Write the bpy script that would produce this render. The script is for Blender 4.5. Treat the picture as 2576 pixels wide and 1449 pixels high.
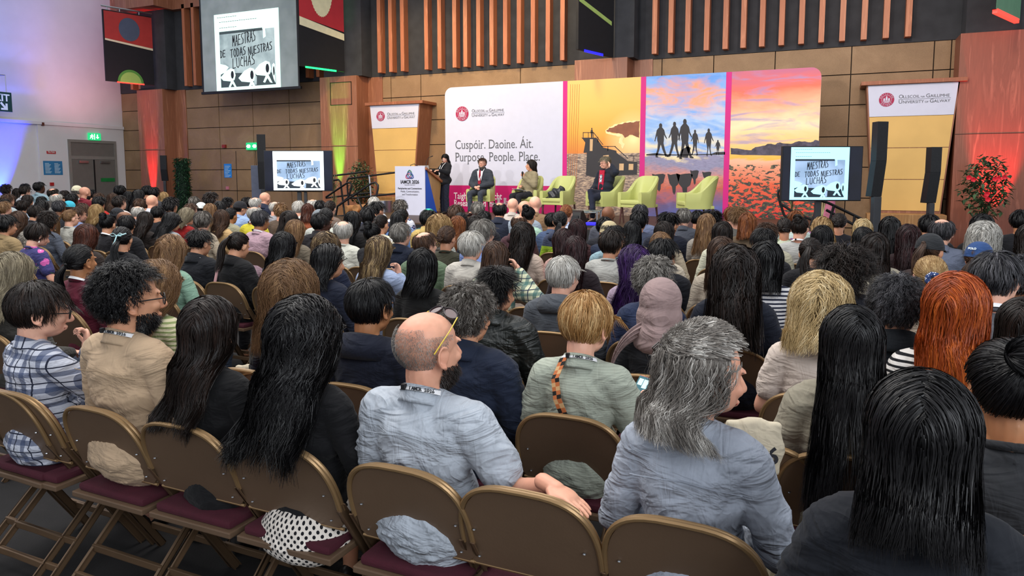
import bpy, bmesh, math, random
import numpy as np
from mathutils import Vector, Matrix, Euler

for o in list(bpy.data.objects): bpy.data.objects.remove(o)
SC = bpy.context.scene
COL = SC.collection
R = math.radians
PI = math.pi

# ---------------------------------------------------------------- camera
IMW, IMH, FPX = 2576, 1449, 1795.0
CAMZ = 1.68
PITCH, YAW = R(5.6), R(23.8)
PPY = 440 + FPX * math.tan(PITCH)          # row of the principal point
cam = bpy.data.cameras.new('camera')
cam.sensor_width = 36.0
cam.lens = FPX / IMW * 36.0
cam.shift_y = -(IMH / 2 - PPY) / IMW
cam.clip_start = .05
co = bpy.data.objects.new('camera', cam); COL.objects.link(co)
co.location = (0, 0, CAMZ)
co.rotation_euler = (PI / 2 - PITCH, 0, YAW)
SC.camera = co
CR = co.rotation_euler.to_matrix()

def ray(px, py):
    return CR @ Vector(((px - IMW / 2) / FPX, -(py - PPY) / FPX, -1.0))
def PY(px, py, Y):
    d = ray(px, py); return Vector((0, 0, CAMZ)) + d * (Y / d.y)
def PX(px, py, X):
    d = ray(px, py); return Vector((0, 0, CAMZ)) + d * (X / d.x)

# ---------------------------------------------------------------- view, world, large lights
SC.view_settings.view_transform = 'Standard'
SC.view_settings.look = 'None'
SC.view_settings.gamma = 1.0
SC.view_settings.use_curve_mapping = False
SC.view_settings.exposure = 0.62
try: SC.cycles.debug_use_compact_bvh = True
except Exception: pass
w = bpy.data.worlds.new('world'); SC.world = w; w.use_nodes = True
bg = w.node_tree.nodes['Background']
bg.inputs[0].default_value = (.90, .93, 1.0, 1)
bg.inputs[1].default_value = .50

def lamp(name, kind, loc, energy, color=(1, 1, 1), target=None, size=1.0, size_y=None, spot=60, blend=.5):
    l = bpy.data.lights.new(name, kind); l.energy = energy; l.color = color
    if kind == 'AREA':
        l.size = size
        if size_y: l.shape = 'RECTANGLE'; l.size_y = size_y
    elif kind == 'SPOT':
        l.spot_size = R(spot); l.spot_blend = blend; l.shadow_soft_size = size
    else: l.shadow_soft_size = size
    o = bpy.data.objects.new(name, l); COL.objects.link(o); o.location = loc
    if target is not None:
        o.rotation_euler = (Vector(target) - Vector(loc)).to_track_quat('-Z', 'Y').to_euler()
    return o
lamp('ceiling_light', 'AREA', (-5, 3.0, 8.6), 620, (1, .97, .93), (-5, 3.2, 0), 9, 7)
lamp('ceiling_light', 'AREA', (-10, 10.5, 8.6), 520, (1, .95, .90), (-10, 10.7, 0), 16, 5)
lamp('frontal_fill', 'AREA', (5.5, -2.5, 4.6), 330, (.90, .95, 1), (-1.5, 6, .6), 6, 4)  # unseen area light added behind the camera for broad frontal light
lamp('stage_light', 'SPOT', (-10.5, 2.2, 5.6), 1150, (1, .93, .86), (-8, 18, 2.2), .12, None, 62, .6)
lamp('stage_light', 'SPOT', (-6.2, 2.2, 5.6), 1300, (1, .92, .84), (-4.5, 18, 2.2), .12, None, 62, .6)
lamp('wall_fill', 'SPOT', (-11.5, 15.6, 7.6), 650, (1, .70, .34), (-11.8, 20, 3.0), .3, None, 95, .8)  # this and the next spots are unseen, added to brighten the wall panels
lamp('wall_fill', 'SPOT', (-7.0, 16.0, 7.8), 520, (1, .74, .40), (-7.2, 20, 4.2), .3, None, 110, .9)
lamp('wall_fill', 'SPOT', (.6, 12.5, 7.2), 620, (1, .84, .70), (.8, 20, 3.2), .4, None, 80, .9)  # added spot in place of spill light on the right panels
lamp('wall_fill', 'SPOT', (-19, 11.5, 7.6), 260, (1, .86, .74), (-18.5, 20, 3.2), .4, None, 90, .9)

# ---------------------------------------------------------------- object helpers
def tag(o, label=None, cat=None, group=None, kind=None):
    if label: o['label'] = label
    if cat: o['category'] = cat
    if group: o['group'] = group
    if kind: o['kind'] = kind
    return o
def empty(name, loc=(0, 0, 0), rz=0, label=None, cat=None, group=None):
    o = bpy.data.objects.new(name, None); COL.objects.link(o)
    o.empty_display_size = .1
    o.location = loc; o.rotation_euler = (0, 0, rz)
    return tag(o, label, cat, group)
_mm = {}
def link(name, me, m=None, parent=None, loc=None):
    """one object on a mesh; meshes are shared between things that also share their materials"""
    if m is not None:
        ms = list(m) if isinstance(m, (list, tuple)) else [m]
        if len(me.materials) == 0:
            for mm in ms: me.materials.append(mm)
            _mm[(me.name, tuple(q.name for q in ms))] = me
        elif [q.name for q in me.materials] != [q.name for q in ms]:
            k = (me.name, tuple(q.name for q in ms))
            if k not in _mm:
                c = me.copy()
                for i_, mm in enumerate(ms):
                    if i_ < len(c.materials): c.materials[i_] = mm
                    else: c.materials.append(mm)
                _mm[k] = c
            me = _mm[k]
    o = bpy.data.objects.new(name, me); COL.objects.link(o)
    if parent is not None: o.parent = parent
    if loc is not None: o.location = loc
    return o
def mesh_np(name, V, F, smooth=True, mi=None):
    me = bpy.data.meshes.new(name)
    V = np.asarray(V, dtype=np.float32); 
    if isinstance(F, np.ndarray):
        n, k = F.shape
        me.vertices.add(len(V)); me.vertices.foreach_set('co', V.ravel())
        me.loops.add(n * k); me.loops.foreach_set('vertex_index', F.astype(np.int32).ravel())
        me.polygons.add(n)
        me.polygons.foreach_set('loop_start', np.arange(0, n * k, k, dtype=np.int32))
        me.polygons.foreach_set('loop_total', np.full(n, k, dtype=np.int32))
        me.update(calc_edges=True)
    else:
        me.from_pydata([tuple(map(float, v)) for v in V], [], [tuple(f) for f in F]); me.update()
    me.polygons.foreach_set('use_smooth', np.full(len(me.polygons), smooth))
    if mi is not None: me.polygons.foreach_set('material_index', np.asarray(mi, dtype=np.int32))
    return me

class MB:
    """collects simple solids into one mesh"""
    def __init__(s): s.V = []; s.F = []; s.M = []; s.n = 0
    def add(s, V, F, mi=0):
        s.V.extend(V); s.F.extend([tuple(i + s.n for i in f) for f in F]); s.M.extend([mi] * len(F)); s.n += len(V); return s
    def box(s, lo, hi, mi=0, M=None):
        (x0, y0, z0), (x1, y1, z1) = lo, hi
        V = [Vector(p) for p in ((x0,y0,z0),(x1,y0,z0),(x1,y1,z0),(x0,y1,z0),(x0,y0,z1),(x1,y0,z1),(x1,y1,z1),(x0,y1,z1))]
        if M is not None: V = [M @ v for v in V]
        return s.add(V, [(0,3,2,1),(4,5,6,7),(0,1,5,4),(1,2,6,5),(2,3,7,6),(3,0,4,7)], mi)
    def tube(s, pts, r, seg=8, mi=0, closed=False, flat=None):
        pts = [Vector(p) for p in pts]; n = len(pts)
        rs = r if isinstance(r, (list, tuple)) else [r] * n
        V = []; F = []; up = Vector((0.03, .02, 1)).normalized(); a = None
        for i, p in enumerate(pts):
            q0 = pts[i - 1] if (i > 0 or closed) else p
            q1 = pts[(i + 1) % n] if (i < n - 1 or closed) else p
            t = (q1 - q0)
            if t.length < 1e-9: t = Vector((0, 0, 1))
            t.normalize()
            if a is None:
                a = t.cross(up)
                if a.length < .05: a = t.cross(Vector((1, 0, 0)))
            a = (a - t * a.dot(t)).normalized(); b = t.cross(a)
            for k in range(seg):
                th = 2 * PI * k / seg
                fx, fy = (1, 1) if flat is None else flat
                V.append(p + a * math.cos(th) * rs[i] * fx + b * math.sin(th) * rs[i] * fy)
        m = n if closed else n - 1
        for i in range(m):
            j = (i + 1) % n
            for k in range(seg):
                k2 = (k + 1) % seg
                F.append((i*seg+k, i*seg+k2, j*seg+k2, j*seg+k))
        if not closed:
            F.append(tuple(range(seg))[::-1]); F.append(tuple((n-1)*seg + k for k in range(seg)))
        return s.add(V, F, mi)
    def prism(s, poly, fn, d0, d1, mi=0):
        """poly: 2-D outline, fn(u, v, d) -> point; extruded from d0 to d1"""
        n = len(poly)
        V = [fn(u, v, d0) for u, v in poly] + [fn(u, v, d1) for u, v in poly]
        F = [tuple(range(n)), tuple(range(2*n-1, n-1, -1))] + [(i, n+i, n+(i+1) % n, (i+1) % n) for i in range(n)]
        return s.add(V, F, mi)
    def lathe(s, prof, c=(0,0,0), seg=20, mi=0, sx=1, sy=1):
        V = []; F = []; n = len(prof)
        for k in range(seg):
            a = 2*PI*k/seg
            for r, z in prof: V.append(Vector((c[0]+r*math.cos(a)*sx, c[1]+r*math.sin(a)*sy, c[2]+z)))
        for k in range(seg):
            k2 = (k+1) % seg
            for i in range(n-1): F.append((k*n+i, k2*n+i, k2*n+i+1, k*n+i+1))
        return s.add(V, F, mi)
    def mesh(s, name='m', smooth=False, bevel=0, bseg=2):
        me = bpy.data.meshes.new(name)
        me.from_pydata([tuple(v) for v in s.V], [], s.F)
        me.polygons.foreach_set('material_index', np.array(s.M, dtype=np.int32))
        bm = bmesh.new(); bm.from_mesh(me)
        bmesh.ops.recalc_face_normals(bm, faces=bm.faces)
        if bevel:
            es = [e for e in bm.edges if len(e.link_faces) == 2 and e.calc_face_angle(0) > .6]
            bmesh.ops.bevel(bm, geom=es, offset=bevel, segments=bseg, affect='EDGES', profile=.6)
        if smooth:
            for f in bm.faces: f.smooth = True
        bm.to_mesh(me); bm.free(); me.update()
        if smooth: 
            try: me.set_sharp_from_angle(angle=R(40))
            except Exception: pass
        return me
    def build(s, name, m, parent=None, smooth=False, bevel=0, bseg=2, loc=None):
        return link(name, s.mesh(name, smooth, bevel, bseg), m, parent, loc)

# ---------------------------------------------------------------- materials
def lin(h):
    h = h.lstrip('#'); c = [int(h[i:i+2], 16) / 255 for i in (0, 2, 4)]
    return tuple((x / 12.92 if x <= .04045 else ((x + .055) / 1.055) ** 2.4) for x in c) + (1,)
def sc(c, k): return tuple(min(1, x * k) for x in c[:3]) + (1,)
class N:
    def __init__(s, name):
        s.m = bpy.data.materials.new(name); s.m.use_nodes = True; s.t = s.m.node_tree
        s.b = s.t.nodes['Principled BSDF']
    def n(s, typ, **kw):
        x = s.t.nodes.new(typ)
        for k, v in kw.items(): setattr(x, k, v)
        return x
    def l(s, a, b): s.t.links.new(a, b)
    def coord(s, scale=(1,1,1), what='Object'):
        tc = s.n('ShaderNodeTexCoord'); mp = s.n('ShaderNodeMapping'); mp.inputs[3].default_value = scale
        s.l(tc.outputs[what], mp.inputs[0]); return mp.outputs[0]
    def noise(s, scale, detail=3, vec=None, rough=.5, dist=0):
        x = s.n('ShaderNodeTexNoise'); x.inputs['Scale'].default_value = scale; x.inputs['Detail'].default_value = detail
        x.inputs['Roughness'].default_value = rough; x.inputs['Distortion'].default_value = dist
        if vec is not None: s.l(vec, x.inputs['Vector'])
        return x.outputs[0]
    def ramp(s, fac, stops, interp='LINEAR'):
        x = s.n('ShaderNodeValToRGB'); cr = x.color_ramp; cr.interpolation = interp
        while len(cr.elements) < len(stops): cr.elements.new(.5)
        for e, (p, c) in zip(cr.elements, stops): e.position = p; e.color = c if len(c) == 4 else c + (1,)
        s.l(fac, x.inputs[0]); return x.outputs[0]
    def mix(s, fac, a, b, mode='MIX'):
        x = s.n('ShaderNodeMix', data_type='RGBA', blend_type=mode)
        for inp, v in ((x.inputs[0], fac), (x.inputs[6], a), (x.inputs[7], b)):
            if hasattr(v, 'links') or isinstance(v, bpy.types.NodeSocket): s.l(v, inp)
            else: inp.default_value = v
        return x.outputs[2]
    def math(s, op, a, b=0, c=None):
        x = s.n('ShaderNodeMath', operation=op)
        for i, v in enumerate((a, b) if c is None else (a, b, c)):
            if isinstance(v, bpy.types.NodeSocket): s.l(v, x.inputs[i])
            else: x.inputs[i].default_value = v
        return x.outputs[0]
    def xyz(s, vec):
        x = s.n('ShaderNodeSeparateXYZ'); s.l(vec, x.inputs[0]); return x.outputs
    def bump(s, h, strength=.3, dist=.01):
        x = s.n('ShaderNodeBump'); x.inputs['Strength'].default_value = strength; x.inputs['Distance'].default_value = dist
        s.l(h, x.inputs['Height']); s.l(x.outputs[0], s.b.inputs['Normal'])
    def base(s, c):
        if isinstance(c, bpy.types.NodeSocket): s.l(c, s.b.inputs['Base Color'])
        else: s.b.inputs['Base Color'].default_value = c
    def set(s, rough=.6, metal=0, spec=.5, sss=0, sheen=0):
        s.b.inputs['Roughness'].default_value = rough; s.b.inputs['Metallic'].default_value = metal
        s.b.inputs['Specular IOR Level'].default_value = spec
        if sss: s.b.inputs['Subsurface Weight'].default_value = sss; s.b.inputs['Subsurface Radius'].default_value = (.012, .005, .003); s.b.inputs['Subsurface Scale'].default_value = .6
        if sheen: s.b.inputs['Sheen Weight'].default_value = sheen
        return s.m
_mc = {}
def pmat(name, hexc, rough=.6, var=.12, scale=6, bump=0, metal=0, spec=.4, sheen=0, bscale=None, stretch=(1,1,1)):
    k = (name, hexc, rough, var, scale, bump, metal, spec, stretch)
    if k in _mc: return _mc[k]
    s = N(name); c = lin(hexc); v = s.coord(stretch)
    s.base(s.ramp(s.noise(scale, 4, v), [(.3, sc(c, 1 - var)), (.7, sc(c, 1 + var))]))
    if bump: s.bump(s.noise(bscale or scale * 6, 3, v), bump, .004)
    _mc[k] = s.set(rough, metal, spec, sheen=sheen); return s.m
def wood(name, a, b, scale=1.0, rough=.45, vert=True):
    k = (name, a, b, scale)
    if k in _mc: return _mc[k]
    s = N(name); v = s.coord((5*scale, 5*scale, .35*scale) if vert else (.5*scale, 5*scale, 5*scale))
    nz = s.noise(2.2, 6, v, .6, 1.2)
    s.base(s.ramp(nz, [(.28, lin(a)), (.52, sc(lin(a), .8)), (.72, lin(b))]))
    s.bump(nz, .08, .003)
    _mc[k] = s.set(rough, 0, .4); return s.m
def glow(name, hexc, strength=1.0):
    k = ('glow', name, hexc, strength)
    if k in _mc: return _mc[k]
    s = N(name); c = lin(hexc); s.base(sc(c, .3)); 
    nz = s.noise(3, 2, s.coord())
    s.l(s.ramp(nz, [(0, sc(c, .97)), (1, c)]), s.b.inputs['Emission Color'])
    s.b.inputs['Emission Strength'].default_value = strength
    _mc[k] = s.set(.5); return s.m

def text(name, body, size, m, parent, loc, rot=(PI/2, 0, 0), align='LEFT', sx=1.0, ext=.001, thick=0, space=1.0, serif=False):
    c = bpy.data.curves.new('t', 'FONT'); c.body = body; c.size = size; c.align_x = align
    c.extrude = ext; c.offset = thick; c.space_character = space; c.resolution_u = 3
    t = bpy.data.objects.new('t', c); COL.objects.link(t)
    dg = bpy.context.evaluated_depsgraph_get()
    me = bpy.data.meshes.new_from_object(t.evaluated_get(dg)); me.name = name
    bpy.data.objects.remove(t)
    if serif:                                   # small slab feet and left top serifs on the stems of the letters
        me = serifs(body, size, c, me)
    o = link(name, me, m, parent); o.location = loc; o.rotation_euler = rot; o.scale = (sx, 1, 1)
    return o
def serifs(body, size, c, me):
    """adds slab serifs: every letter is set once on its own to find its stems"""
    mb = MB(); dg0 = None; x0 = 0; t = bpy.data.objects.new('t', c); COL.objects.link(t)
    def width(s_):
        c.body = s_; c.align_x = 'LEFT'; m_ = bpy.data.meshes.new_from_object(t.evaluated_get(bpy.context.evaluated_depsgraph_get())); X = [v.co for v in m_.vertices]; return X
    pre = ''; W0 = max(v.x for v in width(body)); h = size
    for i, ch in enumerate(body):
        full = width(body[:i+1]); 
        if ch not in ' .,oóOcCeaGsSQé0269:':
            own = width(ch); shift = max(v.x for v in full) - max(v.x for v in own)
            lo = min(v.y for v in own); hi = max(v.y for v in own if ch not in 'iÁ' or v.y < .9*h)
            def stems(y, tol):
                xs = sorted(v.x for v in own if abs(v.y - y) < tol*h); out = []
                for x in xs:
                    if out and x - out[-1][1] < .10*h: out[-1][1] = x
                    else: out.append([x, x])
                return [(a, b) for a, b in out if b - a < .2*h]
            th = .030*h; ex = .055*h
            if ch in 'ilrnmPDhkATFIHMNRpqfgUVWY' and ch not in 'UVWYgT' or ch in 'T':
                for a, b in stems(lo, .02): mb.box((shift + a - ex, lo, -.001), (shift + b + ex, lo + th, .001))
            if ch in 'ipnmrulhdkbPDRHIMNAUVWYL' and ch != 'A':
                ys = [hi] if ch not in 'ipnmru' else [sorted(v.y for v in own if v.x < min(w_.x for w_ in own) + .06*h)[-1]]
                st_ = stems(ys[0], .02)[: (1 if ch in 'inmrplhdkb' else 9)]
                for a, b in st_: mb.box((shift + a - ex, ys[0] - th, -.001), (shift + a + (b - a)*.6, ys[0], .001))
    bpy.data.objects.remove(t)
    if not mb.V: return me
    m2 = mb.mesh(); bm = bmesh.new(); bm.from_mesh(me); bm.from_mesh(m2); bm.to_mesh(me); bm.free(); return me
# ================================================================ the room
WY = 20.0            # plane of the front wall
LX = -25.7           # plane of the left wall
M_tan = None
def make_panel_mat():
    s = N('veneer_panel'); v = s.coord((1.2, 1.2, 1.2))
    n1 = s.noise(1.1, 5, v, .6, .6); n2 = s.noise(60, 2, s.coord((1, 1, 3)))
    c = s.ramp(n1, [(.3, lin('#7f6449')), (.55, lin('#8f7255')), (.75, lin('#a08364'))])
    s.base(s.mix(.25, c, s.ramp(n2, [(.35, lin('#5f4a36')), (.65, lin('#a98c68'))])))
    s.bump(n2, .05, .003); return s.set(.55, 0, .3)
M_panel = make_panel_mat()
M_groove = pmat('shadow_gap', '#241a12', .8)
M_fabric = pmat('acoustic_fabric', '#36373b', .95, .18, 3, .3, bscale=60)
M_slat = wood('slat_wood', '#b8704c', '#cc8560', 1.0)
M_pillar = wood('pillar_veneer', '#9a644a', '#b67f62', .8)
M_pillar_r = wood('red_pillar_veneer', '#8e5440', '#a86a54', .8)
M_white = pmat('white_paint', '#d6d4d6', .8, .03, 2, .05)
M_floor = pmat('hall_carpet', '#100e0f', .95, .35, 9, .4, bscale=120)
M_stage = wood('stage_floor', '#4b3728', '#5e4634', .7, .5, False)
M_black = pmat('black_metal', '#141416', .45, .2)
M_blackp = pmat('black_plastic', '#101114', .5, .15)
M_chrome = pmat('brushed_steel', '#a9adb2', .3, .05, metal=.9)
M_dkgrey = pmat('dark_grey_steel', '#3a3c40', .4, .1, metal=.3)

def structure(o, label=None): o['kind'] = 'structure'; return o
# floor
structure(MB().box((LX, -3.5, -.1), (6.5, WY, 0)).build('floor', M_floor))
# front wall: backing, veneer panels with open joints, acoustic band, slats
wf = structure(MB().box((LX, WY + .02, 0), (6.5, WY + .2, 9.6)).build('wall_front', M_groove))
ztop = 4.86
zj = [0.0, .34, 1.10, 1.87, 2.64, 3.42, 4.17, ztop]
pil_x = [(-24.1, -22.76), (-15.43, -13.97), (-6.6, -5.1), (2.55, 4.15)]
def col_x(px, py=300): return PY(px, py, WY).x
xj = [LX, -24.1, -22.2, col_x(553), col_x(638), col_x(730), -15.43, -13.1, col_x(1060, 230), col_x(1310, 190), -6.6, -4.3, col_x(1792), col_x(1945), col_x(2135), col_x(2340), 2.55, 6.5]
mb = MB(); g = .012
for i in range(len(xj) - 1):
    for j in range(len(zj) - 1):
        if xj[i+1] - xj[i] > .3: mb.box((xj[i] + g, WY - .03, zj[j] + g), (xj[i+1] - g, WY + .02, zj[j+1] - g))
mb.build('veneer_panelling', M_panel, wf)
MB().box((LX, WY - .04, ztop), (6.5, WY + .02, 8.2)).build('acoustic_band', M_fabric, wf)
MB().box((LX, WY - .3, 7.75), (-20.6, WY - .02, 9.5)).build('upper_beam', M_pillar, wf)
SL = [773.5, 800, 955, 983.5, 1013, 1073, 1106, 1143.5, 1170.7, 1203.4, 1236.6, 1270.6, 1305, 1340, 1377.5, 1414, 1645, 1685.6, 1728, 1775.7, 1823, 1868, 1915, 1964, 2014, 2064.5, 2117, 2171.5, 2227, 2283, 468, 491, 332, 352]
def slat_y(px): return float(np.interp(px, [332, 468, 773, 955, 1414, 1645, 2283], [225, 222, 208, 197, 171, 156, 115]))
mb = MB()
for px in SL:
    p = PY(px, slat_y(px), WY - .3)
    mb.box((p.x - .065, WY - .3, ztop + .10), (p.x + .065, WY - .04, 7.9 if px < 500 else 8.2))
mb.build('slat_screen', M_slat, wf)
# left wall
wl = structure(MB().box((LX - .2, -3.5, 0), (LX, WY + .2, 9.6)).build('wall_left', M_white))
zl = PX(160, 309, LX).z
yl = PX(97, 400, LX).y
MB().box((LX, -3.5, zl - .12), (LX + .10, WY - .04, zl)).build('ledge', M_white, wl, bevel=.01)
MB().box((LX, yl, 0), (LX + .05, WY - .04, zl - .12)).build('lobby_boxing', M_white, wl, bevel=.01)
# double door
def dy(px, py=400): return PX(px, py, LX + .05).y
y0, y1 = dy(172), dy(292); zt = PX(230, 353, LX + .05).z
M_door = pmat('grey_door_paint', '#6f6b66', .5, .05)
M_doorf = pmat('grey_frame_paint', '#85817b', .5, .05)
dr = MB(); x = LX + .05
dr.box((x, y0, 0), (x + .05, y0 + .09, zt - .1)).box((x, y1 - .09, 0), (x + .05, y1, zt - .1)).box((x, y0, zt - .1), (x + .05, y1, zt)).box((x, y0 + .09, zt - .72), (x + .05, y1 - .09, zt - .60))
d = structure(dr.build('door_1', M_doorf))
ym = (y0 + y1) / 2
MB().box((x, y0 + .09, zt - .6), (x + .02, y1 - .09, zt - .1)).build('transom_panel', M_door, d)
for a, b in ((y0 + .1, ym - .01), (ym + .01, y1 - .1)):
    l = MB().box((x, a, .01), (x + .035, b, zt - .73)).build('door_leaf', M_door, d, bevel=.004)
    MB().box((x + .035, a + .25, zt - .86), (x + .10, a + .62, zt - .78)).build('door_closer', M_chrome, l)
MB().box((x + .035, ym - .02, 0), (x + .06, ym + .02, zt - .73)).build('meeting_strip', M_blackp, d)
MB().box((x + .036, ym + .25, 1.42), (x + .05, y1 - .14, 1.56)).build('push_notice', pmat('green_notice', '#1c7a3c', .5), d)

def box_on_left(name, px0, px1, py0, py1, m, dep, label, cat):
    a = PX(px0, (py0+py1)/2, LX + .05); b = PX(px1, (py0+py1)/2, LX + .05); z1 = PX((px0+px1)/2, py0, LX + .05).z; z0 = PX((px0+px1)/2, py1, LX + .05).z
    return tag(MB().box((LX + .05, a.y, z0), (LX + .05 + dep, b.y, z1)).build(name, m, bevel=.004), label, cat), (a.y, b.y, z0, z1)
# writing on the left wall reads from the hall: the face looks along +X
RL = (PI/2, 0, PI/2)
M_ink = pmat('white_print', '#e8f2ee', .5, .02)
o, (a, b, z0, z1) = box_on_left('fire_point_sign', 117, 140, 380, 387, pmat('red_sign', '#b3242c', .5), .01, 'small red fire point sign on the white wall left of the grey double door', 'sign')
t = text('lettering', 'Fire Point', .11, M_ink, o, (LX + .065, a + .04, z0 + .03), RL); t.scale = (min(1, (b - a - .08)/max(v.co.x for v in t.data.vertices)), 1, 1)
o, (a, b, z0, z1) = box_on_left('wall_notice', 109, 157, 405, 440, pmat('blue_poster', '#2f79ab', .5), .01, 'blue double notice board fixed below the red fire point sign', 'notice')
M_pale = pmat('pale_print', '#b9d6e6', .5)
mb = MB(); ymid = (a + b) / 2
for k in range(9):
    zz = z1 - .08 - k * (z1 - z0 - .12) / 9
    for c0, c1 in ((a + .06, ymid - .05), (ymid + .05, b - .06)):
        mb.box((LX + .061, c0, zz - .02), (LX + .063, c0 + (c1 - c0) * (.6 + .4 * ((k * 37) % 10) / 10), zz))
mb.build('printed_lines', M_pale, o)
box_on_left('fire_call_point', 125, 134, 459, 467, pmat('red_plastic', '#b02a2a', .4), .05, 'small red call point box low on the white wall beside the door', 'call point')
box_on_left('wall_sensor', 103, 109, 308, 316, pmat('brown_plastic', '#5a3024', .5), .06, 'tiny brown sensor box at the top corner of the white lobby boxing', 'sensor')
# lit exit sign above the door
M_green = glow('green_sign_light', '#1fbf72', .9)
M_glow = glow('white_sign_light', '#e9fff6', 1.6)
a = PX(220, 344, LX + .05).y; b = PX(250, 344, LX + .05).y; z1 = PX(235, 335, LX + .05).z; z0 = PX(235, 353, LX + .05).z
e = MB().box((LX + .06, a, z0), (LX + .14, b, z1)).build('exit_sign', M_green, bevel=.01)
tag(e, 'green lit emergency exit sign above the grey double door', 'sign')
def exit_pictogram(fn, parent, m=M_glow):
    """a running figure, an arrow pointing down; fn maps 0..1 across and up to a point"""
    mb = MB()
    def poly(pts): mb.prism(pts, lambda u, v, d: fn(u, v, d), 0, .004)
    poly([(.22,.85),(.27,.85),(.29,.77),(.25,.70),(.20,.77)])
    poly([(.14,.66),(.30,.70),(.38,.52),(.34,.49),(.28,.58),(.26,.45),(.34,.30),(.28,.12),(.24,.14),(.27,.30),(.19,.40),(.10,.20),(.05,.22),(.14,.46),(.17,.58),(.10,.52),(.07,.56)])
    poly([(.66,.80),(.74,.80),(.74,.45),(.84,.45),(.70,.20),(.56,.45),(.66,.45)])
    poly([(.42,.12),(.48,.12),(.48,.88),(.42,.88)])
    return mb.build('pictogram', m, parent)
exit_pictogram(lambda u, v, d: Vector((LX + .141 + d, a + (b - a) * u, z0 + (z1 - z0) * v)), e)
# hanging EXIT board at the far left of the view
pA = PX(-24, 254, LX + .9); 
ex = MB(); wd, hg = 1.02, .0
za = PX(14, 232, LX + .9).z; zb = PX(14, 281, LX + .9).z
yb = PX(29, 254, LX + .9).y
o = ex.box((LX + .88, yb - 1.35, zb), (LX + .92, yb, za)).build('exit_board', pmat('dark_green_board', '#173f3a', .5), bevel=.006)
tag(o, 'dark green hanging board with white EXIT lettering at the far left', 'sign')
text('lettering', 'EXIT', (za - zb) * .50, M_ink, o, (LX + .925, yb - .07, zb + (za - zb) * .54), RL, 'RIGHT', thick=.008)
ar = [(0,.1),(.06,.04),(.2,.18),(.2,.05),(.28,.05),(.28,.32),(.02,.32),(.02,.24),(.14,.24)]
ar = [(u, .34 - v) for u, v in [(0,.30),(.06,.36),(.2,.22),(.2,.34),(.29,.34),(.29,.06),(.02,.06),(.02,.14),(.14,.14)]]
mb = MB(); mb.prism([(u, v) for u, v in [(.0,.30),(.06,.36),(.21,.17),(.21,.30),(.29,.30),(.29,.02),(.03,.02),(.03,.10),(.15,.10)]], lambda u, v, d: Vector((LX + .921 + d, yb - .38 + u*.8, zb + .04 + v*.75)), 0, .004)
mb.build('arrow', M_ink, o)
for q in (yb - 1.2, yb - .15):
    MB().tube([(LX + .9, q, za), (LX + .9, q, za + .55)], .012).build('hanger', M_chrome, o)
MB().tube([(LX, yb - .15, za + .55), (LX + .9, yb - .15, za + .55), (LX + .9, yb - 1.2, za + .55), (LX, yb - 1.2, za + .55)], .015).build('bracket', M_chrome, o)

# pillars (part of the building)
def pillar(i, x0, x1, yf, m, lab, wing=.55):
    t = MB(); t.box((x0, yf, 0), (x1, WY, ztop)).box((x0 + .002, yf + .002, 2.62), (x1 - .002, yf + .02, 2.63))
    o = t.build('trim_%d' % i, m, bevel=.006); structure(o); o['label'] = lab
    if wing: MB().box((x1, WY - .06, 0), (x1 + wing, WY - .01, ztop)).build('side_panel', m, o)
    MB().box((x0 - .004, yf - .004, 2.60), (x1 + .004, yf + .01, 2.612)).build('joint_line', M_groove, o)
    # dark boxing above each pillar
    MB().box((x0 + .1, yf + .1, ztop), (x1 + .15, WY - .04, 8.2 if i > 1 else 7.75)).build('dark_boxing', M_fabric, o)
    return o
p1 = pillar(1, -24.1, -22.76, 19.4, M_pillar, 'reddish wood pillar at the left end of the front wall')
p2 = pillar(2, -15.43, -13.97, 19.3, M_pillar, 'wood pillar lit green beside the trapezoid banner')
p3 = pillar(3, -6.6, -5.1, 19.3, M_pillar, 'wood pillar rising behind the printed backdrop')
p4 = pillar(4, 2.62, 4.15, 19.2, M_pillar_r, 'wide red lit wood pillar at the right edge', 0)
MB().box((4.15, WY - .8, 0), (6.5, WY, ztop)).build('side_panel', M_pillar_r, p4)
fr = MB()
def at2(px, py): 
    q = PY(px, py, 19.29); return q
a, b = at2(830, 208), at2(885, 263)
for (u0, v0, u1, v1) in ((a.x, a.z, b.x, a.z - .02), (a.x, b.z, b.x, b.z + .02), (a.x, b.z, a.x + .02, a.z), (b.x - .02, b.z, b.x, a.z)):
    fr.box((u0, 19.285, min(v0, v1)), (u1, 19.3, max(v0, v1)))
fr.build('hatch_outline', M_groove, p2)
# soffit with red light over pillar 1
MB().box((-24.4, 18.9, 7.75), (-22.4, WY - .3, 9.5)).build('pillar_head', M_pillar, p1)

# stage
SF, ST = 13.6, .62      # stage front, stage top
SX0, SX1 = -11.6, -.25
stg = structure(MB().box((SX0, SF, 0), (SX1, WY - .04, ST)).build('trim_5', M_stage)); stg['label'] = 'low dark stage platform'
MB().box((SX0, SF - .02, 0), (SX1, SF, ST - .03)).build('stage_skirt', M_blackp, stg)

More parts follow.
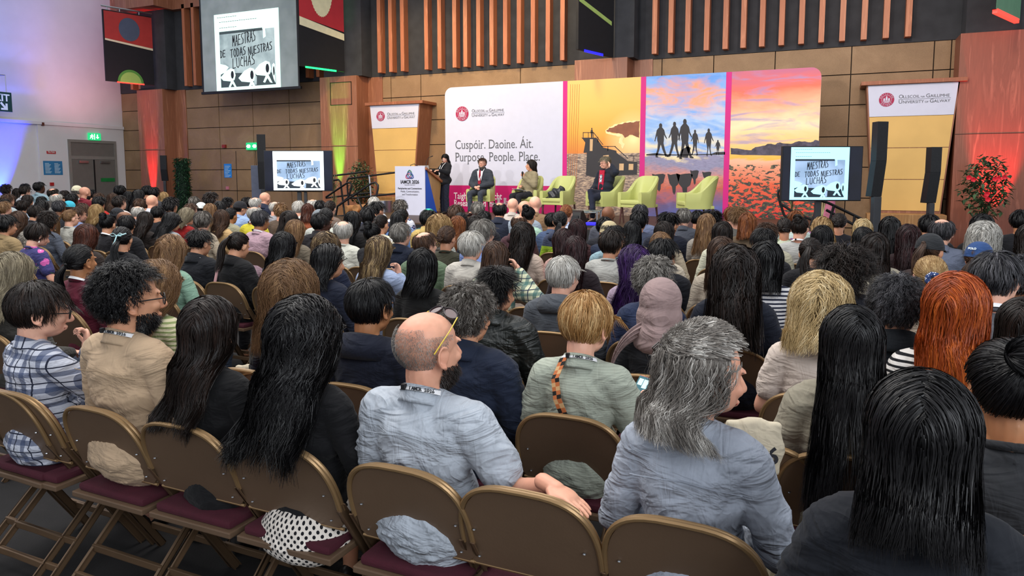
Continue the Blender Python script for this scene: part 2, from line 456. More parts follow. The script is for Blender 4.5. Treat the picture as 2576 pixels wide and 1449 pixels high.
# ---------------------------------------------------------------- coloured uplights (real fixtures at the foot of what they light), two added spots
def uplight(x, y, z, color, energy, tx, ty, tz, lab, spot=38):
    o = empty('uplight', (x, y, z), 0, lab, 'light', 'coloured uplights')
    MB().lathe([(0, 0), (.10, 0), (.11, .04), (.10, .22), (.085, .22), (.085, .20), (0, .20)]).build('housing', M_blackp, o, smooth=True)
    MB().lathe([(0, .205), (.08, .205)]).build('lens', glow('uplight_' + lab.split()[1], {'r': '#ff2222', 'g': '#30ff50', 'b': '#2030ff'}[color], 6), o)
    c = {'r': (1, .02, .04), 'g': (.12, 1, .08), 'b': (.01, .03, 1)}[color]
    l = lamp('uplight_beam', 'SPOT', (x, y, z + .26), energy, c, (tx, ty, tz), .05, None, spot, .7)
    return o
uplight(-23.45, 19.15, 0, 'r', 1900, -23.45, 19.55, 3.2, 'small red uplight at the foot of the left pillar', 19)
uplight(-14.7, 19.0, 0, 'g', 4200, -14.7, 19.36, 3.6, 'small green uplight at the foot of the pillar by the stage stairs', 15)
uplight(3.45, 18.75, 0, 'r', 1100, 3.45, 19.4, 2.8, 'small red uplight behind the flowering plant on the right', 36)
yb2 = PX(12, 440, LX).y
uplight(LX + .45, yb2 - .2, 0, 'b', 3000, LX + .05, yb2 - .3, 3.4, 'small blue uplight on the floor by the left wall', 46)
lamp('added_blue_spill', 'SPOT', (LX + 3.5, yb2 - 5, 1.0), 1500, (.15, .2, 1), (LX, yb2 - .8, 6.4), .3, None, 58, 1)  # added spot for blue uplight spill on the wall, no fixture
lamp('added_pink_spill', 'SPOT', (LX + 3.4, 16.6, 2.2), 420, (1, .42, .52), (LX, 18.6, 6.6), .3, None, 70, 1)  # added spot for the pink tint near the banner, no fixture

# ---------------------------------------------------------------- blade banners above the pillars
def blade(xw, yw, dirx, diry, L, z0, z1, lab, paint):
    o = empty('hanging_banner', (xw, yw, z0), 0, lab, 'banner', 'hanging art banners above the pillars')
    A = Vector((xw, yw, 0)); D = Vector((-dirx, -diry, 0)); NN = Vector((diry, -dirx, 0))   # D towards the hall, NN to its right-hand face
    def pt(u, v, d):       # u from the hall-side edge (0) to the wall (1)
        return A + D * (L * (1 - u)) + Vector((0, 0, v)) + NN * d
    def P2(mb, poly, d0, d1, mi=0): mb.prism(poly, lambda u, v, d: pt(u, z0 + (z1 - z0) * v, d), d0, d1, mi)
    mb = MB(); P2(mb, [(0,0),(1,0),(1,1),(0,1)], -.05, .03)
    body = mb.build('panel', pmat('banner_black', '#17171b', .85), o)
    body.matrix_parent_inverse = Matrix.Translation((-xw, -yw, -z0))
    def art(name, polys, hexc, d0=.03, d1=.036, m=None):
        mb = MB()
        for p in polys: P2(mb, p, d0, d1)
        q = mb.build(name, m or pmat('banner_' + name, hexc, .8, .06), body); return q
    paint(art)
    mb = MB(); mb.tube([pt(-.02, z1 + .12, 0), pt(1.02, z1 + .12, 0)], .03)
    for u in (.1, .35, .75): mb.tube([pt(u, z1, 0), pt(u, z1 + .12, 0)], .018)
    q = mb.build('hanging_pole', M_chrome, o); q.matrix_parent_inverse = Matrix.Translation((-xw, -yw, -z0))
    return o
def ell(cx, cy, rx, ry, n=32, a0=0, a1=2*PI, tooth=0):
    P = []
    full = abs(a1 - a0 - 2*PI) < 1e-6
    for i in range(n + (0 if full else 1)):
        a = a0 + (a1 - a0) * i / n; k = 1 + (tooth if i % 2 else 0)
        P.append((cx + rx * k * math.cos(a), cy + ry * k * math.sin(a)))
    return P
def paintA(art):
    art('red_field', [[(.02,.59),(1,.53),(1,.985),(.02,.985)]], '#a8332e')
    art('grey_blue_disc', [ell(.52, .765, .215, .165)], '#4b5568', .036, .042)
    art('cream_stripe', [[(.02,.575),(1,.505),(1,.535),(.02,.60)]], '#d8cfae', .036, .042)
    art('green_half_disc', [ell(.5, .0, .27, .19, 24, 0, PI)], '#4e8a3a', .036, .040)
    art('light_green_half_disc', [ell(.5, .0, .22, .155, 24, 0, PI)], '#8fb45a', .040, .046)
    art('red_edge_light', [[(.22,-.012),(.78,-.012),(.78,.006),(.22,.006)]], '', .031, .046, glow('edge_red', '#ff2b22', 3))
def paintB(art):
    art('red_field', [[(.02,.50),(1,.42),(1,1.3),(.02,1.3)]], '#b02a33')
    art('toothed_cream_disc', [ell(.5, .83, .245, .29, 84, 0, 2*PI, .035)], '#d9d3ad', .036, .042)
    art('cream_stripe', [[(.02,.415),(1,.33),(1,.40),(.02,.50)]], '#ddd6b2', .036, .042)
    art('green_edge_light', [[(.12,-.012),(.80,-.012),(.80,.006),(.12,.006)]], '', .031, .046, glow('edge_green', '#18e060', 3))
def paintC(art):
    art('lime_stripe', [[(.02,.435),(.93,.30),(.93,.34),(.02,.475)]], '#a9c46a')
    def arc(r0, r1): 
        P = [(.5 + r1 * math.cos(t), .78 + r1 * .62 * math.sin(t)) for t in np.linspace(0, PI, 14)]
        Q = [(.5 + r0 * math.cos(t), .78 + r0 * .62 * math.sin(t)) for t in np.linspace(PI, 0, 14)]
        return P + Q
    art('lime_arch', [[(.18,.80),(.27,.79),(.27,1.2),(.18,1.2)], [(.70,.74),(.78,.72),(.78,1.2),(.70,1.2)]], '#a9c46a')
    art('blue_arch', [[(.27,.79),(.34,.78),(.34,1.2),(.27,1.2)], [(.62,.755),(.69,.745),(.69,1.2),(.62,1.2)]], '#7fa3cf')
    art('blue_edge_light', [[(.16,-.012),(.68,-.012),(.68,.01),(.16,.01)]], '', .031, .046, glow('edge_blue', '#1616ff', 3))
def paintD(art):
    art('pale_green_field', [[(.02,.0),(1,.0),(1,1),(.02,1)]], '#5f8a6c')
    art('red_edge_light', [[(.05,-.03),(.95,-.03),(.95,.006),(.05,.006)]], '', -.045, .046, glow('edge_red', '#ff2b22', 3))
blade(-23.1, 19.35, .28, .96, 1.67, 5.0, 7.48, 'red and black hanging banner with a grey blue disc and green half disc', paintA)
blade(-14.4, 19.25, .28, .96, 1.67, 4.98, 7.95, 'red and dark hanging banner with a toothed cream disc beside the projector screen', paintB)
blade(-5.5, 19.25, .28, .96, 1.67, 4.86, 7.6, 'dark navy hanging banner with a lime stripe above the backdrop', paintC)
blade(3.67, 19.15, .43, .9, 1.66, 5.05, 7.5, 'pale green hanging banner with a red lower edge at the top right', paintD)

# ---------------------------------------------------------------- small things on the front wall
def box_on_front(name, px0, px1, py0, py1, m, dep, label, cat, Y=WY - .03):
    a = PY(px0, (py0+py1)/2, Y); b = PY(px1, (py0+py1)/2, Y); z1 = PY((px0+px1)/2, py0, Y).z; z0 = PY((px0+px1)/2, py1, Y).z
    return tag(MB().box((a.x, Y - dep, z0), (b.x, Y, z1)).build(name, m, bevel=.004), label, cat), (a.x, b.x, z0, z1)
o, (a, b, z0, z1) = box_on_front('wall_notice', 564, 583, 412, 447, pmat('bright_blue_poster', '#2a86d6', .5), .01, 'narrow bright blue notice on the brown panelling left of the television', 'notice')
mb = MB()
for k in range(8): mb.box((a + .05, WY - .046, z1 - .1 - k*.055), (b - .05 - .06*(k % 3), WY - .04, z1 - .08 - k*.055))
mb.build('printed_lines', M_pale, o)
box_on_front('alarm_bell', 562, 570, 364, 372, pmat('red_bell', '#8e2a20', .4), .08, 'small red alarm bell high on the brown panelling', 'alarm')
box_on_front('fire_call_point', 570, 577, 469, 477, pmat('pink_plastic', '#c87a86', .4), .04, 'small pinkish call point low on the brown panelling under the blue notice', 'call point')
o, (a, b, z0, z1) = box_on_front('exit_sign', 623, 650, 359, 377, M_green, .08, 'green lit exit sign on the brown panelling beside the tall speaker', 'sign')
mb = MB()
for q in (.22, .78):
    mb.prism([(q - .2, .5), (q - .05, .25), (q + .15, .3), (q + .2, .5), (q + .15, .7), (q - .05, .75)], lambda u, v, d: Vector((a + (b-a)*u, WY - .111 - d, z0 + (z1-z0)*v)), 0, .004)
mb.build('pictogram', M_glow, o)
# door in the panelling
dj = MB()
for px in (595, 645):
    q = PY(px, 430, WY - .03); dj.box((q.x - .012, WY - .034, 0), (q.x + .012, WY - .03, PY(600, 380, WY).z))
structure(dj.build('door_2', M_groove))
# ================================================================ screens and slide
HW = {  # hand lettering, strokes in a unit box
 'M': [[(0,0),(.12,1),(.45,.35),(.8,1.02),(.95,0)]], 'A': [[(0,0),(.5,1),(.95,-.02)], [(.15,.38),(.85,.42)]],
 'E': [[(.95,.98),(.05,.95),(.02,0),(.9,.05)], [(.03,.5),(.75,.52)]], 'S': [[(.9,.98),(.3,.95),(.1,.7),(.8,.42),(.75,.1),(0,0)]],
 'T': [[(0,.95),(1,1)], [(.5,.98),(.45,0)]], 'R': [[(.1,0),(.12,1),(.75,.85),(.7,.55),(.12,.45),(.9,0)]],
 'D': [[(.05,0),(.1,1),(.75,.8),(.85,.35),(.5,.05),(0,0)]], 'O': [[(.5,1),(.1,.7),(.08,.3),(.5,0),(.9,.3),(.88,.75),(.5,1)]],
 'N': [[(.05,0),(.1,1),(.85,.02),(.92,1)]], 'U': [[(.05,1),(.1,.15),(.5,0),(.88,.2),(.9,1)]], 'L': [[(.1,1),(.05,0),(.9,.06)]],
 'C': [[(.9,.85),(.5,1),(.1,.6),(.15,.15),(.85,.08)]], 'H': [[(.08,1),(.05,0)], [(.88,1),(.85,0)], [(.08,.5),(.88,.52)]] }
def slide(parent, O, U, V, w, h, white, tint):
    """the projected slide: paper, picture, hand lettering and kerchiefs; O lower-left corner, U V unit axes"""
    Nn = U.cross(V); Nn.normalize()
    def fn(k): return lambda u, v, d: O + U * (u * w) + V * (v * h) + Nn * (.002 * k + d)
    mb = MB()
    def poly(p, k, mi): mb.prism(p, fn(k), 0, .0015, mi)
    poly([(0,0),(1,0),(1,1),(0,1)], 0, 0)
    poly([(.075,.05),(.93,.05),(.93,.76),(.075,.76)], 1, 1)
    poly([(.075,.05),(.93,.05),(.93,.2),(.075,.24)], 2, 2)
    poly([(.075,.74),(.75,.74),(.75,.775),(.075,.775)], 2, 2)
    poly([(.76,.64),(.80,.66),(.79,.78),(.76,.78)], 3, 0)
    for i, (yy, L) in enumerate(((.955, .33), (.895, .62), (.82, .31))):
        for q in range(int(L / .035)):
            poly([(.05 + .03*(i > 0) + q*.035, yy), (.05 + .03*(i > 0) + q*.035 + .027, yy), (.05 + .03*(i > 0) + q*.035 + .027, yy + .006), (.05 + .03*(i > 0) + q*.035, yy + .006)], 2, 3)
    def word(wd, x, y, cw, ch, slant=.02, th=.0052):
        for i, c in enumerate(wd):
            if c == ' ': continue
            for st in HW[c]:
                for a, b in zip(st[:-1], st[1:]):
                    ax, ay = x + (i + a[0]*.78)*cw, y + i*slant*.3 + a[1]*ch; bx, by = x + (i + b[0]*.78)*cw, y + i*slant*.3 + b[1]*ch
                    dx, dy = bx - ax, by - ay; L = math.hypot(dx, dy) or 1; nx, ny = -dy/L*th, dx/L*th
                    ex, ey = dx/L*th*.6, dy/L*th*.6
                    poly([(ax-ex+nx, ay-ey+ny), (ax-ex-nx, ay-ey-ny), (bx+ex-nx, by+ey-ny), (bx+ex+nx, by+ey+ny)], 4, 3)
    word('MAESTRAS', .285, .575, .046, .135)
    word('DE', .083, .44, .045, .09)
    word('TODAS', .245, .43, .050, .105)
    word('NUESTRAS', .525, .445, .047, .10)
    word('LUCHAS', .275, .29, .060, .125)
    def kerchief(cx, cy, s, flip=1):
        poly([(cx - .15*s, cy - .02*s), (cx - .05*s, cy + .07*s), (cx + .05*s, cy + .11*s), (cx + .11*s, cy + .09*s), (cx + .135*s, cy), (cx + .11*s, cy - .07*s), (cx + .05*s, cy - .09*s), (cx - .10*s, cy - .07*s)], 5, 0)
        poly([(cx + .05*s, cy - .08*s), (cx + .09*s, cy - .08*s), (cx + .15*s, cy - .19*s), (cx + .11*s, cy - .18*s), (cx + .07*s, cy - .12*s), (cx + .03*s, cy - .18*s), (cx, cy - .17*s)], 5, 0)
        poly(ell(cx + .075*s, cy + .01*s, .028*s, .06*s, 14), 6, 4)
    kerchief(.20, .20, .85); kerchief(.50, .18, .95); kerchief(.74, .25, .95)
    poly([(.075,.36),(.16,.34),(.21,.31),(.15,.25),(.075,.22)], 5, 0)
    poly([(.885,.30),(.91,.32),(.925,.30),(.925,.07),(.90,.12),(.88,.2)], 5, 0); poly(ell(.908, .22, .012, .06, 12), 6, 4)
    poly([(.60,.06),(.64,.06),(.645,.17),(.60,.17)], 5, 1)
    q = mb.build('slide_image', [glow('slide_white_' + tint, white[0], white[1]), slide_photo(tint, white[1]), glow('slide_dark_' + tint, '#1d2b38' if tint != 'grey' else '#3c4a4c', .6*white[1]), pmat('slide_ink', '#141a22', .6), pmat('slide_black', '#20242c', .6)], parent)
    return q
_sp = {}
def slide_photo(tint, k):
    if tint in _sp: return _sp[tint]
    s = N('slide_photo_' + tint); nz = s.noise(2.2, 4, s.coord((1, 1, 1)), .5, .4)
    lo, hi = (('#6f8aa8', '#a9c4e6') if tint == 'blue' else ('#7d8f94', '#b4c6c8'))
    c = s.ramp(nz, [(.3, lin(lo)), (.7, lin(hi))])
    s.base((.02, .02, .02, 1)); s.l(c, s.b.inputs['Emission Color']); s.b.inputs['Emission Strength'].default_value = .8 * k
    _sp[tint] = s.set(.6); return s.m

# projector screen
YS = 18.9
a = PY(505, 100, YS).x; b = PY(751, 100, YS).x; zb = PY(630, 228, YS).z
o = empty('projector_screen', ((a+b)/2, YS, zb), 0, 'large grey roll-down projector screen hanging at the upper left', 'screen')
inv = Matrix.Translation((-(a+b)/2, -YS, -zb))
def un(q, parent): q.matrix_parent_inverse = inv; return q
s = N('screen_fabric'); s.base(s.ramp(s.noise(2, 2, s.coord()), [(.3, lin('#8f9c9c')), (.7, lin('#a5b0b0'))])); s.set(.8)
s.b.inputs['Emission Color'].default_value = lin('#9fb3b3'); s.b.inputs['Emission Strength'].default_value = 0
sheet = un(MB().box((a + .06, YS, zb + .05), (b - .06, YS + .006, 8.4)).build('screen_sheet', s.m, o), o)
un(MB().box((a - .05, YS - .03, zb - .04), (b + .05, YS + .05, zb + .05)).build('bottom_bar', M_blackp, o, bevel=.01), o)
un(MB().box((a, YS - .004, zb + .05), (a + .06, YS + .006, 8.4)).build('side_border', M_blackp, o), o)
un(MB().box((b - .06, YS - .004, zb + .05), (b, YS + .006, 8.4)).build('side_border', M_blackp, o), o)
un(MB().box((a - .1, YS - .1, 8.4), (b + .1, YS + .14, 8.62)).build('roller_case', M_dkgrey, o), o)
s0 = PY(550, 231, YS - .01); s1 = PY(709, 228, YS - .01); st = PY(540, 38, YS - .01)
sl = slide(o, Vector((s0.x - .08, YS - .008, s0.z)), Vector((1, 0, 0)), Vector((0, 0, 1)), s1.x - s0.x + .04, st.z - s0.z, ('#d3fff4', 1.0), 'grey'); un(sl, o)

# televisions on stands
def television(px, py, Y, w, h, yaw, lab, rng, tint, wht, leg2=True):
    c = PY(px, py, Y)
    o = empty('television', (c.x, c.y, 0), yaw, lab, 'television', 'televisions on stands beside the stage')
    zc = c.z
    MB().box((-w/2, -.03, zc - h/2), (w/2, .05, zc + h/2)).build('casing', M_blackp, o, bevel=.008)
    s = N('tv_glass'); s.base(s.ramp(s.noise(3, 2, s.coord()), [(.3, lin('#0b0f1e')), (.7, lin('#141a30'))])); s.set(.12)
    MB().box((-w/2 + .015, -.034, zc - h/2 + .02), (w/2 - .015, -.03, zc + h/2 - .015)).build('display_glass', s.m, o)
    x0, x1 = rng
    slide(o, Vector((-w/2 + w*x0, -.036, zc - h/2 + .025)), Vector((1, 0, 0)), Vector((0, 0, 1)), w*(x1 - x0), h - .045, wht, tint)
    st = MB()
    st.box((-.07, .06, .12), (.03, .12, zc - h/2 + .3)).box((.10, .06, .12), (.17, .12, zc - h/2 + .3)) if leg2 else st.box((-.05, .06, .1), (.05, .14, zc - h/2 + .3))
    st.box((-.3, .045, zc - .2), (.3, .075, zc + .2))
    st.build('stand_post', M_dkgrey, o, bevel=.005)
    MB().box((-.5, -.28, 0), (.5, .42, .05)).box((-.06, -.2, .05), (.18, .3, .12)).build('stand_base', M_black, o, bevel=.01)
    return o
television(751, 430, 14.1, 1.69, 1.0, YAW, 'wide television on a stand left of the stage showing the lettered slide', (.135, .875), 'blue', ('#f4ffff', 1.25))
television(2066, 437, 14.3, 1.47, 1.0, YAW, 'television on a black post right of the stage with a blue-white slide', (.105, .83), 'blue', ('#a8ecff', 1.0), False)

# column loudspeakers on poles
def speaker(px, py0, py1, Y, w, lab, bend=.55, pole=.05, slant=.0, base=True):
    p = PY(px, (py0 + py1)/2, Y); z1 = PY(px, py0, Y).z; z0 = PY(px, py1, Y).z
    o = empty('column_loudspeaker', (p.x, p.y, 0), YAW + .15, lab, 'loudspeaker', 'column loudspeakers')
    m = MB(); zm = z0 + (z1 - z0) * bend; a = w/2
    for (za, zb_, ya, yb_) in ((z0, zm, .05, -.04), (zm, z1, -.04, -.04)):
        m.add([Vector(v) for v in ((-a, ya, za), (a, ya, za), (a*.7, ya+.2, za), (-a*.7, ya+.2, za), (-a, yb_, zb_), (a, yb_, zb_), (a*.7, yb_+.2, zb_), (-a*.7, yb_+.2, zb_))], [(0,3,2,1),(4,5,6,7),(0,1,5,4),(1,2,6,5),(2,3,7,6),(3,0,4,7)])
    m.build('cabinet', pmat('speaker_grille', '#15171b', .6, .3, 40), o, bevel=.006)
    MB().box((-pole, -.0, .03), (pole, .1, z0)).build('pole', M_dkgrey, o, bevel=.01)
    MB().lathe([(0, 0), (.28, 0), (.28, .02), (.06, .05), (0, .05)]).build('base_plate', M_black, o, smooth=True)
    return o
speaker(2214, 306, 495, 13.9, .20, 'tallest black column speaker in front of the right trapezoid banner', .48, .07)
speaker(2350, 370, 511, 16.4, .23, 'shorter black column speaker near the flowering plant', .55, .055)
speaker(659, 338, 476, 17.2, .26, 'slim black column speaker rising behind the left television', .5, .06)
speaker(412, 391, 455, 18.9, .22, 'small black column speaker beside the left red lit pillar', .45, .045)
o = empty('equipment_cabinet', (PY(648, 450, 17.6).x, 17.6, 0), YAW, 'grey upright box on a post behind the left television', 'cabinet')
MB().box((-.17, -.1, .2), (.17, .1, 1.98)).build('body', pmat('blue_grey', '#5d6478', .5), o, bevel=.01)
MB().box((-.35, -.2, 0), (.35, .2, .2)).build('plinth', M_black, o)

# ---------------------------------------------------------------- emblem and lettering used on the banners
M_mag = pmat('crimson_print', '#a01c48', .6, .04)
M_paper = pmat('white_print_panel', '#c6c8da', .6, .02)
M_text = pmat('grey_lettering', '#55565c', .6, .03)
def emblem(parent, c, r, U, Vv, Nn, m=M_mag, mw=M_paper, inv=None):
    mb = MB(); f = lambda k: (lambda u, v, d: c + U*(u*r) + Vv*(v*r) + Nn*(.003*k + d))
    mb.prism(ell(0, 0, 1, 1, 40), f(0), 0, .002, 0)
    for r0, r1 in ((.66, .62),): mb.prism(ell(0, 0, r0, r0, 32), f(1), 0, .001, 1); mb.prism(ell(0, 0, r1, r1, 32), f(2), 0, .001, 0)
    for P in ([(-.12,-.1),(.12,-.1),(.12,.3),(.06,.38),(.06,.52),(-.06,.52),(-.06,.38),(-.12,.3)], [(-.42,-.12),(-.2,-.12),(-.2,.14),(-.31,.26),(-.42,.14)], [(.2,-.12),(.42,-.12),(.42,.14),(.31,.26),(.2,.14)], [(-.48,-.22),(.48,-.22),(.48,-.15),(-.48,-.15)], [(-.40,-.34),(.40,-.34),(.44,-.27),(-.44,-.27)], [(-.28,-.46),(.28,-.46),(.34,-.39),(-.34,-.39)]):
        mb.prism(P, f(3), 0, .001, 1)
    q = mb.build('emblem', [m, mw], parent)
    B = Matrix((U, Vv, Nn)).transposed().to_4x4()
    def ring(word, a0, a1, flip):
        for i, ch in enumerate(word):
            a = a0 + (a1 - a0) * i / (len(word) - 1)
            t = text('ring_letter', ch, r*.30, mw, q, (0,0,0), (0,0,0), 'CENTER', 1, .0008)
            rad = r*(.74 if not flip else .93)
            pos = c + U*(math.cos(a)*rad) + Vv*(math.sin(a)*rad) + Nn*.006
            t.matrix_local = Matrix.Translation(pos) @ B @ Matrix.Rotation(a - PI/2 + (PI if flip else 0), 4, 'Z')
    ring('GAILLIMH', R(160), R(20), False); ring('GALWAY', R(220), R(320), True)
    return q
def uni_text(parent, c, hgt, inv_, m=M_text, sx=1.0):
    """two lines with a rule: c is the left end of the rule"""
    for (s_, yy) in (('big', 1), ('low', -1)):
        x = 0
        words = (('O','LLSCOIL'),('','NA'),('G','AILLIMHE')) if yy > 0 else (('U','NIVERSITY'),('','OF'),('G','ALWAY'))
        for wi, (cap, rest) in enumerate(words):
            zz = c.z + (.028 if yy > 0 else -1.02)*hgt + (0 if yy > 0 else .0)
            if yy > 0: zz = c.z + .35*hgt
            if cap:
                t = text('lettering', cap, hgt*1.35, m, parent, (c.x + x, c.y, zz), sx=sx); t.matrix_parent_inverse = inv_; x += t.dimensions.x*1.0 + .10*hgt if False else hgt*1.0*sx
            sz = hgt*(1.05 if cap else .65)
            t = text('lettering', rest, sz, m, parent, (c.x + x, c.y, zz), sx=sx); t.matrix_parent_inverse = inv_
            xs = [v.co.x for v in t.data.vertices]; x += (max(xs) - min(xs))*sx + hgt*.28
    W_ = x - .2*hgt
    q = MB().box((c.x, c.y - .001, c.z), (c.x + W_, c.y + .001, c.z + hgt*.07)).build('rule', m, parent); q.matrix_parent_inverse = inv_
    return W_

# ---------------------------------------------------------------- trapezoid banners on the wall
M_cream = pmat('gold_panel', '#cfa862', .55, .08, 1.2, .05)
def trapezoid(top, bot, Y, lab, zline):
    (xa, za), (xb, zb_) = top; (xc, zc), (xd, zd) = bot
    xm = (xa + xb)/2
    o = empty('trapezoid_banner', (xm, Y, 0), 0, lab, 'banner', 'trapezoid banners on the front wall')
    inv = Matrix.Translation((-xm, -Y, 0))
    zt = (za + zb_)/2; zbm = (zc + zd)/2
    def side(z): k = (zt - z)/(zt - zbm); return xa + (xc - xa)*k, xb + (xd - xb)*k
    def slab(z0, z1, m, name, d=0, gap=.0):
        l0, r0 = side(z0); l1, r1 = side(z1)
        mb = MB(); V = [Vector(p) for p in ((l0,Y-d,z0),(r0,Y-d,z0),(r0,WY-.04,z0),(l0,WY-.04,z0),(l1,Y-d,z1),(r1,Y-d,z1),(r1,WY-.04,z1),(l1,WY-.04,z1))]
        mb.add(V, [(0,3,2,1),(4,5,6,7),(0,1,5,4),(1,2,6,5),(2,3,7,6),(3,0,4,7)])
        q = mb.build(name, m, o); q.matrix_parent_inverse = inv; return q
    slab(zbm - .25, zt, M_pillar, 'wooden_body', 0)
    def face(z0, z1, m, name, d0, d1, ins=.03):
        l0, r0 = side(z0); l1, r1 = side(z1)
        mb = MB(); mb.prism([(l0+ins, z0), (r0-ins, z0), (r1-ins, z1), (l1+ins, z1)], lambda u, v, d: Vector((u, Y - d, v)), d0, d1)
        q = mb.build(name, m, o); q.matrix_parent_inverse = inv; return q
    zz = [zbm] + [zbm + (zline - zbm)*k/3 for k in (1, 2, 3)]
    for k in range(3): face(zz[k] + .008, zz[k+1] - .008, M_cream, 'gold_panel', 0, .02)
    face(zline, zt - .01, M_paper, 'white_panel', 0, .03)
    q = MB().box((xa - .12, Y - .1, zt), (xb + .14, WY - .04, zt + .09)).build('top_rail', wood('rail_wood', '#9c5e40', '#b3714f'), o, bevel=.008); q.matrix_parent_inverse = inv
    l, r = side((zline + zt)/2); W_ = r - l; hz = (zline + zt)/2
    q = emblem(o, Vector((l + W_*.22, Y - .034, hz + .02)), W_*.087, Vector((1,0,0)), Vector((0,0,1)), Vector((0,-1,0))); q.matrix_parent_inverse = inv
    uni_text(o, Vector((l + W_*.355, Y - .034, hz + .01)), W_*.048, inv)
    return o
YT = 19.2
def xz(px, py, Y): q = PY(px, py, Y); return (q.x, q.z)
trapezoid((xz(930, 265, YT), xz(1057, 262, YT)), (xz(951, 487, YT), xz(1041, 489, YT)), YT, 'tapered white and gold trapezoid banner left of the backdrop', PY(990, 322, YT).z)
trapezoid((xz(2180, 215, YT), xz(2415, 206, YT)), (xz(2193, 528, YT), xz(2366, 533, YT)), YT, 'larger white and gold trapezoid banner right of the backdrop', PY(2300, 291, YT).z)
o = MB().box((PY(940, 500, 18.6).x, 18.7, .0), (PY(1052, 500, 18.6).x + .2, 19.15, 1.0)).build('wooden_plinth', wood('plinth_wood', '#a87a4a', '#c59a66', .8), bevel=.01)
tag(o, 'pale wooden plinth under the left trapezoid banner', 'plinth')
o = MB().box((PY(2180, 550, 18.6).x, 18.5, .0), (PY(2380, 550, 18.6).x, 19.15, .78)).build('wooden_plinth', wood('plinth_wood', '#a87a4a', '#c59a66', .8), bevel=.01)
tag(o, 'pale wooden plinth under the right trapezoid banner', 'plinth')

# ---------------------------------------------------------------- printed backdrop
YB = 18.3
bl, br = PY(1120, 300, YB).x, PY(2062, 300, YB).x
zt, zw, z0 = 4.17, PY(1270, 467, YB).z, ST
bd = empty('stage_backdrop', ((bl+br)/2, YB, ST), 0, 'wide printed backdrop with a white text panel and three sunset photographs', 'backdrop')
binv = Matrix.Translation((-(bl+br)/2, -YB, -ST))
def B(q): q.matrix_parent_inverse = binv; return q
def bx(px, py=300): return PY(px, py, YB).x
def rrect(x0, x1, z0, z1, r, corners):
    P = []
    for (cx, cz, a0, key) in ((x1, z0, -90, 'br'), (x1, z1, 0, 'tr'), (x0, z1, 90, 'tl'), (x0, z0, 180, 'bl')):
        if key in corners:
            sx_, sz_ = (-1 if 'r' in key else 1), (-1 if 't' in key else 1)
            for k in range(7):
                a = R(a0 + 90*k/6); P.append((cx + sx_*r + r*math.cos(a), cz + sz_*r + r*math.sin(a)))
        else: P.append((cx, cz))
    return P
def flat(name, poly, m, k, parent=None, kd=.004):
    mb = MB()
    polys = poly if isinstance(poly[0][0], (tuple, list)) else [poly]
    for p in polys: mb.prism(p, lambda u, v, d: Vector((u, YB - d, v)), kd*k - .003, kd*k)
    return mb
mb = MB(); mb.prism(rrect(bl, br, z0, zt, .22, ('tl', 'tr')), lambda u, v, d: Vector((u, YB + d, v)), .001, .25)
frame = B(mb.build('frame_body', pmat('backdrop_side', '#d7d7e0', .6, .02), bd, bevel=.02))
def bpart(name, poly, m, k): return B(flat(name, poly, m, k).build(name, m, bd))
x1, x2, x3, x4, x5, x6 = bx(1416), bx(1427), bx(1611), bx(1624), bx(1824), bx(1838)
bpart('white_panel', rrect(bl, x1, zw, zt, .22, ('tl',)), M_paper, 1)
M_pink = pmat('magenta_print', '#c8107a', .55, .03)
bpart('lower_band', [(bl, z0), (x1, z0), (x1, zw), (bl, zw)], pmat('crimson_band', '#b80a62', .55, .03), 1)
for a_, b_ in ((x1, x2), (x3, x4), (x5, x6)): bpart('magenta_stripe', [(a_, z0), (b_, z0), (b_, zt), (a_, zt)], M_pink, 2)

def zramp(s, z_lo, z_hi, stops, nscale, ndist, stretch):
    """printed picture: colours by height, disturbed by noise"""
    tc = s.n('ShaderNodeTexCoord'); z = s.xyz(tc.outputs['Object'])[2]
    mp = s.n('ShaderNodeMapping'); mp.inputs[3].default_value = stretch; s.l(tc.outputs['Object'], mp.inputs[0])
    nz = s.noise(nscale, 5, mp.outputs[0], .6, .5)
    f = s.math('ADD', s.math('DIVIDE', s.math('SUBTRACT', z, z_lo), z_hi - z_lo), s.math('MULTIPLY', s.math('SUBTRACT', nz, .5), ndist))
    return s.ramp(f, [(p, lin(c)) for p, c in stops]), f, mp.outputs[0], z
zs = lambda px, py: PY(px, py, YB).z
def rough(poly, amp, seed, it=3):
    rg = random.Random(seed); P = list(poly)
    for k in range(it):
        Q = []
        for a, b in zip(P, P[1:] + P[:1]):
            L = math.hypot(b[0]-a[0], b[1]-a[1]); nx, ny = -(b[1]-a[1])/(L + 1e-6), (b[0]-a[0])/(L + 1e-6); d = rg.uniform(-1, 1)*amp*min(L, 12)/12
            Q += [a, ((a[0]+b[0])/2 + nx*d, (a[1]+b[1])/2 + ny*d)]
        P = Q; amp *= .7
    return P
# photograph 1
s = N('print_yellow_sunset'); zh = zs(1520, 386)
c, f, vec, z = zramp(s, z0, zt, [(0, '#8a6a4a'), ((zh-z0)/(zt-z0) - .01, '#a8917c'), ((zh-z0)/(zt-z0) + .01, '#e0802e'), (.62, '#eba43c'), (.8, '#efb75a'), (1, '#ecb768')], 2, .05, (1, 1, 1))
wv = s.noise(9, 4, s.coord((1.2, 1, 9)), .6)
sea = s.ramp(wv, [(.38, lin('#51454a')), (.5, lin('#8d7768')), (.64, lin('#d2b89c'))])
sp = PY(1594, 350, YB); tc = s.n('ShaderNodeTexCoord'); xx, yy_, zz_ = s.xyz(tc.outputs['Object'])
dx_ = s.math('SUBTRACT', xx, sp.x); dz_ = s.math('SUBTRACT', zz_, sp.z)
dd = s.math('SQRT', s.math('ADD', s.math('MULTIPLY', dx_, dx_), s.math('MULTIPLY', dz_, dz_)))
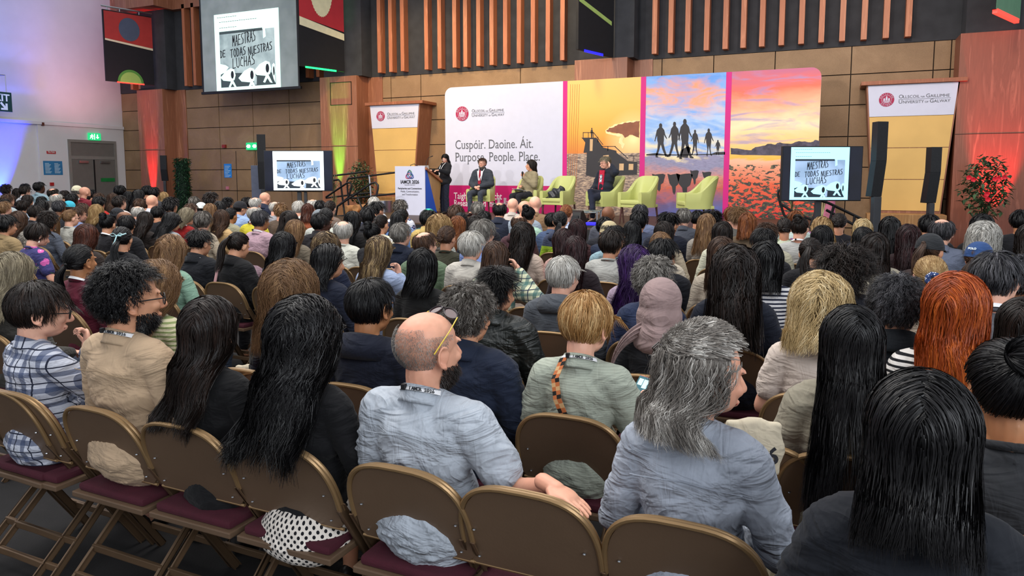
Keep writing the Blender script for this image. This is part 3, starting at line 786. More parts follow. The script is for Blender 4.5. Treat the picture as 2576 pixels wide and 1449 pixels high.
gl = s.ramp(dd, [(.03, (1, 1, 1)), (.14, (.75, .75, .75)), (.8, (0, 0, 0))])
c = s.mix(gl, c, lin('#fde6a4')); c = s.mix(s.math('LESS_THAN', z, zh), c, sea); s.base(c); s.set(.55)
bpart('sunset_photograph', [(x2, z0), (x3, z0), (x3, zt), (x2, zt)], s.m, 1)
# photograph 2
s = N('print_beach_walkers'); zh2 = zs(1725, 392)
c, f, vec, z = zramp(s, z0, zt, [(0, '#5a64a8'), (.10, '#6a5a8a'), (.22, '#c25a3a'), (.30, '#d08a7a'), (.38, '#8a8aa8'), ((zh2-z0)/(zt-z0) - .01, '#8f8cab'), ((zh2-z0)/(zt-z0) + .012, '#ecd9a8'), (.68, '#a8c4e8'), (.80, '#e8a68a'), (.92, '#e9986f'), (1.0, '#5f94dc')], 1.1, .34, (.8, 1, 1.7))
n2 = s.noise(1.6, 5, s.coord((.7, 1, 2.2)), .6, .8)
c = s.mix(s.math('MULTIPLY', s.math('GREATER_THAN', z, zh2), s.ramp(n2, [(.42, (0,0,0)), (.62, (1,1,1))])), c, lin('#78a6e4'))
rip = s.noise(10, 3, s.coord((.8, 1, 10)), .6)
c = s.mix(s.math('MULTIPLY', s.math('LESS_THAN', z, zh2), s.ramp(rip, [(.5, (0,0,0)), (.62, (.55,.55,.55))])), c, lin('#5c5470'))
s.base(c); s.set(.55)
bpart('beach_photograph', [(x4, z0), (x5, z0), (x5, zt), (x4, zt)], s.m, 1)
# photograph 3
s = N('print_rocky_shore'); zh3 = zs(1950, 388)
c, f, vec, z = zramp(s, z0, zt, [(0, '#d8382c'), (.22, '#e0603c'), (.36, '#e39a78'), ((zh3-z0)/(zt-z0) - .005, '#e8b494'), ((zh3-z0)/(zt-z0) + .01, '#f2b23c'), (.63, '#f3dcb0'), (.74, '#efb08a'), (.88, '#e8684e'), (1, '#b8607e')], 1.0, .26, (.55, 1, 1.6))
st_ = s.noise(1.5, 5, s.coord((.5, 1, 3.0)), .55, 1.0)
c = s.mix(s.math('MULTIPLY', s.math('GREATER_THAN', z, zh3 + .25), s.ramp(st_, [(.5, (0,0,0)), (.66, (.7,.7,.7))])), c, lin('#8f86b8'))
rk = s.noise(7, 3, s.coord((1, 1, 2.0)), .55, .3)
thr = s.math('ADD', s.math('MULTIPLY', s.math('SUBTRACT', zh3, z), -.095), .60)
rock = s.math('MULTIPLY', s.math('GREATER_THAN', rk, thr), s.math('LESS_THAN', z, zh3 - .25))
rc = s.ramp(s.noise(14, 3, s.coord((1, 1, 2))), [(.48, lin('#322e32')), (.66, lin('#66603c'))])
s.base(s.mix(rock, c, rc)); s.set(.55)
bpart('shore_photograph', rrect(x6, br, z0, zt, .22, ('tr',)), s.m, 1)
# printed figures and buildings (flat printing on the cloth)
M_sil = pmat('printed_silhouette', '#2e2c30', .6, .06)
def pp(pts): return [(PY(x, y, YB).x, PY(x, y, YB).z) for x, y in pts]
Z3 = lambda pts: [(1100 + x/3.22, 160 + y/3.22) for x, y in pts]
tower = Z3([(1168,600),(1290,600),(1345,680),(1450,705),(1455,725),(1545,790),(1622,795),(1618,900),(1500,905),(1300,925),(1205,905),(1212,722),(1185,722),(1200,640),(1180,612)])
rails = [Z3(p) for p in ([(1180,556),(1270,556),(1270,561),(1180,561)], [(1180,556),(1185,556),(1185,600),(1180,600)], [(1222,556),(1226,556),(1226,600),(1222,600)], [(1262,556),(1267,556),(1267,600),(1262,600)], [(1270,558),(1345,655),(1342,660),(1267,563)], [(1300,590),(1304,594),(1304,640),(1300,636)], [(1330,668),(1445,668),(1445,673),(1330,673)], [(1380,668),(1385,668),(1385,708),(1380,708)], [(1440,668),(1546,765),(1543,771),(1437,674)], [(1546,745),(1620,745),(1620,750),(1546,750)], [(1590,745),(1594,745),(1594,792),(1590,792)],
    [(1246,535),(1258,535),(1262,552),(1258,575),(1257,600),(1247,600),(1246,575),(1242,552)], [(1249,520),(1256,520),(1257,530),(1253,535),(1248,530)])]
bpart('diving_tower_print', [pp(tower)] + [pp(r_) for r_ in rails], M_sil, 2)
M_win = pmat('printed_window_glow', '#caa67c', .6)
bpart('tower_opening_print', [pp(Z3(p)) for p in ([(1345,745),(1390,740),(1388,818),(1343,820)], [(1475,810),(1512,810),(1510,865),(1474,865)], [(1552,812),(1590,812),(1588,862),(1550,862)], [(1238,612),(1262,612),(1258,708),(1236,708)])], M_win, 3)
cl = Z3([(1370,540),(1395,520),(1440,505),(1500,490),(1540,480),(1640,465),(1636,600),(1560,575),(1520,600),(1500,570),(1440,560),(1385,555)])
cl2 = Z3([(1362,545),(1380,530),(1390,512),(1420,506),(1440,490),(1470,488),(1500,474),(1520,478),(1540,466),(1575,470),(1600,461),(1642,458),(1640,470),(1600,474),(1540,490),(1500,499),(1440,515),(1400,532),(1388,548),(1445,566),(1500,576),(1512,596),(1500,630),(1520,650),(1500,690),(1488,655),(1470,640),(1490,592),(1430,582),(1368,565)])
bpart('cloud_rim_print', [pp(rough(cl2, 2.2, 1, 2))], pmat('printed_cloud_rim', '#f6dca0', .6), 2)
bpart('cloud_print', [pp(rough(cl, 2.4, 2))], pmat('printed_cloud', '#8a5238', .6, .25, 4), 3)
0 and bpart('sun_print', [pp([(1100 + (1590 + 42*math.cos(t)*(1.2 if i % 2 else .8))/3.22, 160 + (610 + 36*math.sin(t)*(1.15 if i % 2 else .85))/3.22) for i, t in enumerate(np.linspace(0, 2*PI, 15)[:-1])])], pmat('printed_sun', '#fdeeb8', .6), 4)
bpart('fine_line_print', [pp([(1429.5 + 5.6*k, 212), (1430.3 + 5.6*k, 212), (1424.3 + 5*k, 470), (1423.5 + 5*k, 470)]) for k in range(1, 6)], pmat('printed_line', '#b4682c', .6), 2)
def walker(cx, top, bot, w, stride=1.0, k=0):
    """a hooded figure in mid stride, outline in fractions of its height"""
    h = bot - top; f = -1 if k % 2 else 1
    pts = [(0,0),(.09,.02),(.12,.07),(.10,.12),(.17,.15),(.27,.20),(.34,.33),(.47,.44),(.45,.47),(.33,.40),(.25,.34),(.24,.50),(.21,.58),(.30*stride,.74),(.44*stride,.92),(.58*stride,.96),(.56*stride,.985),(.34*stride,.975),(.14*stride,.78),(.01,.62),
           (-.10*stride,.78),(-.24*stride,.95),(-.16*stride,1.0),(-.36*stride,1.0),(-.38*stride,.95),(-.24*stride,.76),(-.20,.58),(-.25,.50),(-.26,.36),(-.36,.46),(-.40,.54),(-.45,.52),(-.36,.34),(-.28,.20),(-.17,.15),(-.10,.12),(-.12,.07),(-.09,.02)]
    return [(cx + f*x*w, top + y*h) for x, y in pts]
W_ = [(1662, 310, 396, 34, 1), (1697, 306, 396, 32, 1), (1723, 299, 400, 38, 1), (1748.5, 326, 391, 22, .8), (1783, 323, 393, 26, .55), (1806, 352, 390, 16, .5)]
bpart('walkers_print', [pp(walker(*a_, k)) for k, a_ in enumerate(W_)] + [pp([(1712,396),(1716,376),(1730,368),(1738,372),(1734,384),(1730,397)])], M_sil, 2)
def refl(cx, top, bot, w):
    h = bot - top
    return [(cx - .5*w, top), (cx - .25*w, top + .05*h), (cx, top + .02*h), (cx + .3*w, top), (cx + .5*w, top + .06*h), (cx + .34*w, top + .5*h), (cx + .16*w, top + .6*h), (cx + .14*w, top + .86*h), (cx + .04*w, bot), (cx - .08*w, top + .88*h), (cx - .14*w, top + .62*h), (cx - .34*w, top + .45*h)]
bpart('reflection_print', [pp(refl(*a_)) for a_ in ((1657, 437, 482, 34), (1695, 437, 490, 32), (1722, 436, 495, 42), (1747, 428, 465, 22), (1778, 432, 462, 24))], M_sil, 2)
sh = [(1838,372),(1870,376),(1890,378),(1900,370),(1925,366),(1930,362),(1950,364),(1962,358),(1990,362),(2010,355),(2040,358),(2050,352),(2062,354),(2062,390),(1990,392),(1900,390),(1838,388)]
bpart('town_print', [pp(rough(sh, 1.6, 3, 2))], pmat('printed_town', '#4a4452', .6, .5, 9), 2)
bpart('headland_print', [pp([(1626,388),(1650,385),(1670,388),(1720,389),(1790,387),(1800,383),(1824,382),(1824,389),(1700,391),(1626,391)])], M_sil, 2)
# text on the backdrop
q = B(emblem(bd, Vector((bx(1163, 286), YB - .012, zs(1163, 286))), abs(bx(1179) - bx(1147))/2, Vector((1,0,0)), Vector((0,0,1)), Vector((0,-1,0))))
lx = bx(1187, 284)
uni_text(bd, Vector((lx, YB - .008, zs(1230, 284))), .092, binv, sx=.93)
hsz = .365
for body, py in (('Cuspóir. Daoine. Áit.', 375), ('Purpose. People. Place.', 406)):
    t = text('lettering', body, hsz, M_text, bd, (bx(1145, py), YB - .008, zs(1145, py)), sx=.80, thick=-.001, serif=True); t.matrix_parent_inverse = binv
    W0 = max(v.co.x for v in t.data.vertices)
    tgt = (bx(1341, 372) if 'Cus' in body else bx(1358, 404)) - bx(1145, py)
    t.scale = (tgt / W0, 1, 1)
for body, py in (('Taighde Nuálaíocht', 500), ('Research and Innovation', 518)):
    t = text('lettering', body, .26, pmat('white_lettering', '#e9dfe8', .6, .02), bd, (bx(1142, py), YB - .008, zs(1142, py)), sx=.74, thick=.003, serif=True); t.matrix_parent_inverse = binv
    if 'Taig' in body: t.scale = ((bx(1263, 500) - bx(1142, 500))/max(v.co.x for v in t.data.vertices), 1, 1)

# ---------------------------------------------------------------- lectern
def lectern():
    Yl = 16.2; zt_ = PY(1032, 418, Yl).z; xa, xb = PY(995, 470, Yl).x, PY(1070, 470, Yl).x
    o = empty('lectern', ((xa+xb)/2, Yl, ST), 0, 'conference lectern with a white IAMCR 2026 front panel on the stage', 'lectern')
    inv = Matrix.Translation((-(xa+xb)/2, -Yl, -ST))
    def A(q): q.matrix_parent_inverse = inv; return q
    A(MB().box((xa, Yl - .02, ST), (xb, Yl + .01, zt_)).build('front_panel', M_paper, o, bevel=.006))
    mb = MB()
    mb.prism([(.012, ST), (.012, zt_ - .02), (.05, zt_ - .02), (.62, ST)], lambda u, v, d: Vector((d, Yl + u, v)), xa + .02, xb - .002)
    A(mb.build('blue_side', pmat('bright_blue_board', '#1257c4', .5, .04), o))
    mb = MB(); mb.prism([(.08, zt_ - .06), (.62, zt_ - .40), (.5, ST + .05), (.5, ST), (.3, ST)], lambda u, v, d: Vector((d, Yl + u, v)), xa + .05, xb - .03)
    A(MB().box((xa + .06, Yl + .45, ST), (xb - .06, Yl + .85, ST + .08)).build('foot', M_pillar, o))
    mb = MB(); mb.prism([(.06, zt_ - .08), (.85, zt_ - .42), (.72, ST + .08), (.50, ST + .08)], lambda u, v, d: Vector((d, Yl + u, v)), xa + .10, xb - .01)
    A(mb.build('wooden_body', wood('lectern_wood', '#b08a58', '#c49c68'), o))
    mb = MB(); mb.prism([(.0, zt_ - .03), (.0, zt_ - .09), (.92, zt_ - .48), (.92, zt_ - .41)], lambda u, v, d: Vector((d, Yl + u, v)), xa + .04, xb + .05)
    A(mb.build('sloping_top', wood('lectern_top', '#a4643c', '#b87848'), o, bevel=.006))
    cx = (xa + xb)/2; y = Yl - .024; W = xb - xa
    # knot emblem: three interlaced loops and a ring
    g_, r_, b_ = (pmat('emblem_' + n_, h_, .5) for n_, h_ in (('green', '#1f6b4a'), ('red', '#b4305a'), ('navy', '#2b4a8c')))
    cz = zt_ - .235; rr = .105
    mb = MB()
    def arcs(pts, mi): mb.tube([Vector((cx + u*rr, y, cz + v*rr)) for u, v in pts], .012, 6, mi)
    for k, mi in ((0, 0), (1, 1), (2, 2)):
        a0 = PI/2 + k*2*PI/3
        tip = (1.25*math.cos(a0), 1.25*math.sin(a0))
        pts = []
        for t in np.linspace(0, 1, 9):
            a = a0 + R(110)*(1 - t) ; rad = .25 + 1.0*t**1.1
            pts.append((rad*math.cos(a), rad*math.sin(a)))
        arcs(pts, mi)
        pts = [((.25 + 1.0*t**1.1)*math.cos(a0 - R(110)*(1-t)), (.25 + 1.0*t**1.1)*math.sin(a0 - R(110)*(1-t))) for t in np.linspace(0, 1, 9)]
        arcs(pts, mi)
    mb.tube([Vector((cx + .78*rr*math.cos(t), y - .004, cz + .78*rr*math.sin(t))) for t in np.linspace(0, 2*PI, 25)[:-1]], .010, 6, 2, closed=True)
    A(mb.build('emblem', [g_, r_, b_], o))
    M_b = pmat('black_print', '#26262c', .6)
    for body, sz, dz, th in (('IAMCR 2026', .125, .455, .004), ('GALLIMH GALWAY', .04, .505, 0), ('Peripheries and Connections:', .064, .605, .0015), ('Media, Communication,', .064, .685, 0), ('and Transformation', .064, .765, 0)):
        t = text('lettering', body, sz, M_b if th or sz > .05 else M_text, o, (cx, y, zt_ - dz), align='CENTER', thick=th); A(t)
        w0 = max(v.co.x for v in t.data.vertices) * 2; lim = W * (.62 if sz > .1 else .80 if 'Per' in body else .62 if 'Media' in body else .52 if 'Trans' in body else .36)
        t.scale = (lim / w0, 1, 1)
    # laptop and microphones stand on it
    l = empty('laptop', (xb - .22, Yl + .42, zt_ - .24), R(4), 'open silver laptop on top of the lectern', 'laptop')
    MB().box((-.17, -.12, 0), (.17, .12, .02)).build('base', M_chrome, l, bevel=.004)
    mb = MB(); mb.prism([(-.12, .01), (-.10, .015), (-.19, .26), (-.205, .255)], lambda u, v, d: Vector((d, u, v)), -.17, .17)
    mb.build('screen_lid', pmat('silver_lid', '#b9bab4', .35, .03, metal=.2), l)
    m_ = empty('gooseneck_microphone', (xb - .05, Yl + .12, zt_ - .09), 0, 'thin gooseneck microphone on the lectern pointing at the speaker', 'microphone')
    MB().tube([(0, 0, 0), (0, .02, .18), (.01, .1, .30), (.03, .22, .34)], .006).build('stem', M_black, m_, smooth=True)
    MB().tube([(.03, .22, .34), (.04, .30, .36)], .012).build('capsule', M_black, m_, smooth=True)
    c_ = MB().tube([(xa + .42, Yl + .05, zt_ - .06), (xa + .45, Yl + .05, zt_ + .03), (xa + .55, Yl + .06, zt_ + .06), (xa + .64, Yl + .08, zt_ + .01), (xa + .66, Yl + .1, zt_ - .10)], .008).build('cable', M_black, smooth=True)
    tag(c_, 'thin black cable looping over the top of the lectern', 'cable')
lectern()

# ---------------------------------------------------------------- green tub chairs
M_lime = pmat('lime_leather', '#b4b870', .45, .05, 3, .1)
def tub_chair():
    o = empty('tub_armchair')
    # U-shaped shell
    path = []; hw, dp, rc = .31, .58, .20
    for t in np.linspace(0, 1, 8): path.append((hw, -.30 + t*(dp - rc - .0)))
    for a in np.linspace(0, 90, 7)[1:]: path.append((hw - rc + rc*math.cos(R(a)), -.30 + dp - rc + rc*math.sin(R(a))))
    for t in np.linspace(0, 1, 5)[1:]: path.append((hw - rc - t*2*(hw - rc), -.30 + dp))
    path += [(-x_, y_) for x_, y_ in path[:14][::-1]][1:]
    n = len(path); V = []; F = []
    for i, (x_, y_) in enumerate(path):
        q0 = path[max(0, i-1)]; q1 = path[min(n-1, i+1)]; tx, ty = q1[0]-q0[0], q1[1]-q0[1]; L = math.hypot(tx, ty); nx, ny = -ty/L, tx/L
        k = (y_ + .30)/dp; e = max(0, (k - .35)/.65); hgt = .66 + .33*(e*e*(3 - 2*e)); th = .085
        lean = .10*e*(hgt - .45)/.5
        for (off, z) in ((0, .35), (0, .47), (0, hgt - .03), (.02, hgt), (th - .02, hgt), (th, hgt - .03), (th, .47), (th, .35)):
            ll = lean if z > .5 else 0
            V.append(Vector((x_ + nx*off, y_ + ny*off + ll, z)))
    m = 8
    for i in range(n-1):
        for k in range(m): F.append((i*m+k, i*m+(k+1) % m, (i+1)*m+(k+1) % m, (i+1)*m+k))
    F.append(tuple(range(m))); F.append(tuple((n-1)*m + k for k in range(m))[::-1])
    MB().add(V, F).build('shell', M_lime, o, smooth=True)
    MB().box((-.25, -.31, .41), (.25, .24, .50)).build('seat_cushion', M_lime, o, smooth=True, bevel=.03, bseg=3)
    MB().box((-.27, -.29, .35), (.27, .27, .41)).build('seat_base', M_lime, o, bevel=.01)
    for sx_ in (-1, 1):
        for sy in (-.24, .24): MB().tube([(sx_*.25, sy, .36), (sx_*.28, sy*1.12, 0)], [.022, .015]).build('leg', pmat('dark_leg', '#4a2a26', .4), o)
    return o
proto_tub = tub_chair(); tub_used = [False]
def copy_tree(o, parent=None):
    c = o.copy(); COL.objects.link(c); c.parent = parent
    for ch in list(o.children): 
        k = copy_tree(ch, c); k.matrix_parent_inverse = ch.matrix_parent_inverse.copy()
    return c
def place_tub(px, Y, rz, lab):
    o = proto_tub if not tub_used[0] else copy_tree(proto_tub); tub_used[0] = True
    o.location = (PY(px, 480, Y).x, Y, ST); o.rotation_euler = (0, 0, R(rz)); o.scale = (1.06, 1.06, 1.05)
    tag(o, lab, 'armchair', 'lime green armchairs on the stage'); return o
place_tub(1212, 17.0, 8, 'lime green tub armchair holding the man in the grey suit, first from the lectern')
place_tub(1330, 16.5, 2, 'lime green tub armchair holding the woman with the microphone')
place_tub(1406, 15.8, -14, 'lime green tub armchair with a black bag lying on its seat')
place_tub(1524, 15.5, -38, 'lime green tub armchair holding the man in the dark jacket with crossed legs')
place_tub(1608, 15.2, -26, 'empty lime green tub armchair second from the right, facing half left')
place_tub(1752, 15.0, -62, 'empty lime green tub armchair at the right end, seen from its side')
# black bag on the third chair
c = PY(1400, 494, 15.7); o = empty('handbag', (c.x, 15.68, ST + .525), R(20), 'crumpled black shoulder bag lying on the third armchair', 'bag')
rng = random.Random(5)
me = bpy.data.meshes.new('b'); bm = bmesh.new(); bmesh.ops.create_icosphere(bm, subdivisions=4, radius=1)
for v in bm.verts:
    k = 1 + .12*math.sin(v.co.x*7 + v.co.z*5) + .08*math.sin(v.co.y*11 + v.co.x*9)
    v.co = Vector((v.co.x*.19*k + .03*v.co.z, v.co.y*.10*k, max(-.5, v.co.z)*.15*k + .075 + (.05 if v.co.z > .5 and v.co.x > .2 else 0)))
for f in bm.faces: f.smooth = True
bm.to_mesh(me); bm.free(); link('bag_body', me, pmat('black_leather', '#26282d', .35, .3, 9, .3), o)
MB().tube([(-.15, 0, .1), (-.2, -.03, .02), (-.24, -.08, .01), (-.18, -.13, .01), (.0, -.11, .02)], .008).build('strap', M_black, o, smooth=True)
# low glass coffee table
c = PY(1472, 540, 14.6); o = empty('coffee_table', (c.x, 14.6, ST), R(5), 'low glass coffee table with steel legs in front of the armchairs', 'table')
s = N('table_glass'); s.base(s.ramp(s.noise(3, 2, s.coord()), [(0, (.6, .75, .72, 1)), (1, (.7, .82, .8, 1))])); s.b.inputs['Transmission Weight'].default_value = .85; s.set(.08)
MB().box((-.36, -.25, .30), (.36, .25, .315)).build('glass_top', s.m, o, bevel=.003)
for sx_ in (-1, 1):
    for sy in (-1, 1): MB().tube([(sx_*.30, sy*.2, 0), (sx_*.30, sy*.2, .30)], .022).build('leg', M_chrome, o, smooth=True)
MB().tube([(-.3, -.2, .27), (.3, -.2, .27), (.3, .2, .27), (-.3, .2, .27)], .014, 6, 0, True).build('frame_rail', M_chrome, o)
# second table between the first two chairs with glasses of water
c = PY(1288, 500, 16.0); o = empty('side_table', (c.x, 15.4, ST), 0, 'small glass side table between the first two armchairs', 'table')
MB().lathe([(0, .38), (.24, .38), (.24, .395), (0, .395)]).build('glass_top', s.m, o, smooth=False)
MB().tube([(0, 0, .02), (0, 0, .38)], .02).build('column', M_chrome, o); MB().lathe([(0, 0), (.16, 0), (.15, .02), (0, .02)]).build('foot', M_chrome, o)
gm = N('clear_glass'); gm.base((.9, .95, .95, 1)); gm.b.inputs['Transmission Weight'].default_value = .9; gm.set(.05)
for k, dx in enumerate((-.08, .07)):
    g_ = MB().lathe([(0, .0), (.03, .0), (.034, .12), (.031, .12), (.027, .01), (0, .01)], (c.x + dx, 15.4 + .03*k, ST + .397)).build('drinking_glass', gm.m, smooth=True)
    tag(g_, ['water glass nearer the lectern on the small side table', 'water glass nearer the woman on the small side table'][k], 'glass', 'water glasses')
# floor monitor and blue stage lamp
o = empty('floor_monitor', (PY(1448, 566, 13.9).x, 13.95, ST), R(-8), 'black wedge floor monitor at the front of the stage', 'monitor')
mb = MB(); mb.prism([(-.18, 0), (.2, 0), (.2, .12), (0, .34), (-.12, .30)], lambda u, v, d: Vector((d, u, v)), -.16, .16); mb.build('cabinet', M_blackp, o, bevel=.01)
MB().box((-.12, -.17, .06), (.12, -.16, .24)).build('grille', pmat('grille', '#202226', .6, .4, 60), o)
c = PY(1490, 563, 13.8); o = empty('stage_lamp', (c.x, 13.8, ST), 0, 'low stage lamp glowing deep blue at the stage edge', 'light')
MB().box((-.2, -.06, 0), (.2, .06, .05)).build('housing', M_blackp, o); MB().box((-.12, -.065, .05), (.12, .05, .11)).build('lens', glow('blue_lens', '#1c14e0', 1.5), o, bevel=.01)

# ---------------------------------------------------------------- stair rails, plants, logs
def rail(name, lab, runs, Y, r=.026, m=None):
    base = PY(runs[0][0][0][0], runs[0][0][0][1], Y)
    o = empty(name, (base.x, Y, 0), 0, lab, 'handrail', 'black tubular handrails by the stage')
    inv = Matrix.Translation((-base.x, -Y, 0))
    for pts, dy_ , nm, mm in runs:
        mb = MB(); mb.tube([PY(x_, y_, Y + dy_) for x_, y_ in pts], r, 8)
        q = mb.build(nm, mm or M_black, o, smooth=True); q.matrix_parent_inverse = inv
    return o
rail('stair_handrail', 'black tubular handrail running along the stage beside the lectern', [
    ([(838,442),(880,437),(922,431)], .5, 'upper_rail', None),
    ([(877,520),(873,456),(877,449),(994,434)], .3, 'guard_rail', None),
    ([(928.5,440),(936,530)], .3, 'silver_post', M_chrome),
    ([(820,498),(876,491),(932,485)], .5, 'lower_rail', None),
    ([(882,499),(994.6,487)], .3, 'lower_rail', None)], 16.6)
rail('stair_handrail', 'black zigzag stair handrail descending left of the stage', [
    ([(820,496),(872,461),(880,459),(885,466),(877,496),(849,519),(842,560)], 0, 'stair_rail', None),
    ([(849,519),(935,461),(944,459),(951,466),(951,474),(945,500),(942,545)], -.3, 'stair_rail', None),
    ([(836,454),(851,452),(857,458),(868,550)], .2, 'end_hoop', None),
    ([(900,498),(911,525),(930,506)], -.1, 'cross_bar', None),
    ([(840,545),(900,540),(932,512)], -.2, 'cross_bar', None)], 15.3)
rail('stair_handrail', 'black stair handrail descending right of the stage behind the television', [
    ([(2046,500),(2070,506),(2085,511),(2199,566)], 0, 'stair_rail', None),
    ([(2078,528),(2180,582)], 0, 'mid_rail', None),
    ([(2098,517),(2077,590)], 0, 'post', None),
    ([(2057,517),(2028,600)], .2, 'post', None),
    ([(2150,541),(2145,590)], 0, 'post', None)], 15.2)
rail('stair_handrail', 'black bent handrail just left of the right television', [
    ([(1966,476),(1958,479),(1957,490),(1963,512),(1972,540),(1990,560)], 0, 'hoop', None),
    ([(1963,512),(2000,536),(2060,560)], 0, 'stair_rail', None)], 15.6)

def leaf_cloud(name, n, size, shape, m, parent, seed, drop=.3, loc=(0,0,0), wid=.42):
    """pointed leaves folded along the midrib; shape(rng) -> centre"""
    rg = random.Random(seed); V = []; F = []
    for i in range(n):
        c = Vector(shape(rg)) + Vector(loc); a = rg.uniform(0, 2*PI); L = size*rg.uniform(.7, 1.3)
        d = Vector((math.cos(a), math.sin(a), rg.uniform(-1.1, .5))).normalized(); s_ = d.cross(Vector((0,0,1))).normalized(); u = s_.cross(d)
        b = len(V); w_ = L*wid
        V += [c, c + d*L*.4 + s_*w_*.5 + u*.03*L, c + d*L*.45 - u*.08*L, c + d*L*.4 - s_*w_*.5 + u*.03*L, c + d*L - Vector((0,0,drop*L*.3))]
        F += [(b, b+1, b+2), (b, b+2, b+3), (b+1, b+4, b+2), (b+2, b+4, b+3)]
    me = mesh_np(name, V, F, False); return link(name, me, m, parent)
def leafmat(name, a, b):
    s = N(name); g_ = s.n('ShaderNodeNewGeometry'); s.base(s.ramp(g_.outputs['Random Per Island'], [(0, lin(a)), (1, lin(b))])); return s.set(.45)
ML = leafmat('dark_leaf', '#1f3324', '#52704a'); ML2 = leafmat('pale_leaf', '#7d8f5a', '#b4b98a'); ML3 = leafmat('conifer_leaf', '#12301d', '#2f5a38')
def inell(rx, ry, rz, cz, hollow=.5):
    def f(rg):
        while True:
            v = Vector((rg.uniform(-1,1), rg.uniform(-1,1), rg.uniform(-1,1)))
            if hollow < v.length < 1: return (v.x*rx, v.y*ry, cz + v.z*rz)
    return f
def pot(parent, r=.2, h=.36, m=None):
    MB().lathe([(0, 0), (r*.75, 0), (r, h), (r*.9, h), (r*.85, h-.04), (0, h-.04)], seg=24).build('pot', m or pmat('pot_brown', '#6a4630', .6), parent, smooth=True)
def trunk(parent, h, x=0, y=0, r=.02):
    mb = MB(); rg = random.Random(int(h*100))
    for k in range(4):
        a = rg.uniform(0, 6.28); mb.tube([(x, y, .1), (x + .05*math.cos(a), y + .05*math.sin(a), h*.5), (x + .2*math.cos(a), y + .2*math.sin(a), h)], [r, r*.7, r*.3], 6)
    mb.build('stem', pmat('bark', '#4a3626', .8), parent)
c = PY(908, 500, 18.1); o = empty('potted_ficus', (c.x, 18.1, 0), 0, 'leafy dark green potted fig tree between the green lit pillar and the lectern', 'plant')
pot(o); trunk(o, 1.7); leaf_cloud('foliage', 850, .12, inell(.42, .36, .72, 1.45, .25), ML, o, 1)
c = PY(460, 470, 18.6); o = empty('topiary_column', (c.x, 18.6, 0), 0, 'dark green column shaped conifer standing beside the left pillar', 'plant')
pot(o, .22, .3); trunk(o, 1.9); MB().lathe([(0, .3), (.19, .34), (.22, 1.2), (.2, 2.1), (0, 2.2)], seg=14).build('inner_growth', pmat('dark_conifer', '#12261a', .9, .4, 20), o, smooth=True); leaf_cloud('foliage', 2600, .12, lambda rg: (lambda a, r_, z: (r_*math.cos(a), r_*math.sin(a), z))(rg.uniform(0, 6.28), .25*math.sqrt(rg.uniform(.3, 1)), rg.uniform(.25, 2.28)), ML3, o, 2, wid=.3)
c = PY(2476, 520, 17.9); o = empty('flowering_plant', (c.x, 17.9, 0), 0, 'tall leafy plant with red flowers in front of the red lit pillar', 'plant')
pot(o, .22, .4); trunk(o, 1.5); leaf_cloud('foliage', 620, .15, inell(.46, .4, .72, 1.42, .2), ML, o, 3)
rg = random.Random(4)
for (px, py) in ((2437, 447), (2448, 452), (2512, 449), (2482, 488), (2484, 502), (2503, 451), (2482, 493), (2529, 446)):
    q = PY(px, py, 17.45); q = Vector((q.x - c.x, 17.45 - 17.9 + rg.uniform(-.05, .1), q.z))
    mb = MB()
    for k in range(5):
        a = k*1.257; u = Vector((math.cos(a), -.3, math.sin(a)))*.055; v = Vector((-math.sin(a), -.1, math.cos(a)))*.03
        mb.add([q, q + u*.6 + v, q + u, q + u*.6 - v], [(0,1,2,3)])
    mb.build('flower', pmat('red_petals', '#d8152c', .5), o)
def spiky(name, px, py, Y, n, L, lab, seed, m=ML2, potted=True, ztop=1.2):
    c = PY(px, py, Y); o = empty(name, (c.x, Y, 0), 0, lab, 'plant')
    if potted: pot(o, .17, .3)
    rg = random.Random(seed); V = []; F = []
    for i in range(n):
        a = rg.uniform(0, 6.28); l_ = L*rg.uniform(.6, 1.1); sp = rg.uniform(.15, .6); b = len(V); w_ = .018
        zz = ztop*rg.uniform(.25, .8)
        for k in range(6):
            t = k/5; r_ = l_*sp*t; z_ = zz + l_*(t - .75*t*t*sp*1.8)
            p = Vector((math.cos(a)*r_, math.sin(a)*r_, z_)); s_ = Vector((-math.sin(a), math.cos(a), 0))*w_*(1 - t*.9)
            V += [p + s_, p - s_]
        for k in range(5): F.append((b+2*k, b+2*k+1, b+2*k+3, b+2*k+2))
    link('foliage', mesh_np('fol', V, F, False), m, o)
    MB().tube([(0, 0, .2), (.01, .0, ztop*.8)], .02).build('stem', pmat('bark', '#4a3626', .8), o); return o
spiky('spider_plant', 790, 500, 14.9, 46, .5, 'pale leafy plant showing below the left television', 1, ML2, True, .95)
spiky('tall_dracaena', 838, 400, 15.6, 40, .7, 'tall arching plant just right of the left television', 2, ML2, True, 1.9)
spiky('tall_dracaena', 1998, 360, 15.9, 34, .55, 'arching plant rising above the right television', 3, ML2, True, 2.35)
spiky('reed_plant', 2068, 520, 16.8, 60, .8, 'bushy pale stemmed plant below the right television', 4, leafmat('reed_leaf', '#6f8a4a', '#c8b98a'), True, .9)
o = MB().tube([PY(2084, 575, 16.3), PY(2086, 540, 16.3), PY(2090, 505, 16.3)], [.14, .12, .09], 10).build('pink_drape', pmat('pink_cloth', '#c0708a', .8, .3, 8, .3), smooth=True)
tag(o, 'pink draped cloth hanging below the right television', 'cloth')
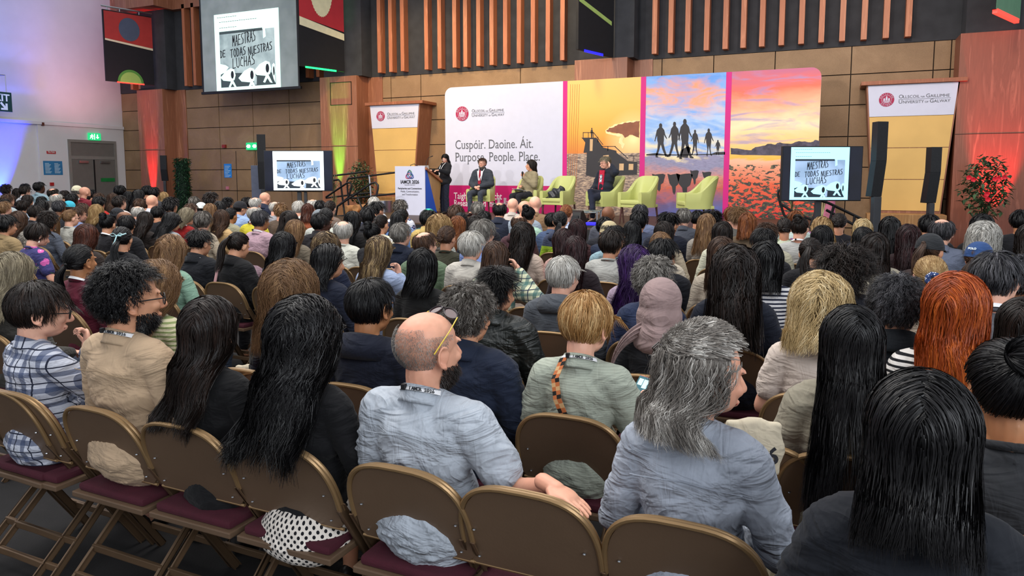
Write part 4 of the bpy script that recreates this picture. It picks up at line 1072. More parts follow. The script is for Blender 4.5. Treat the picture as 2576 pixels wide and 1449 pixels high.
# logs of a low wooden planter left of the lectern
for k, (px, py) in enumerate(((880, 526), (905, 524), (930, 522), (892, 547), (918, 546))):
    q = PY(px, py, 15.9); mb = MB(); mb.tube([Vector((q.x, 15.7, q.z)), Vector((q.x + .02, 16.4, q.z))], .105, 18)
    o = mb.build('log', pmat('cut_log', '#c08a58', .8, .3, 5, .3), bevel=.01)
    tag(o, ['sawn log at the left top of the pile below the fig tree', 'sawn log in the middle top of the pile', 'sawn log nearest the lectern in the pile', 'sawn log at the lower left of the pile', 'sawn log at the lower right of the pile'][k], 'log', 'sawn logs beside the stage stairs')
o = empty('steel_drum', (PY(962, 515, 17.3).x, 17.3, 0), 0, 'low silver drum beside the lectern at floor level', 'drum')
MB().lathe([(0, .3), (.3, .3), (.3, .95), (0, .95)]).build('body', M_chrome, o, smooth=True)
MB().lathe([(0, 0), (.34, 0), (.34, .3), (0, .3)]).build('base', M_pillar, o)
# ================================================================ people
def ico(bm, c, r, rot=None, sub=3):
    M = Matrix.Translation(Vector(c))
    if rot is not None: M = M @ Euler(rot).to_matrix().to_4x4()
    M = M @ Matrix.Diagonal((r[0], r[1], r[2], 1))
    bmesh.ops.create_icosphere(bm, subdivisions=sub, radius=1, matrix=M)
def cap(bm, p0, p1, r0, r1, seg=14):
    p0, p1 = Vector(p0), Vector(p1); d = p1 - p0
    q = d.to_track_quat('Z', 'Y').to_matrix().to_4x4()
    bmesh.ops.create_cone(bm, cap_ends=True, segments=seg, radius1=r0, radius2=r1, depth=d.length, matrix=Matrix.Translation((p0 + p1)/2) @ q)
    for p, r in ((p0, r0), (p1, r1)): bmesh.ops.create_icosphere(bm, subdivisions=2, radius=r, matrix=Matrix.Translation(p))
def remesh(bm, voxel, smooth=4, factor=.5):
    me = bpy.data.meshes.new('t'); bm.to_mesh(me); bm.free()
    o = bpy.data.objects.new('t', me); COL.objects.link(o)
    r = o.modifiers.new('r', 'REMESH'); r.mode = 'VOXEL'; r.voxel_size = voxel; r.use_smooth_shade = True
    if smooth: s_ = o.modifiers.new('s', 'SMOOTH'); s_.iterations = smooth; s_.factor = factor
    dg = bpy.context.evaluated_depsgraph_get(); e = o.evaluated_get(dg); m2 = bpy.data.meshes.new_from_object(e)
    V = np.empty(len(m2.vertices)*3, dtype=np.float32); m2.vertices.foreach_get('co', V)
    n = len(m2.polygons); F = np.empty(len(m2.loops), dtype=np.int32); m2.loops.foreach_get('vertex_index', F)
    F = F.reshape(n, -1) if len(F) == 4*n else None
    assert F is not None
    bpy.data.objects.remove(o); bpy.data.meshes.remove(m2); bpy.data.meshes.remove(me)
    return V.reshape(-1, 3), F
def joinVF(parts):
    V = np.concatenate([p[0] for p in parts]); off = 0; Fs = []
    for v, f in parts: Fs.append(f + off); off += len(v)
    return V, np.concatenate(Fs)

HC = np.array([0, -.028, 1.180])        # head centre of a seated person
PIV = np.array([0, -.05, 1.085])      # neck pivot
_cache = {}
def head_VF(lod):
    k = ('head', lod)
    if k in _cache: return _cache[k]
    bm = bmesh.new()
    ico(bm, (0, -.014, .030), (.076, .096, .084)); ico(bm, (0, .024, -.02), (.064, .066, .085))
    ico(bm, (0, .045, -.078), (.040, .040, .030)); ico(bm, (0, .012, -.062), (.056, .05, .036))
    if lod < 2:
        cap(bm, (0, .088, .008), (0, .108, -.026), .008, .0125); ico(bm, (0, .098, -.032), (.018, .012, .009), sub=2)
        ico(bm, (0, .080, .024), (.050, .013, .010), sub=2); ico(bm, (.036, .064, -.022), (.022, .022, .018), sub=2); ico(bm, (-.036, .064, -.022), (.022, .022, .018), sub=2)
        ico(bm, (0, .088, -.056), (.024, .011, .006), sub=2); ico(bm, (0, .086, -.067), (.020, .011, .006), sub=2)
    for s_ in (-1, 1):
        ico(bm, (s_*.078, -.012, -.006), (.009, .020, .032), (R(-12), 0, s_*R(-24)), 2)
        if lod < 1:
            P = [Vector((s_*(.083 + .006*(1 if 1 else 0)), -.012 - .019*math.sin(t) - .004, -.004 + .030*math.cos(t))) for t in np.linspace(-.6, 3.4, 10)]
            for a, b in zip(P[:-1], P[1:]): cap(bm, a, b, .0045, .0045, 8)
            ico(bm, (s_*.082, -.006, -.036), (.006, .008, .010), None, 2)
    cap(bm, (0, -.02, -.05), (0, -.028, -.17), .054, .056)
    V, F = remesh(bm, (.0046, .0085, .014)[lod], (3, 2, 1)[lod])
    _cache[k] = (V, F); return V, F
def hand_VF(wrist, palm_dir, normal, thumb_dir, curl, L=.19, lod=0):
    """five separate fingers rooted in a palm; curl per finger in radians per joint"""
    W0 = Vector(wrist); d = Vector(palm_dir).normalized(); n = Vector(normal).normalized(); n = (n - d*n.dot(d)).normalized()
    s_ = d.cross(n).normalized()
    if s_.dot(Vector(thumb_dir)) < 0: s_ = -s_
    bm = bmesh.new(); P = W0 + d*.052
    B = Matrix((s_, d, n)).transposed().to_4x4()
    bmesh.ops.create_icosphere(bm, subdivisions=3, radius=1, matrix=Matrix.Translation(P) @ B @ Matrix.Diagonal((.043, .056, .016, 1)))
    cap(bm, W0 - d*.03, W0 + d*.03, .027, .026)
    for i, (off, ln) in enumerate(((.031, .072), (.0105, .080), (-.0105, .074), (-.030, .058))):
        a = 0; p = P + s_*off*.85 + d*.030; rr = .0086 - .0006*i; spread = off*.9
        cap(bm, P + s_*off*.5, p, .010, rr, 10)
        for j, f in enumerate((.45, .32, .25)):
            a += curl*(.55 if j == 0 else .9)*(1 + .12*i)
            dr = (d + s_*spread*2).normalized()*math.cos(a) - n*math.sin(a); q = p + dr*ln*f
            cap(bm, p, q, rr*(1 - .06*j), rr*(.94 - .08*j), 10); p = q
    p = P + s_*.026 - d*.030; q = P + s_*.050 + d*.004 - n*.008; r_ = P + s_*.050 + d*.034 - n*.014*(1 + curl)
    cap(bm, P - d*.03 + s_*.01, p, .014, .013, 10); cap(bm, p, q, .0125, .0105, 10); cap(bm, q, r_, .0102, .008, 10)
    return remesh(bm, (.0036, .008, .014)[lod], 2)
# arm poses: per side (elbow, wrist, hand direction, normal, curl); x positive on the person's right
ARMS = {
 'lap':  {1: ((.245, .0, .715), (.115, .235, .655), (-.35, .8, -.15), (0, .25, 1), .5), -1: ((-.245, .0, .715), (-.115, .235, .655), (.35, .8, -.15), (0, .25, 1), .5)},
 'rest': {1: ((.31, .0, .755), (.475, -.09, .838), (.88, -.30, -.14), (.1, .1, 1), .14), -1: ((-.235, .0, .70), (-.115, .235, .655), (.35, .8, -.15), (0, .25, 1), .5)},
 'phone': {1: ((.255, .04, .72), (.175, .27, .74), (.0, .75, .6), (-.9, .2, .1), .8), -1: ((-.245, .0, .715), (-.115, .235, .655), (.35, .8, -.15), (0, .25, 1), .5)},
 'chin': {1: ((.20, .16, .78), (.075, .155, .985), (-.35, .15, .9), (.3, .9, 0), 1.0), -1: ((-.23, .02, .715), (.02, .235, .70), (.9, .4, .1), (0, 1, .3), .6)},
 'head': {1: ((.33, .08, .88), (.15, .07, 1.10), (-.5, -.1, .8), (.8, .3, 0), .7), -1: ((-.245, .0, .715), (-.115, .235, .655), (.35, .8, -.15), (0, .25, 1), .5)},
 'clasp': {1: ((.25, .02, .72), (.07, .25, .66), (-.75, .4, -.2), (0, .5, 1), .6), -1: ((-.25, .02, .72), (-.07, .25, .675), (.75, .4, -.2), (0, .5, 1), .6)},
 'mic':  {1: ((.24, .02, .72), (.05, .22, .70), (-.5, .5, .3), (.3, .3, 1), .9), -1: ((-.23, .03, .74), (-.03, .19, .93), (.1, .25, .9), (-.5, .8, 0), 1.1)},
 'neck': {1: ((.25, .02, .72), (.10, .25, .66), (-.5, .7, -.1), (0, .3, 1), .5), -1: ((-.33, .03, 1.0), (-.13, -.04, 1.13), (.6, -.35, .35), (-.6, -.6, 0), .6)},
 'stand': {1: ((.24, .06, .80), (.17, .30, .86), (-.1, .9, 0), (0, 0, 1), .5), -1: ((-.24, .06, .80), (-.17, .30, .86), (.1, .9, 0), (0, 0, 1), .5)},
}
def torso(bm, br, inf, lo=.50):
    ico(bm, (0, .0, .56), (.165*br + inf, .125 + inf, .115 + inf*.5)); ico(bm, (0, -.005, .70), (.148*br + inf, .112 + inf, .15))
    ico(bm, (0, -.035, .87), (.163*br + inf, .108 + inf, .165)); ico(bm, (0, -.06, .93), (.155*br + inf, .085 + inf, .11))
    cap(bm, (-.135*br, -.05, .985), (.135*br, -.05, .985), .060 + inf, .060 + inf)
    for s_ in (-1, 1): cap(bm, (s_*.11*br, -.05, 1.0), (s_*.030, -.048, 1.036), .045 + inf, .040 + inf*.6)
def arm(bm, pose, br, inf, upto=1.0, fore=1.0, sides=(1, -1)):
    for s_ in sides:
        el, wr = ARMS[pose][s_][:2]; sh = Vector((s_*.172*br, -.045, .975)); el = Vector(el); wr = Vector(wr)
        e = sh.lerp(el, upto); cap(bm, sh, e, .050 + inf, .050 + (.041 - .050)*upto + inf*1.15)
        if upto >= 1 and fore > 0: cap(bm, el, el.lerp(wr, fore), .040 + inf, .040 + (.027 - .040)*fore + inf)
def fix_pose_loc(): pass
def head_turn(V, yaw, pitch, hs=1.0, z0=1.05, z1=1.12):
    """turns and tips what lies above the neck, blending along the neck"""
    t = np.clip((V[:, 2] - z0)/(z1 - z0), 0, 1); t = t*t*(3 - 2*t)
    t = t*(np.hypot(V[:, 0], V[:, 1] + .04) < .17)
    P = (V - PIV)*(1 + (hs - 1)*t)[:, None]; y = yaw*t; p = pitch*t
    X = P[:, 0]; Y = P[:, 1]*np.cos(p) + P[:, 2]*np.sin(p)*1; Z = -P[:, 1]*np.sin(p) + P[:, 2]*np.cos(p)
    X2 = X*np.cos(y) + Y*np.sin(y); Y2 = -X*np.sin(y) + Y*np.cos(y)
    return np.stack([X2, Y2, Z], 1) + PIV
def turn_matrix(yaw, pitch, hs=1.0):
    T = Matrix.Translation(Vector(PIV)); return T @ Matrix.Rotation(-yaw, 4, 'Z') @ Matrix.Rotation(-pitch, 4, 'X') @ Matrix.Scale(hs, 4) @ T.inverted()
def body_base(pose, br, lod, legs='sit'):
    k = ('body', pose, br, lod, legs)
    if k in _cache: return _cache[k]
    bm = bmesh.new(); torso(bm, br, 0); arm(bm, pose, br, 0)
    cap(bm, (0, -.048, 1.0), (0, -.05, 1.12), .058, .054)
    if legs == 'sit':
        for s_ in (-1, 1):
            cap(bm, (s_*.09, .0, .53), (s_*.13, .40, .50), .078, .056); cap(bm, (s_*.13, .40, .49), (s_*.13, .38, .10), .052, .036)
            cap(bm, (s_*.13, .36, .055), (s_*.135, .50, .035), .036, .026)
    if legs == 'cross':
        cap(bm, (-.09, .02, .535), (-.10, .43, .505), .078, .056); cap(bm, (-.10, .43, .49), (-.08, .40, .10), .052, .036); cap(bm, (-.08, .40, .055), (-.08, .52, .035), .036, .026)
        cap(bm, (.09, .02, .55), (-.04, .42, .62), .076, .056); cap(bm, (-.04, .42, .61), (-.20, .52, .28), .050, .036); cap(bm, (-.20, .53, .25), (-.22, .64, .20), .036, .026)
    VF = remesh(bm, (.013, .020, .030)[lod], 3)
    Vh, Fh = head_VF(lod); Vh = Vh + HC
    parts = [VF, (Vh, Fh)]
    for s_ in (1, -1):
        el, wr, hd, nn, cu = ARMS[pose][s_]
        parts.append(hand_VF(wr, hd, nn, (-s_, .3, .3), cu, lod=lod))
    _cache[k] = joinVF(parts); return _cache[k]
def q_(a, step): return round(a/step)*step
def body_mesh(pose, br, lod, yaw, pitch, legs='sit', hs=1.0):
    yq, pq = q_(yaw, .12), q_(pitch, .12)
    k = ('bodyM', pose, br, lod, yq, pq, legs, hs)
    if k not in _cache:
        V, F = body_base(pose, br, lod, legs); _cache[k] = mesh_np('body', head_turn(V, yq, pq, hs), F)
    return _cache[k], yq, pq
def folds(V, amp, seed=0, fine=False):
    """cloth folds pushed along an approximate outward direction"""
    x, y, z = V[:, 0], V[:, 1], V[:, 2]; ph = seed*1.7
    c = np.stack([x*.0 + 0, np.full_like(y, -.01), z], 1); D = V - c; D[:, 2] = 0; n = np.linalg.norm(D, axis=1, keepdims=True) + 1e-6; D /= n
    w1 = .6*np.sin(x*11 + ph) + .5*np.sin(y*9 - ph)
    a = 1 - np.abs(np.sin(PI*(z*9.0 + .9*w1 + .8*np.abs(x)*6)))**.8
    b = 1 - np.abs(np.sin(PI*(z*14 - x*8 + .8*np.sin(z*23 + ph) + ph)))**.7
    c_ = 1 - np.abs(np.sin(PI*(x*13 + 1.3*np.sin(z*8 + ph) + y*4)))**.8
    low = .45 + .55*np.clip((1.02 - z)/.2, 0, 1)
    m = .5 + .5*np.sin(x*7 + z*6 + ph*2)
    h = (a*.6 + b*.6*m + c_*.45*(1 - m))*low
    if fine: h = h + .35*(1 - np.abs(np.sin(PI*(z*31 + x*17 + 1.2*np.sin(x*29 + z*11)))))*m
    return V + D*(amp*(h - .35))[:, None]
def top_mesh(kind, pose, br, lod, seed=0):
    k = ('top', kind, pose, br, lod, seed if lod == 0 else 0)
    if k in _cache: return _cache[k]
    inf = {'tee': .012, 'long': .014, 'coll': .018, 'jack': .028, 'tank': .008}.get(kind, .014)
    bm = bmesh.new(); torso(bm, br, inf)
    if kind == 'tee': arm(bm, pose, br, inf + .008, .62, 0)
    elif kind == 'shortcoll': arm(bm, pose, br, inf + .014, .70, 0)
    elif kind != 'tank': arm(bm, pose, br, inf, 1.0, .93)
    if kind != 'tank': ico(bm, (0, -.050, 1.030), (.068 + inf, .064 + inf, .042))
    # skirt of the garment over the hips
    ico(bm, (0, .02, .535), (.17*br + inf*1.4, .145 + inf, .09 if kind != 'shortcoll' else .11))
    if kind in ('jack', 'coll', 'shortcoll'): ico(bm, (0, -.06, .60), (.165*br + inf*1.3, .10 + inf, .13))
    V, F = remesh(bm, (.0098, .016, .026)[lod], (5, 4, 2)[lod])
    if lod < 2: V = folds(V, {'tee': .010, 'long': .010, 'coll': .013, 'shortcoll': .014, 'jack': .015}.get(kind, .009)*(1 if lod == 0 else .8), seed, lod == 0)
    _cache[k] = mesh_np('garment', V, F); return _cache[k]
def trousers_mesh(lod, cross=False):
    k = ('trou', lod, cross)
    if k in _cache: return _cache[k]
    bm = bmesh.new(); ico(bm, (0, .01, .545), (.17, .135, .10))
    if not cross:
        for s_ in (-1, 1):
            cap(bm, (s_*.09, .02, .535), (s_*.13, .41, .505), .092, .068); cap(bm, (s_*.13, .41, .49), (s_*.13, .385, .14), .066, .056)
    else:
        cap(bm, (-.09, .02, .535), (-.10, .43, .505), .092, .068); cap(bm, (-.10, .43, .49), (-.08, .40, .14), .066, .056)
        cap(bm, (.09, .02, .55), (-.04, .42, .62), .090, .068); cap(bm, (-.04, .42, .61), (-.20, .52, .30), .062, .052)
    V, F = remesh(bm, (.012, .016, .024)[min(lod, 2)], 4); V = folds(V, .010, 3)
    _cache[k] = mesh_np('trousers', V, F); return _cache[k]
def shoe_mesh():
    if 'shoe' in _cache: return _cache['shoe']
    bm = bmesh.new(); ico(bm, (0, .06, .04), (.042, .075, .036)); ico(bm, (0, .14, .03), (.044, .06, .028)); ico(bm, (0, -.01, .05), (.038, .045, .05)); 
    V, F = remesh(bm, .008, 3); V[:, 2] = np.maximum(V[:, 2], 0.0); _cache['shoe'] = mesh_np('shoe', V, F); return _cache['shoe']
def collar_mesh(kind):
    k = ('collar', kind)
    if k in _cache: return _cache[k]
    V = []; F = []; n = 40
    prof = {'shirt': [(.060, 1.055), (.061, 1.098), (.066, 1.102), (.080, 1.055), (.086, 1.046), (.078, 1.045)],
            'jacket': [(.064, 1.05), (.066, 1.112), (.074, 1.118), (.098, 1.050), (.108, 1.032), (.094, 1.030)],
            'crew': [(.056, 1.068), (.060, 1.082), (.068, 1.078), (.072, 1.060)],
            'hood': [(.068, 1.06), (.075, 1.10), (.105, 1.10), (.135, 1.03), (.12, .985), (.09, .99)]}[kind]
    for i in range(n):
        t = i/(n-1); a = -PI/2 + (t - .5)*2*R(163)           # opening at the front
        back = .5 - .5*math.cos((t)*2*PI)                   # 1 at the nape
        for r_, z in prof:
            rr = r_*(1 + (.12*back if kind in ('hood',) else 0)); cx, cy = rr*1.08*math.cos(a), rr*math.sin(a)
            drop = (1 - back)*(.055 if kind != 'crew' else .03)
            V.append((cx, cy - .048, z - drop - (.0 if back > .3 else 0)))
    m = len(prof)
    for i in range(n-1):
        for j in range(m): F.append((i*m+j, i*m+(j+1) % m, (i+1)*m+(j+1) % m, (i+1)*m+j))
    F.append(tuple(range(m))); F.append(tuple((n-1)*m+j for j in range(m))[::-1])
    me = mesh_np('collar', V, F); bm = bmesh.new(); bm.from_mesh(me); bmesh.ops.recalc_face_normals(bm, faces=bm.faces); bm.to_mesh(me); bm.free()
    _cache[k] = me; return me
def lanyard_mesh(rad=1.0):
    k = ('lan', rad)
    if k in _cache: return _cache[k]
    V = []; F = []; P = []
    for t in np.linspace(0, 1, 33):
        a = -PI/2 + (t - .5)*2*R(150); r_ = .067*rad
        back = .5 - .5*math.cos(t*2*PI); P.append((r_*1.12*math.cos(a), r_*math.sin(a) - .045, 1.090 - (1 - back)*.050, back, a))
    for x_, y_, z_, b, a in P:
        o = (math.cos(a)*.010, math.sin(a)*.010)
        V += [(x_ - o[0]*.4, y_ - o[1]*.4, z_ + .007), (x_ + o[0], y_ + o[1], z_ - .008), (x_ + o[0]*1.2, y_ + o[1]*1.2, z_ - .007), (x_ - o[0]*.2, y_ - o[1]*.2, z_ + .0082)]
    for i in range(len(P)-1):
        for j in range(4): F.append((i*4+j, i*4+(j+1) % 4, (i+1)*4+(j+1) % 4, (i+1)*4+j))
    _cache[k] = mesh_np('lanyard', V, F, False); return _cache[k]
def glasses_mesh():
    if 'gl' in _cache: return _cache['gl']
    mb = MB()
    for s_ in (-1, 1):
        mb.tube([Vector((s_*(.034 + .026*math.cos(t)), .104 - .010*abs(.034 + .026*math.cos(t))/.06, .0 + .020*math.sin(t))) for t in np.linspace(0, 2*PI, 17)[:-1]], .0022, 6, 0, True)
        mb.tube([(s_*.060, .093, .006), (s_*.078, .07, .008), (s_*.081, .0, .006), (s_*.080, -.025, -.008)], .0022, 6)
    mb.tube([(-.010, .104, .003), (0, .108, .007), (.010, .104, .003)], .002, 6)
    _cache['gl'] = mb.mesh('glasses', True); return _cache['gl']

# ---------------------------------------------------------------- hair
SKC = np.array([0, -.014, .030]); SKR = np.array([.078, .098, .086])
rngs = lambda s: np.random.default_rng(s)
def scalp(n, rg, region):
    out = []; got = 0
    while got < n:
        d = rg.normal(size=(n*3, 3)); d /= np.linalg.norm(d, axis=1, keepdims=True); d = d[region(d)]; out.append(d); got += len(d)
    return np.concatenate(out)[:n]
def reg_full(d):
    x, y, z = d.T
    face = (y > .40) & (z < .52 - .25*np.abs(x)*0) & (y > .40); ear = (z < -.12) & (y > -.15); nape = z < -.80
    return ~(face | ear | nape | ((y > .2) & (z < .12)))
def reg_short(d):
    x, y, z = d.T; return reg_full(d) & ~((z < -.72))
def reg_bald(d):      # fringe only
    x, y, z = d.T; return reg_full(d) & (z < .30 + .25*(y < -.5))
def reg_crown(d):     # thin crown
    x, y, z = d.T; return reg_full(d) & ~((z > .62) & (y < .45) & (np.hypot(x, y + .15) < .62))
STY = {
 #            n  len  wid  vol  lift flow   wave   lam   curl  clump noise taper
 'vlong':  dict(end=-0.46, n=1500, L=.52, w=.0042, vol=.016, flow='part', wave=.004, lam=.16, clump=.35, noise=.008),
 'long':   dict(end=-0.29, n=1500, L=.40, w=.0042, vol=.016, flow='part', wave=.005, lam=.16, clump=.35, noise=.010),
 'longw':  dict(end=-0.31, n=1500, L=.40, w=.0044, vol=.026, flow='part', wave=.013, lam=.10, clump=.55, noise=.014),
 'frizz':  dict(end=-0.21, n=1800, L=.34, w=.0036, vol=.040, flow='part', wave=.012, lam=.06, clump=.35, noise=.030),
 'bob':    dict(end=-0.155, n=1300, L=.235, w=.0044, vol=.020, flow='part', wave=.004, lam=.15, clump=.30, noise=.008),
 'bobw':   dict(end=-0.135, n=1300, L=.235, w=.0044, vol=.032, flow='part', wave=.012, lam=.08, clump=.5, noise=.016),
 'shoulder': dict(end=-0.235, n=1400, L=.31, w=.0044, vol=.022, flow='part', wave=.006, lam=.14, clump=.35, noise=.010),
 'pixie':  dict(n=1200, L=.10, w=.0044, vol=.016, flow='crown', wave=.004, lam=.08, clump=.3, noise=.012),
 'short':  dict(n=1200, L=.055, w=.0042, vol=.010, flow='crown', lift=.25, wave=.003, lam=.06, clump=.3, noise=.010),
 'spiky':  dict(n=1500, L=.055, w=.0036, vol=.010, flow='crown', lift=1.0, wave=.002, lam=.06, clump=.3, noise=.012),
 'buzz':   dict(n=2600, L=.005, w=.0016, region=reg_bald, vol=.0006, flow='crown', lift=.9, wave=0, lam=.05, clump=0, noise=.002),
 'curly':  dict(n=1700, L=.042, w=.0042, vol=.012, flow='crown', lift=.55, wave=.008, lam=.028, curl=1, clump=.7, noise=.012),
 'bigcurl': dict(n=2200, L=.10, w=.0046, vol=.034, flow='crown', lift=.7, wave=.014, lam=.034, curl=1, clump=.7, noise=.018),
 'under':  dict(n=1300, L=.065, w=.0042, vol=.012, flow='crown', lift=.5, wave=.003, lam=.06, clump=.3, noise=.010),
 'fringe': dict(n=900, L=.035, w=.0036, vol=.004, flow='crown', lift=.2, wave=.003, lam=.04, clump=.2, noise=.008, region=reg_bald),
 'crown':  dict(n=1200, L=.05, w=.0040, vol=.008, flow='crown', lift=.25, wave=.003, lam=.05, clump=.2, noise=.010, region=reg_crown),
 'pony':   dict(n=1200, L=.20, w=.0042, vol=.004, flow='tie', tie=(0, -.95, .28), tail=.30, wave=.002, lam=.1, clump=.2, noise=.003),
 'lowpony': dict(n=1200, L=.20, w=.0042, vol=.005, flow='tie', tie=(0, -.97, -.35), tail=.26, wave=.002, lam=.1, clump=.2, noise=.004),
 'bun':    dict(n=1200, L=.20, w=.0042, vol=.005, flow='tie', tie=(0, -.75, .55), bun=.040, wave=.002, lam=.1, clump=.2, noise=.004),
 'lowbun': dict(n=1200, L=.20, w=.0042, vol=.005, flow='tie', tie=(0, -.95, -.25), bun=.034, wave=.002, lam=.1, clump=.2, noise=.004),
 'halfup': dict(end=-0.15, n=3000, L=.17, w=.0036, vol=.030, flow='half', tie=(-.12, -.97, .20), wave=.014, lam=.085, clump=.5, noise=.014),
 'braids': dict(end=-0.34, n=260, L=.40, w=.011, vol=.020, flow='part', wave=.003, lam=.05, clump=0, noise=.012),
}
LONGS = ('vlong', 'long', 'longw', 'shoulder', 'bob', 'bobw', 'frizz', 'braids')
def hair_VF(style, lod, seed):
    S = STY[style]; rg = rngs(seed*7 + hash_(style)); mult = (2.4, 1.2, .60)[lod]; wm = (.48, .76, 1.4)[lod]; seg = (11, 7, 5)[lod]
    n = int(S['n']*mult); region = S.get('region', reg_full)
    d = scalp(n, rg, region)
    if S['flow'] in ('part', 'half'):          # more roots along the parting so no scalp shows
        m_ = n//3; xx_ = rg.normal(size=m_)*.10; th_ = rg.uniform(R(20), R(165), m_); e = np.stack([xx_, np.cos(th_), np.sin(th_)], 1); e /= np.linalg.norm(e, axis=1, keepdims=True); d[:m_] = e
    vol = S['vol']; layer = rg.random(n)**.6
    off = .004 + vol*layer
    if style in ('bigcurl', 'frizz', 'bobw', 'longw'): off = off*(1 + .25*np.clip(d[:, 2], 0, 1))
    p = SKC + d*(SKR + off[:, None]*.95); L = S['L']*(.82 + .30*rg.random(n)); flow = S['flow']
    if 'end' in S:
        L = (p[:, 2] - S['end'] + .05*np.clip(d[:, 2], 0, 1))*(.86 + .20*rg.random(n))      # the ends hang level
        L = np.maximum(L, .03)
    if style == 'under': L = np.where(d[:, 2] < .25, .010, L)
    if style == 'pixie': L = np.where(d[:, 2] < -.1, .045, L)
    pts = np.zeros((seg+1, n, 3)); pts[0] = p; nrm = np.zeros((seg+1, n, 3)); nrm[0] = d
    jit = rg.normal(size=(n, 3))
    side = np.where(d[:, 0] + rg.normal(size=n)*.07 - .10*np.sin(seed) > 0, 1.0, -1.0)
    if flow in ('part', 'crown'): pass
    tie = np.array(S.get('tie', (0, -1, 0)), dtype=float); tie /= np.linalg.norm(tie)
    half = (flow == 'half') & (d[:, 2] > .30)
    SUB = 3
    wts = np.linspace(.35, 1.65, seg); vel = d*.3; cur = p.copy(); R_ = SKR + off[:, None]
    for i in range(1, seg+1):
      step = (L/seg/SUB*wts[i-1])[:, None]
      for sub in range(SUB):
        t = (i - 1 + (sub + 1)/SUB)/seg
        if flow in ('tie',):
            if sub < SUB - 1: continue
            dd = d*(1 - t) + tie*t; dd /= np.linalg.norm(dd, axis=1, keepdims=True) + 1e-6
            o_ = (.003 + vol*layer)*(1 - .3*t) + .004*math.sin(t*PI)
            cur = SKC + dd*(SKR + o_[:, None]); nrm[i] = dd; continue
        q = (cur - SKC)/R_; r_ = np.linalg.norm(q, axis=1); nr = q/R_; nr /= np.linalg.norm(nr, axis=1, keepdims=True) + 1e-6
        on = (r_ < 1.12) & ((q[:, 2] > .05) | (flow == 'crown'))
        if flow == 'crown':
            cp = np.array([.05, -.45, .88]); v = q - cp; v = v + np.array([0, -.1, -.35]); v[:, 2] -= .2
            v /= np.linalg.norm(v, axis=1, keepdims=True)
        else:
            v = np.zeros((n, 3)); v[:, 2] = -1.0; top = np.clip((cur[:, 2] - .02)/.09, 0, 1)
            v[:, 0] = side*(.35 + 1.0*layer)*top*np.clip(1.15 - np.abs(q[:, 0]), .2, 1); v[:, 1] = -.9*np.clip((cur[:, 1] + .01)/.09, 0, 1)*np.clip((cur[:, 2] + .08)/.1, 0, 1) - .25*top
        vt = v - nr*(v*nr).sum(1, keepdims=True)
        v = np.where(on[:, None], vt, v); v /= np.linalg.norm(v, axis=1, keepdims=True) + 1e-6
        if flow == 'crown': v = v + nr*S.get('lift', 0)*(1 - .55*t)
        nz_ = S['noise']*(1.0 if flow == 'crown' else 1.0)
        vel = vel*.35 + v*.65 + jit*nz_*1.2
        vel /= np.linalg.norm(vel, axis=1, keepdims=True) + 1e-6
        cur = cur + vel*step
        q = (cur - SKC)/R_; r_ = np.linalg.norm(q, axis=1)
        fix = (r_ < 1) | ((cur[:, 2] > .0) & (flow != 'crown'))
        cur = np.where(fix[:, None], SKC + q/np.maximum(r_, 1e-3)[:, None]*R_, cur)
        fc = (cur[:, 1] > .035) & (cur[:, 2] < .05) & (np.abs(cur[:, 0]) < .083)
        cur[fc, 0] = side[fc]*.083
        if flow != 'crown':
            # hang straight, outside the neck and collar
            kz = np.clip((-cur[:, 2] - .03)/.06, 0, 1); rad = .064 + kz*.062 + off*.5
            xx = np.clip(np.abs(cur[:, 0]), 0, rad*.999); yn = np.sqrt(rad**2 - xx**2); bk = cur[:, 1] < .03
            ins1 = (cur[:, 2] < -.03) & (np.abs(cur[:, 0]) < rad) & (np.abs(cur[:, 1] + .018) < yn)
            dy1 = np.where(bk, -.018 - yn - cur[:, 1], 0); cur[:, 1] += np.where(ins1, np.clip(dy1, -.02, .02), 0)
            cur[:, 0] += np.sign(cur[:, 0])*np.clip((-cur[:, 2] - .05)/.15, 0, 1)*.0009*(1 + 1.0*np.abs(jit[:, 2]))
            # rest on the shoulders, then hang behind (or in front of) the body
            bc = np.array([0, -.03, -.36]); bR = np.array([.235, .138, .205]); q2 = (cur - bc)/bR
            ins2 = (q2**2).sum(1) < 1
            yy = bR[1]*np.sqrt(np.clip(1 - q2[:, 0]**2 - q2[:, 2]**2, 0, 1)) + off*.6
            back = (cur[:, 1] < .045)
            tgt = np.where(back, bc[1] - yy, bc[1] + yy)
            mv = np.clip(tgt - cur[:, 1], -.030, .030)
            cur[ins2, 1] += mv[ins2]
            q2 = (cur - bc)/bR; r2 = np.linalg.norm(q2, axis=1); ins3 = (r2 < 1) & (cur[:, 2] > -.24)
            cur[ins3, 2] = bc[2] + bR[2]*np.sqrt(np.clip(1 - q2[ins3, 0]**2 - q2[ins3, 1]**2, 0, 1)) + off[ins3]*.4
            low = (cur[:, 2] < -.26) & back & (np.abs(cur[:, 0]) < .22); cur[low, 1] = np.minimum(cur[low, 1], -.178 - off[low]*.6)
        if flow == 'half':
            tt = min(1, t*1.5); dd = d*(1 - tt) + tie*tt; dd /= np.linalg.norm(dd, axis=1, keepdims=True) + 1e-6
            hp = SKC + dd*(SKR + (.006 + .016*layer)[:, None]); 
            if tt >= 1: hp = hp + np.stack([jit[:, 0]*.012, -np.abs(jit[:, 1])*.006, np.full(n, -.08)*(t*1.5 - 1)/.5], 1)
            cur = np.where(half[:, None], hp, cur)
        nrm[i] = nr
      pts[i] = cur
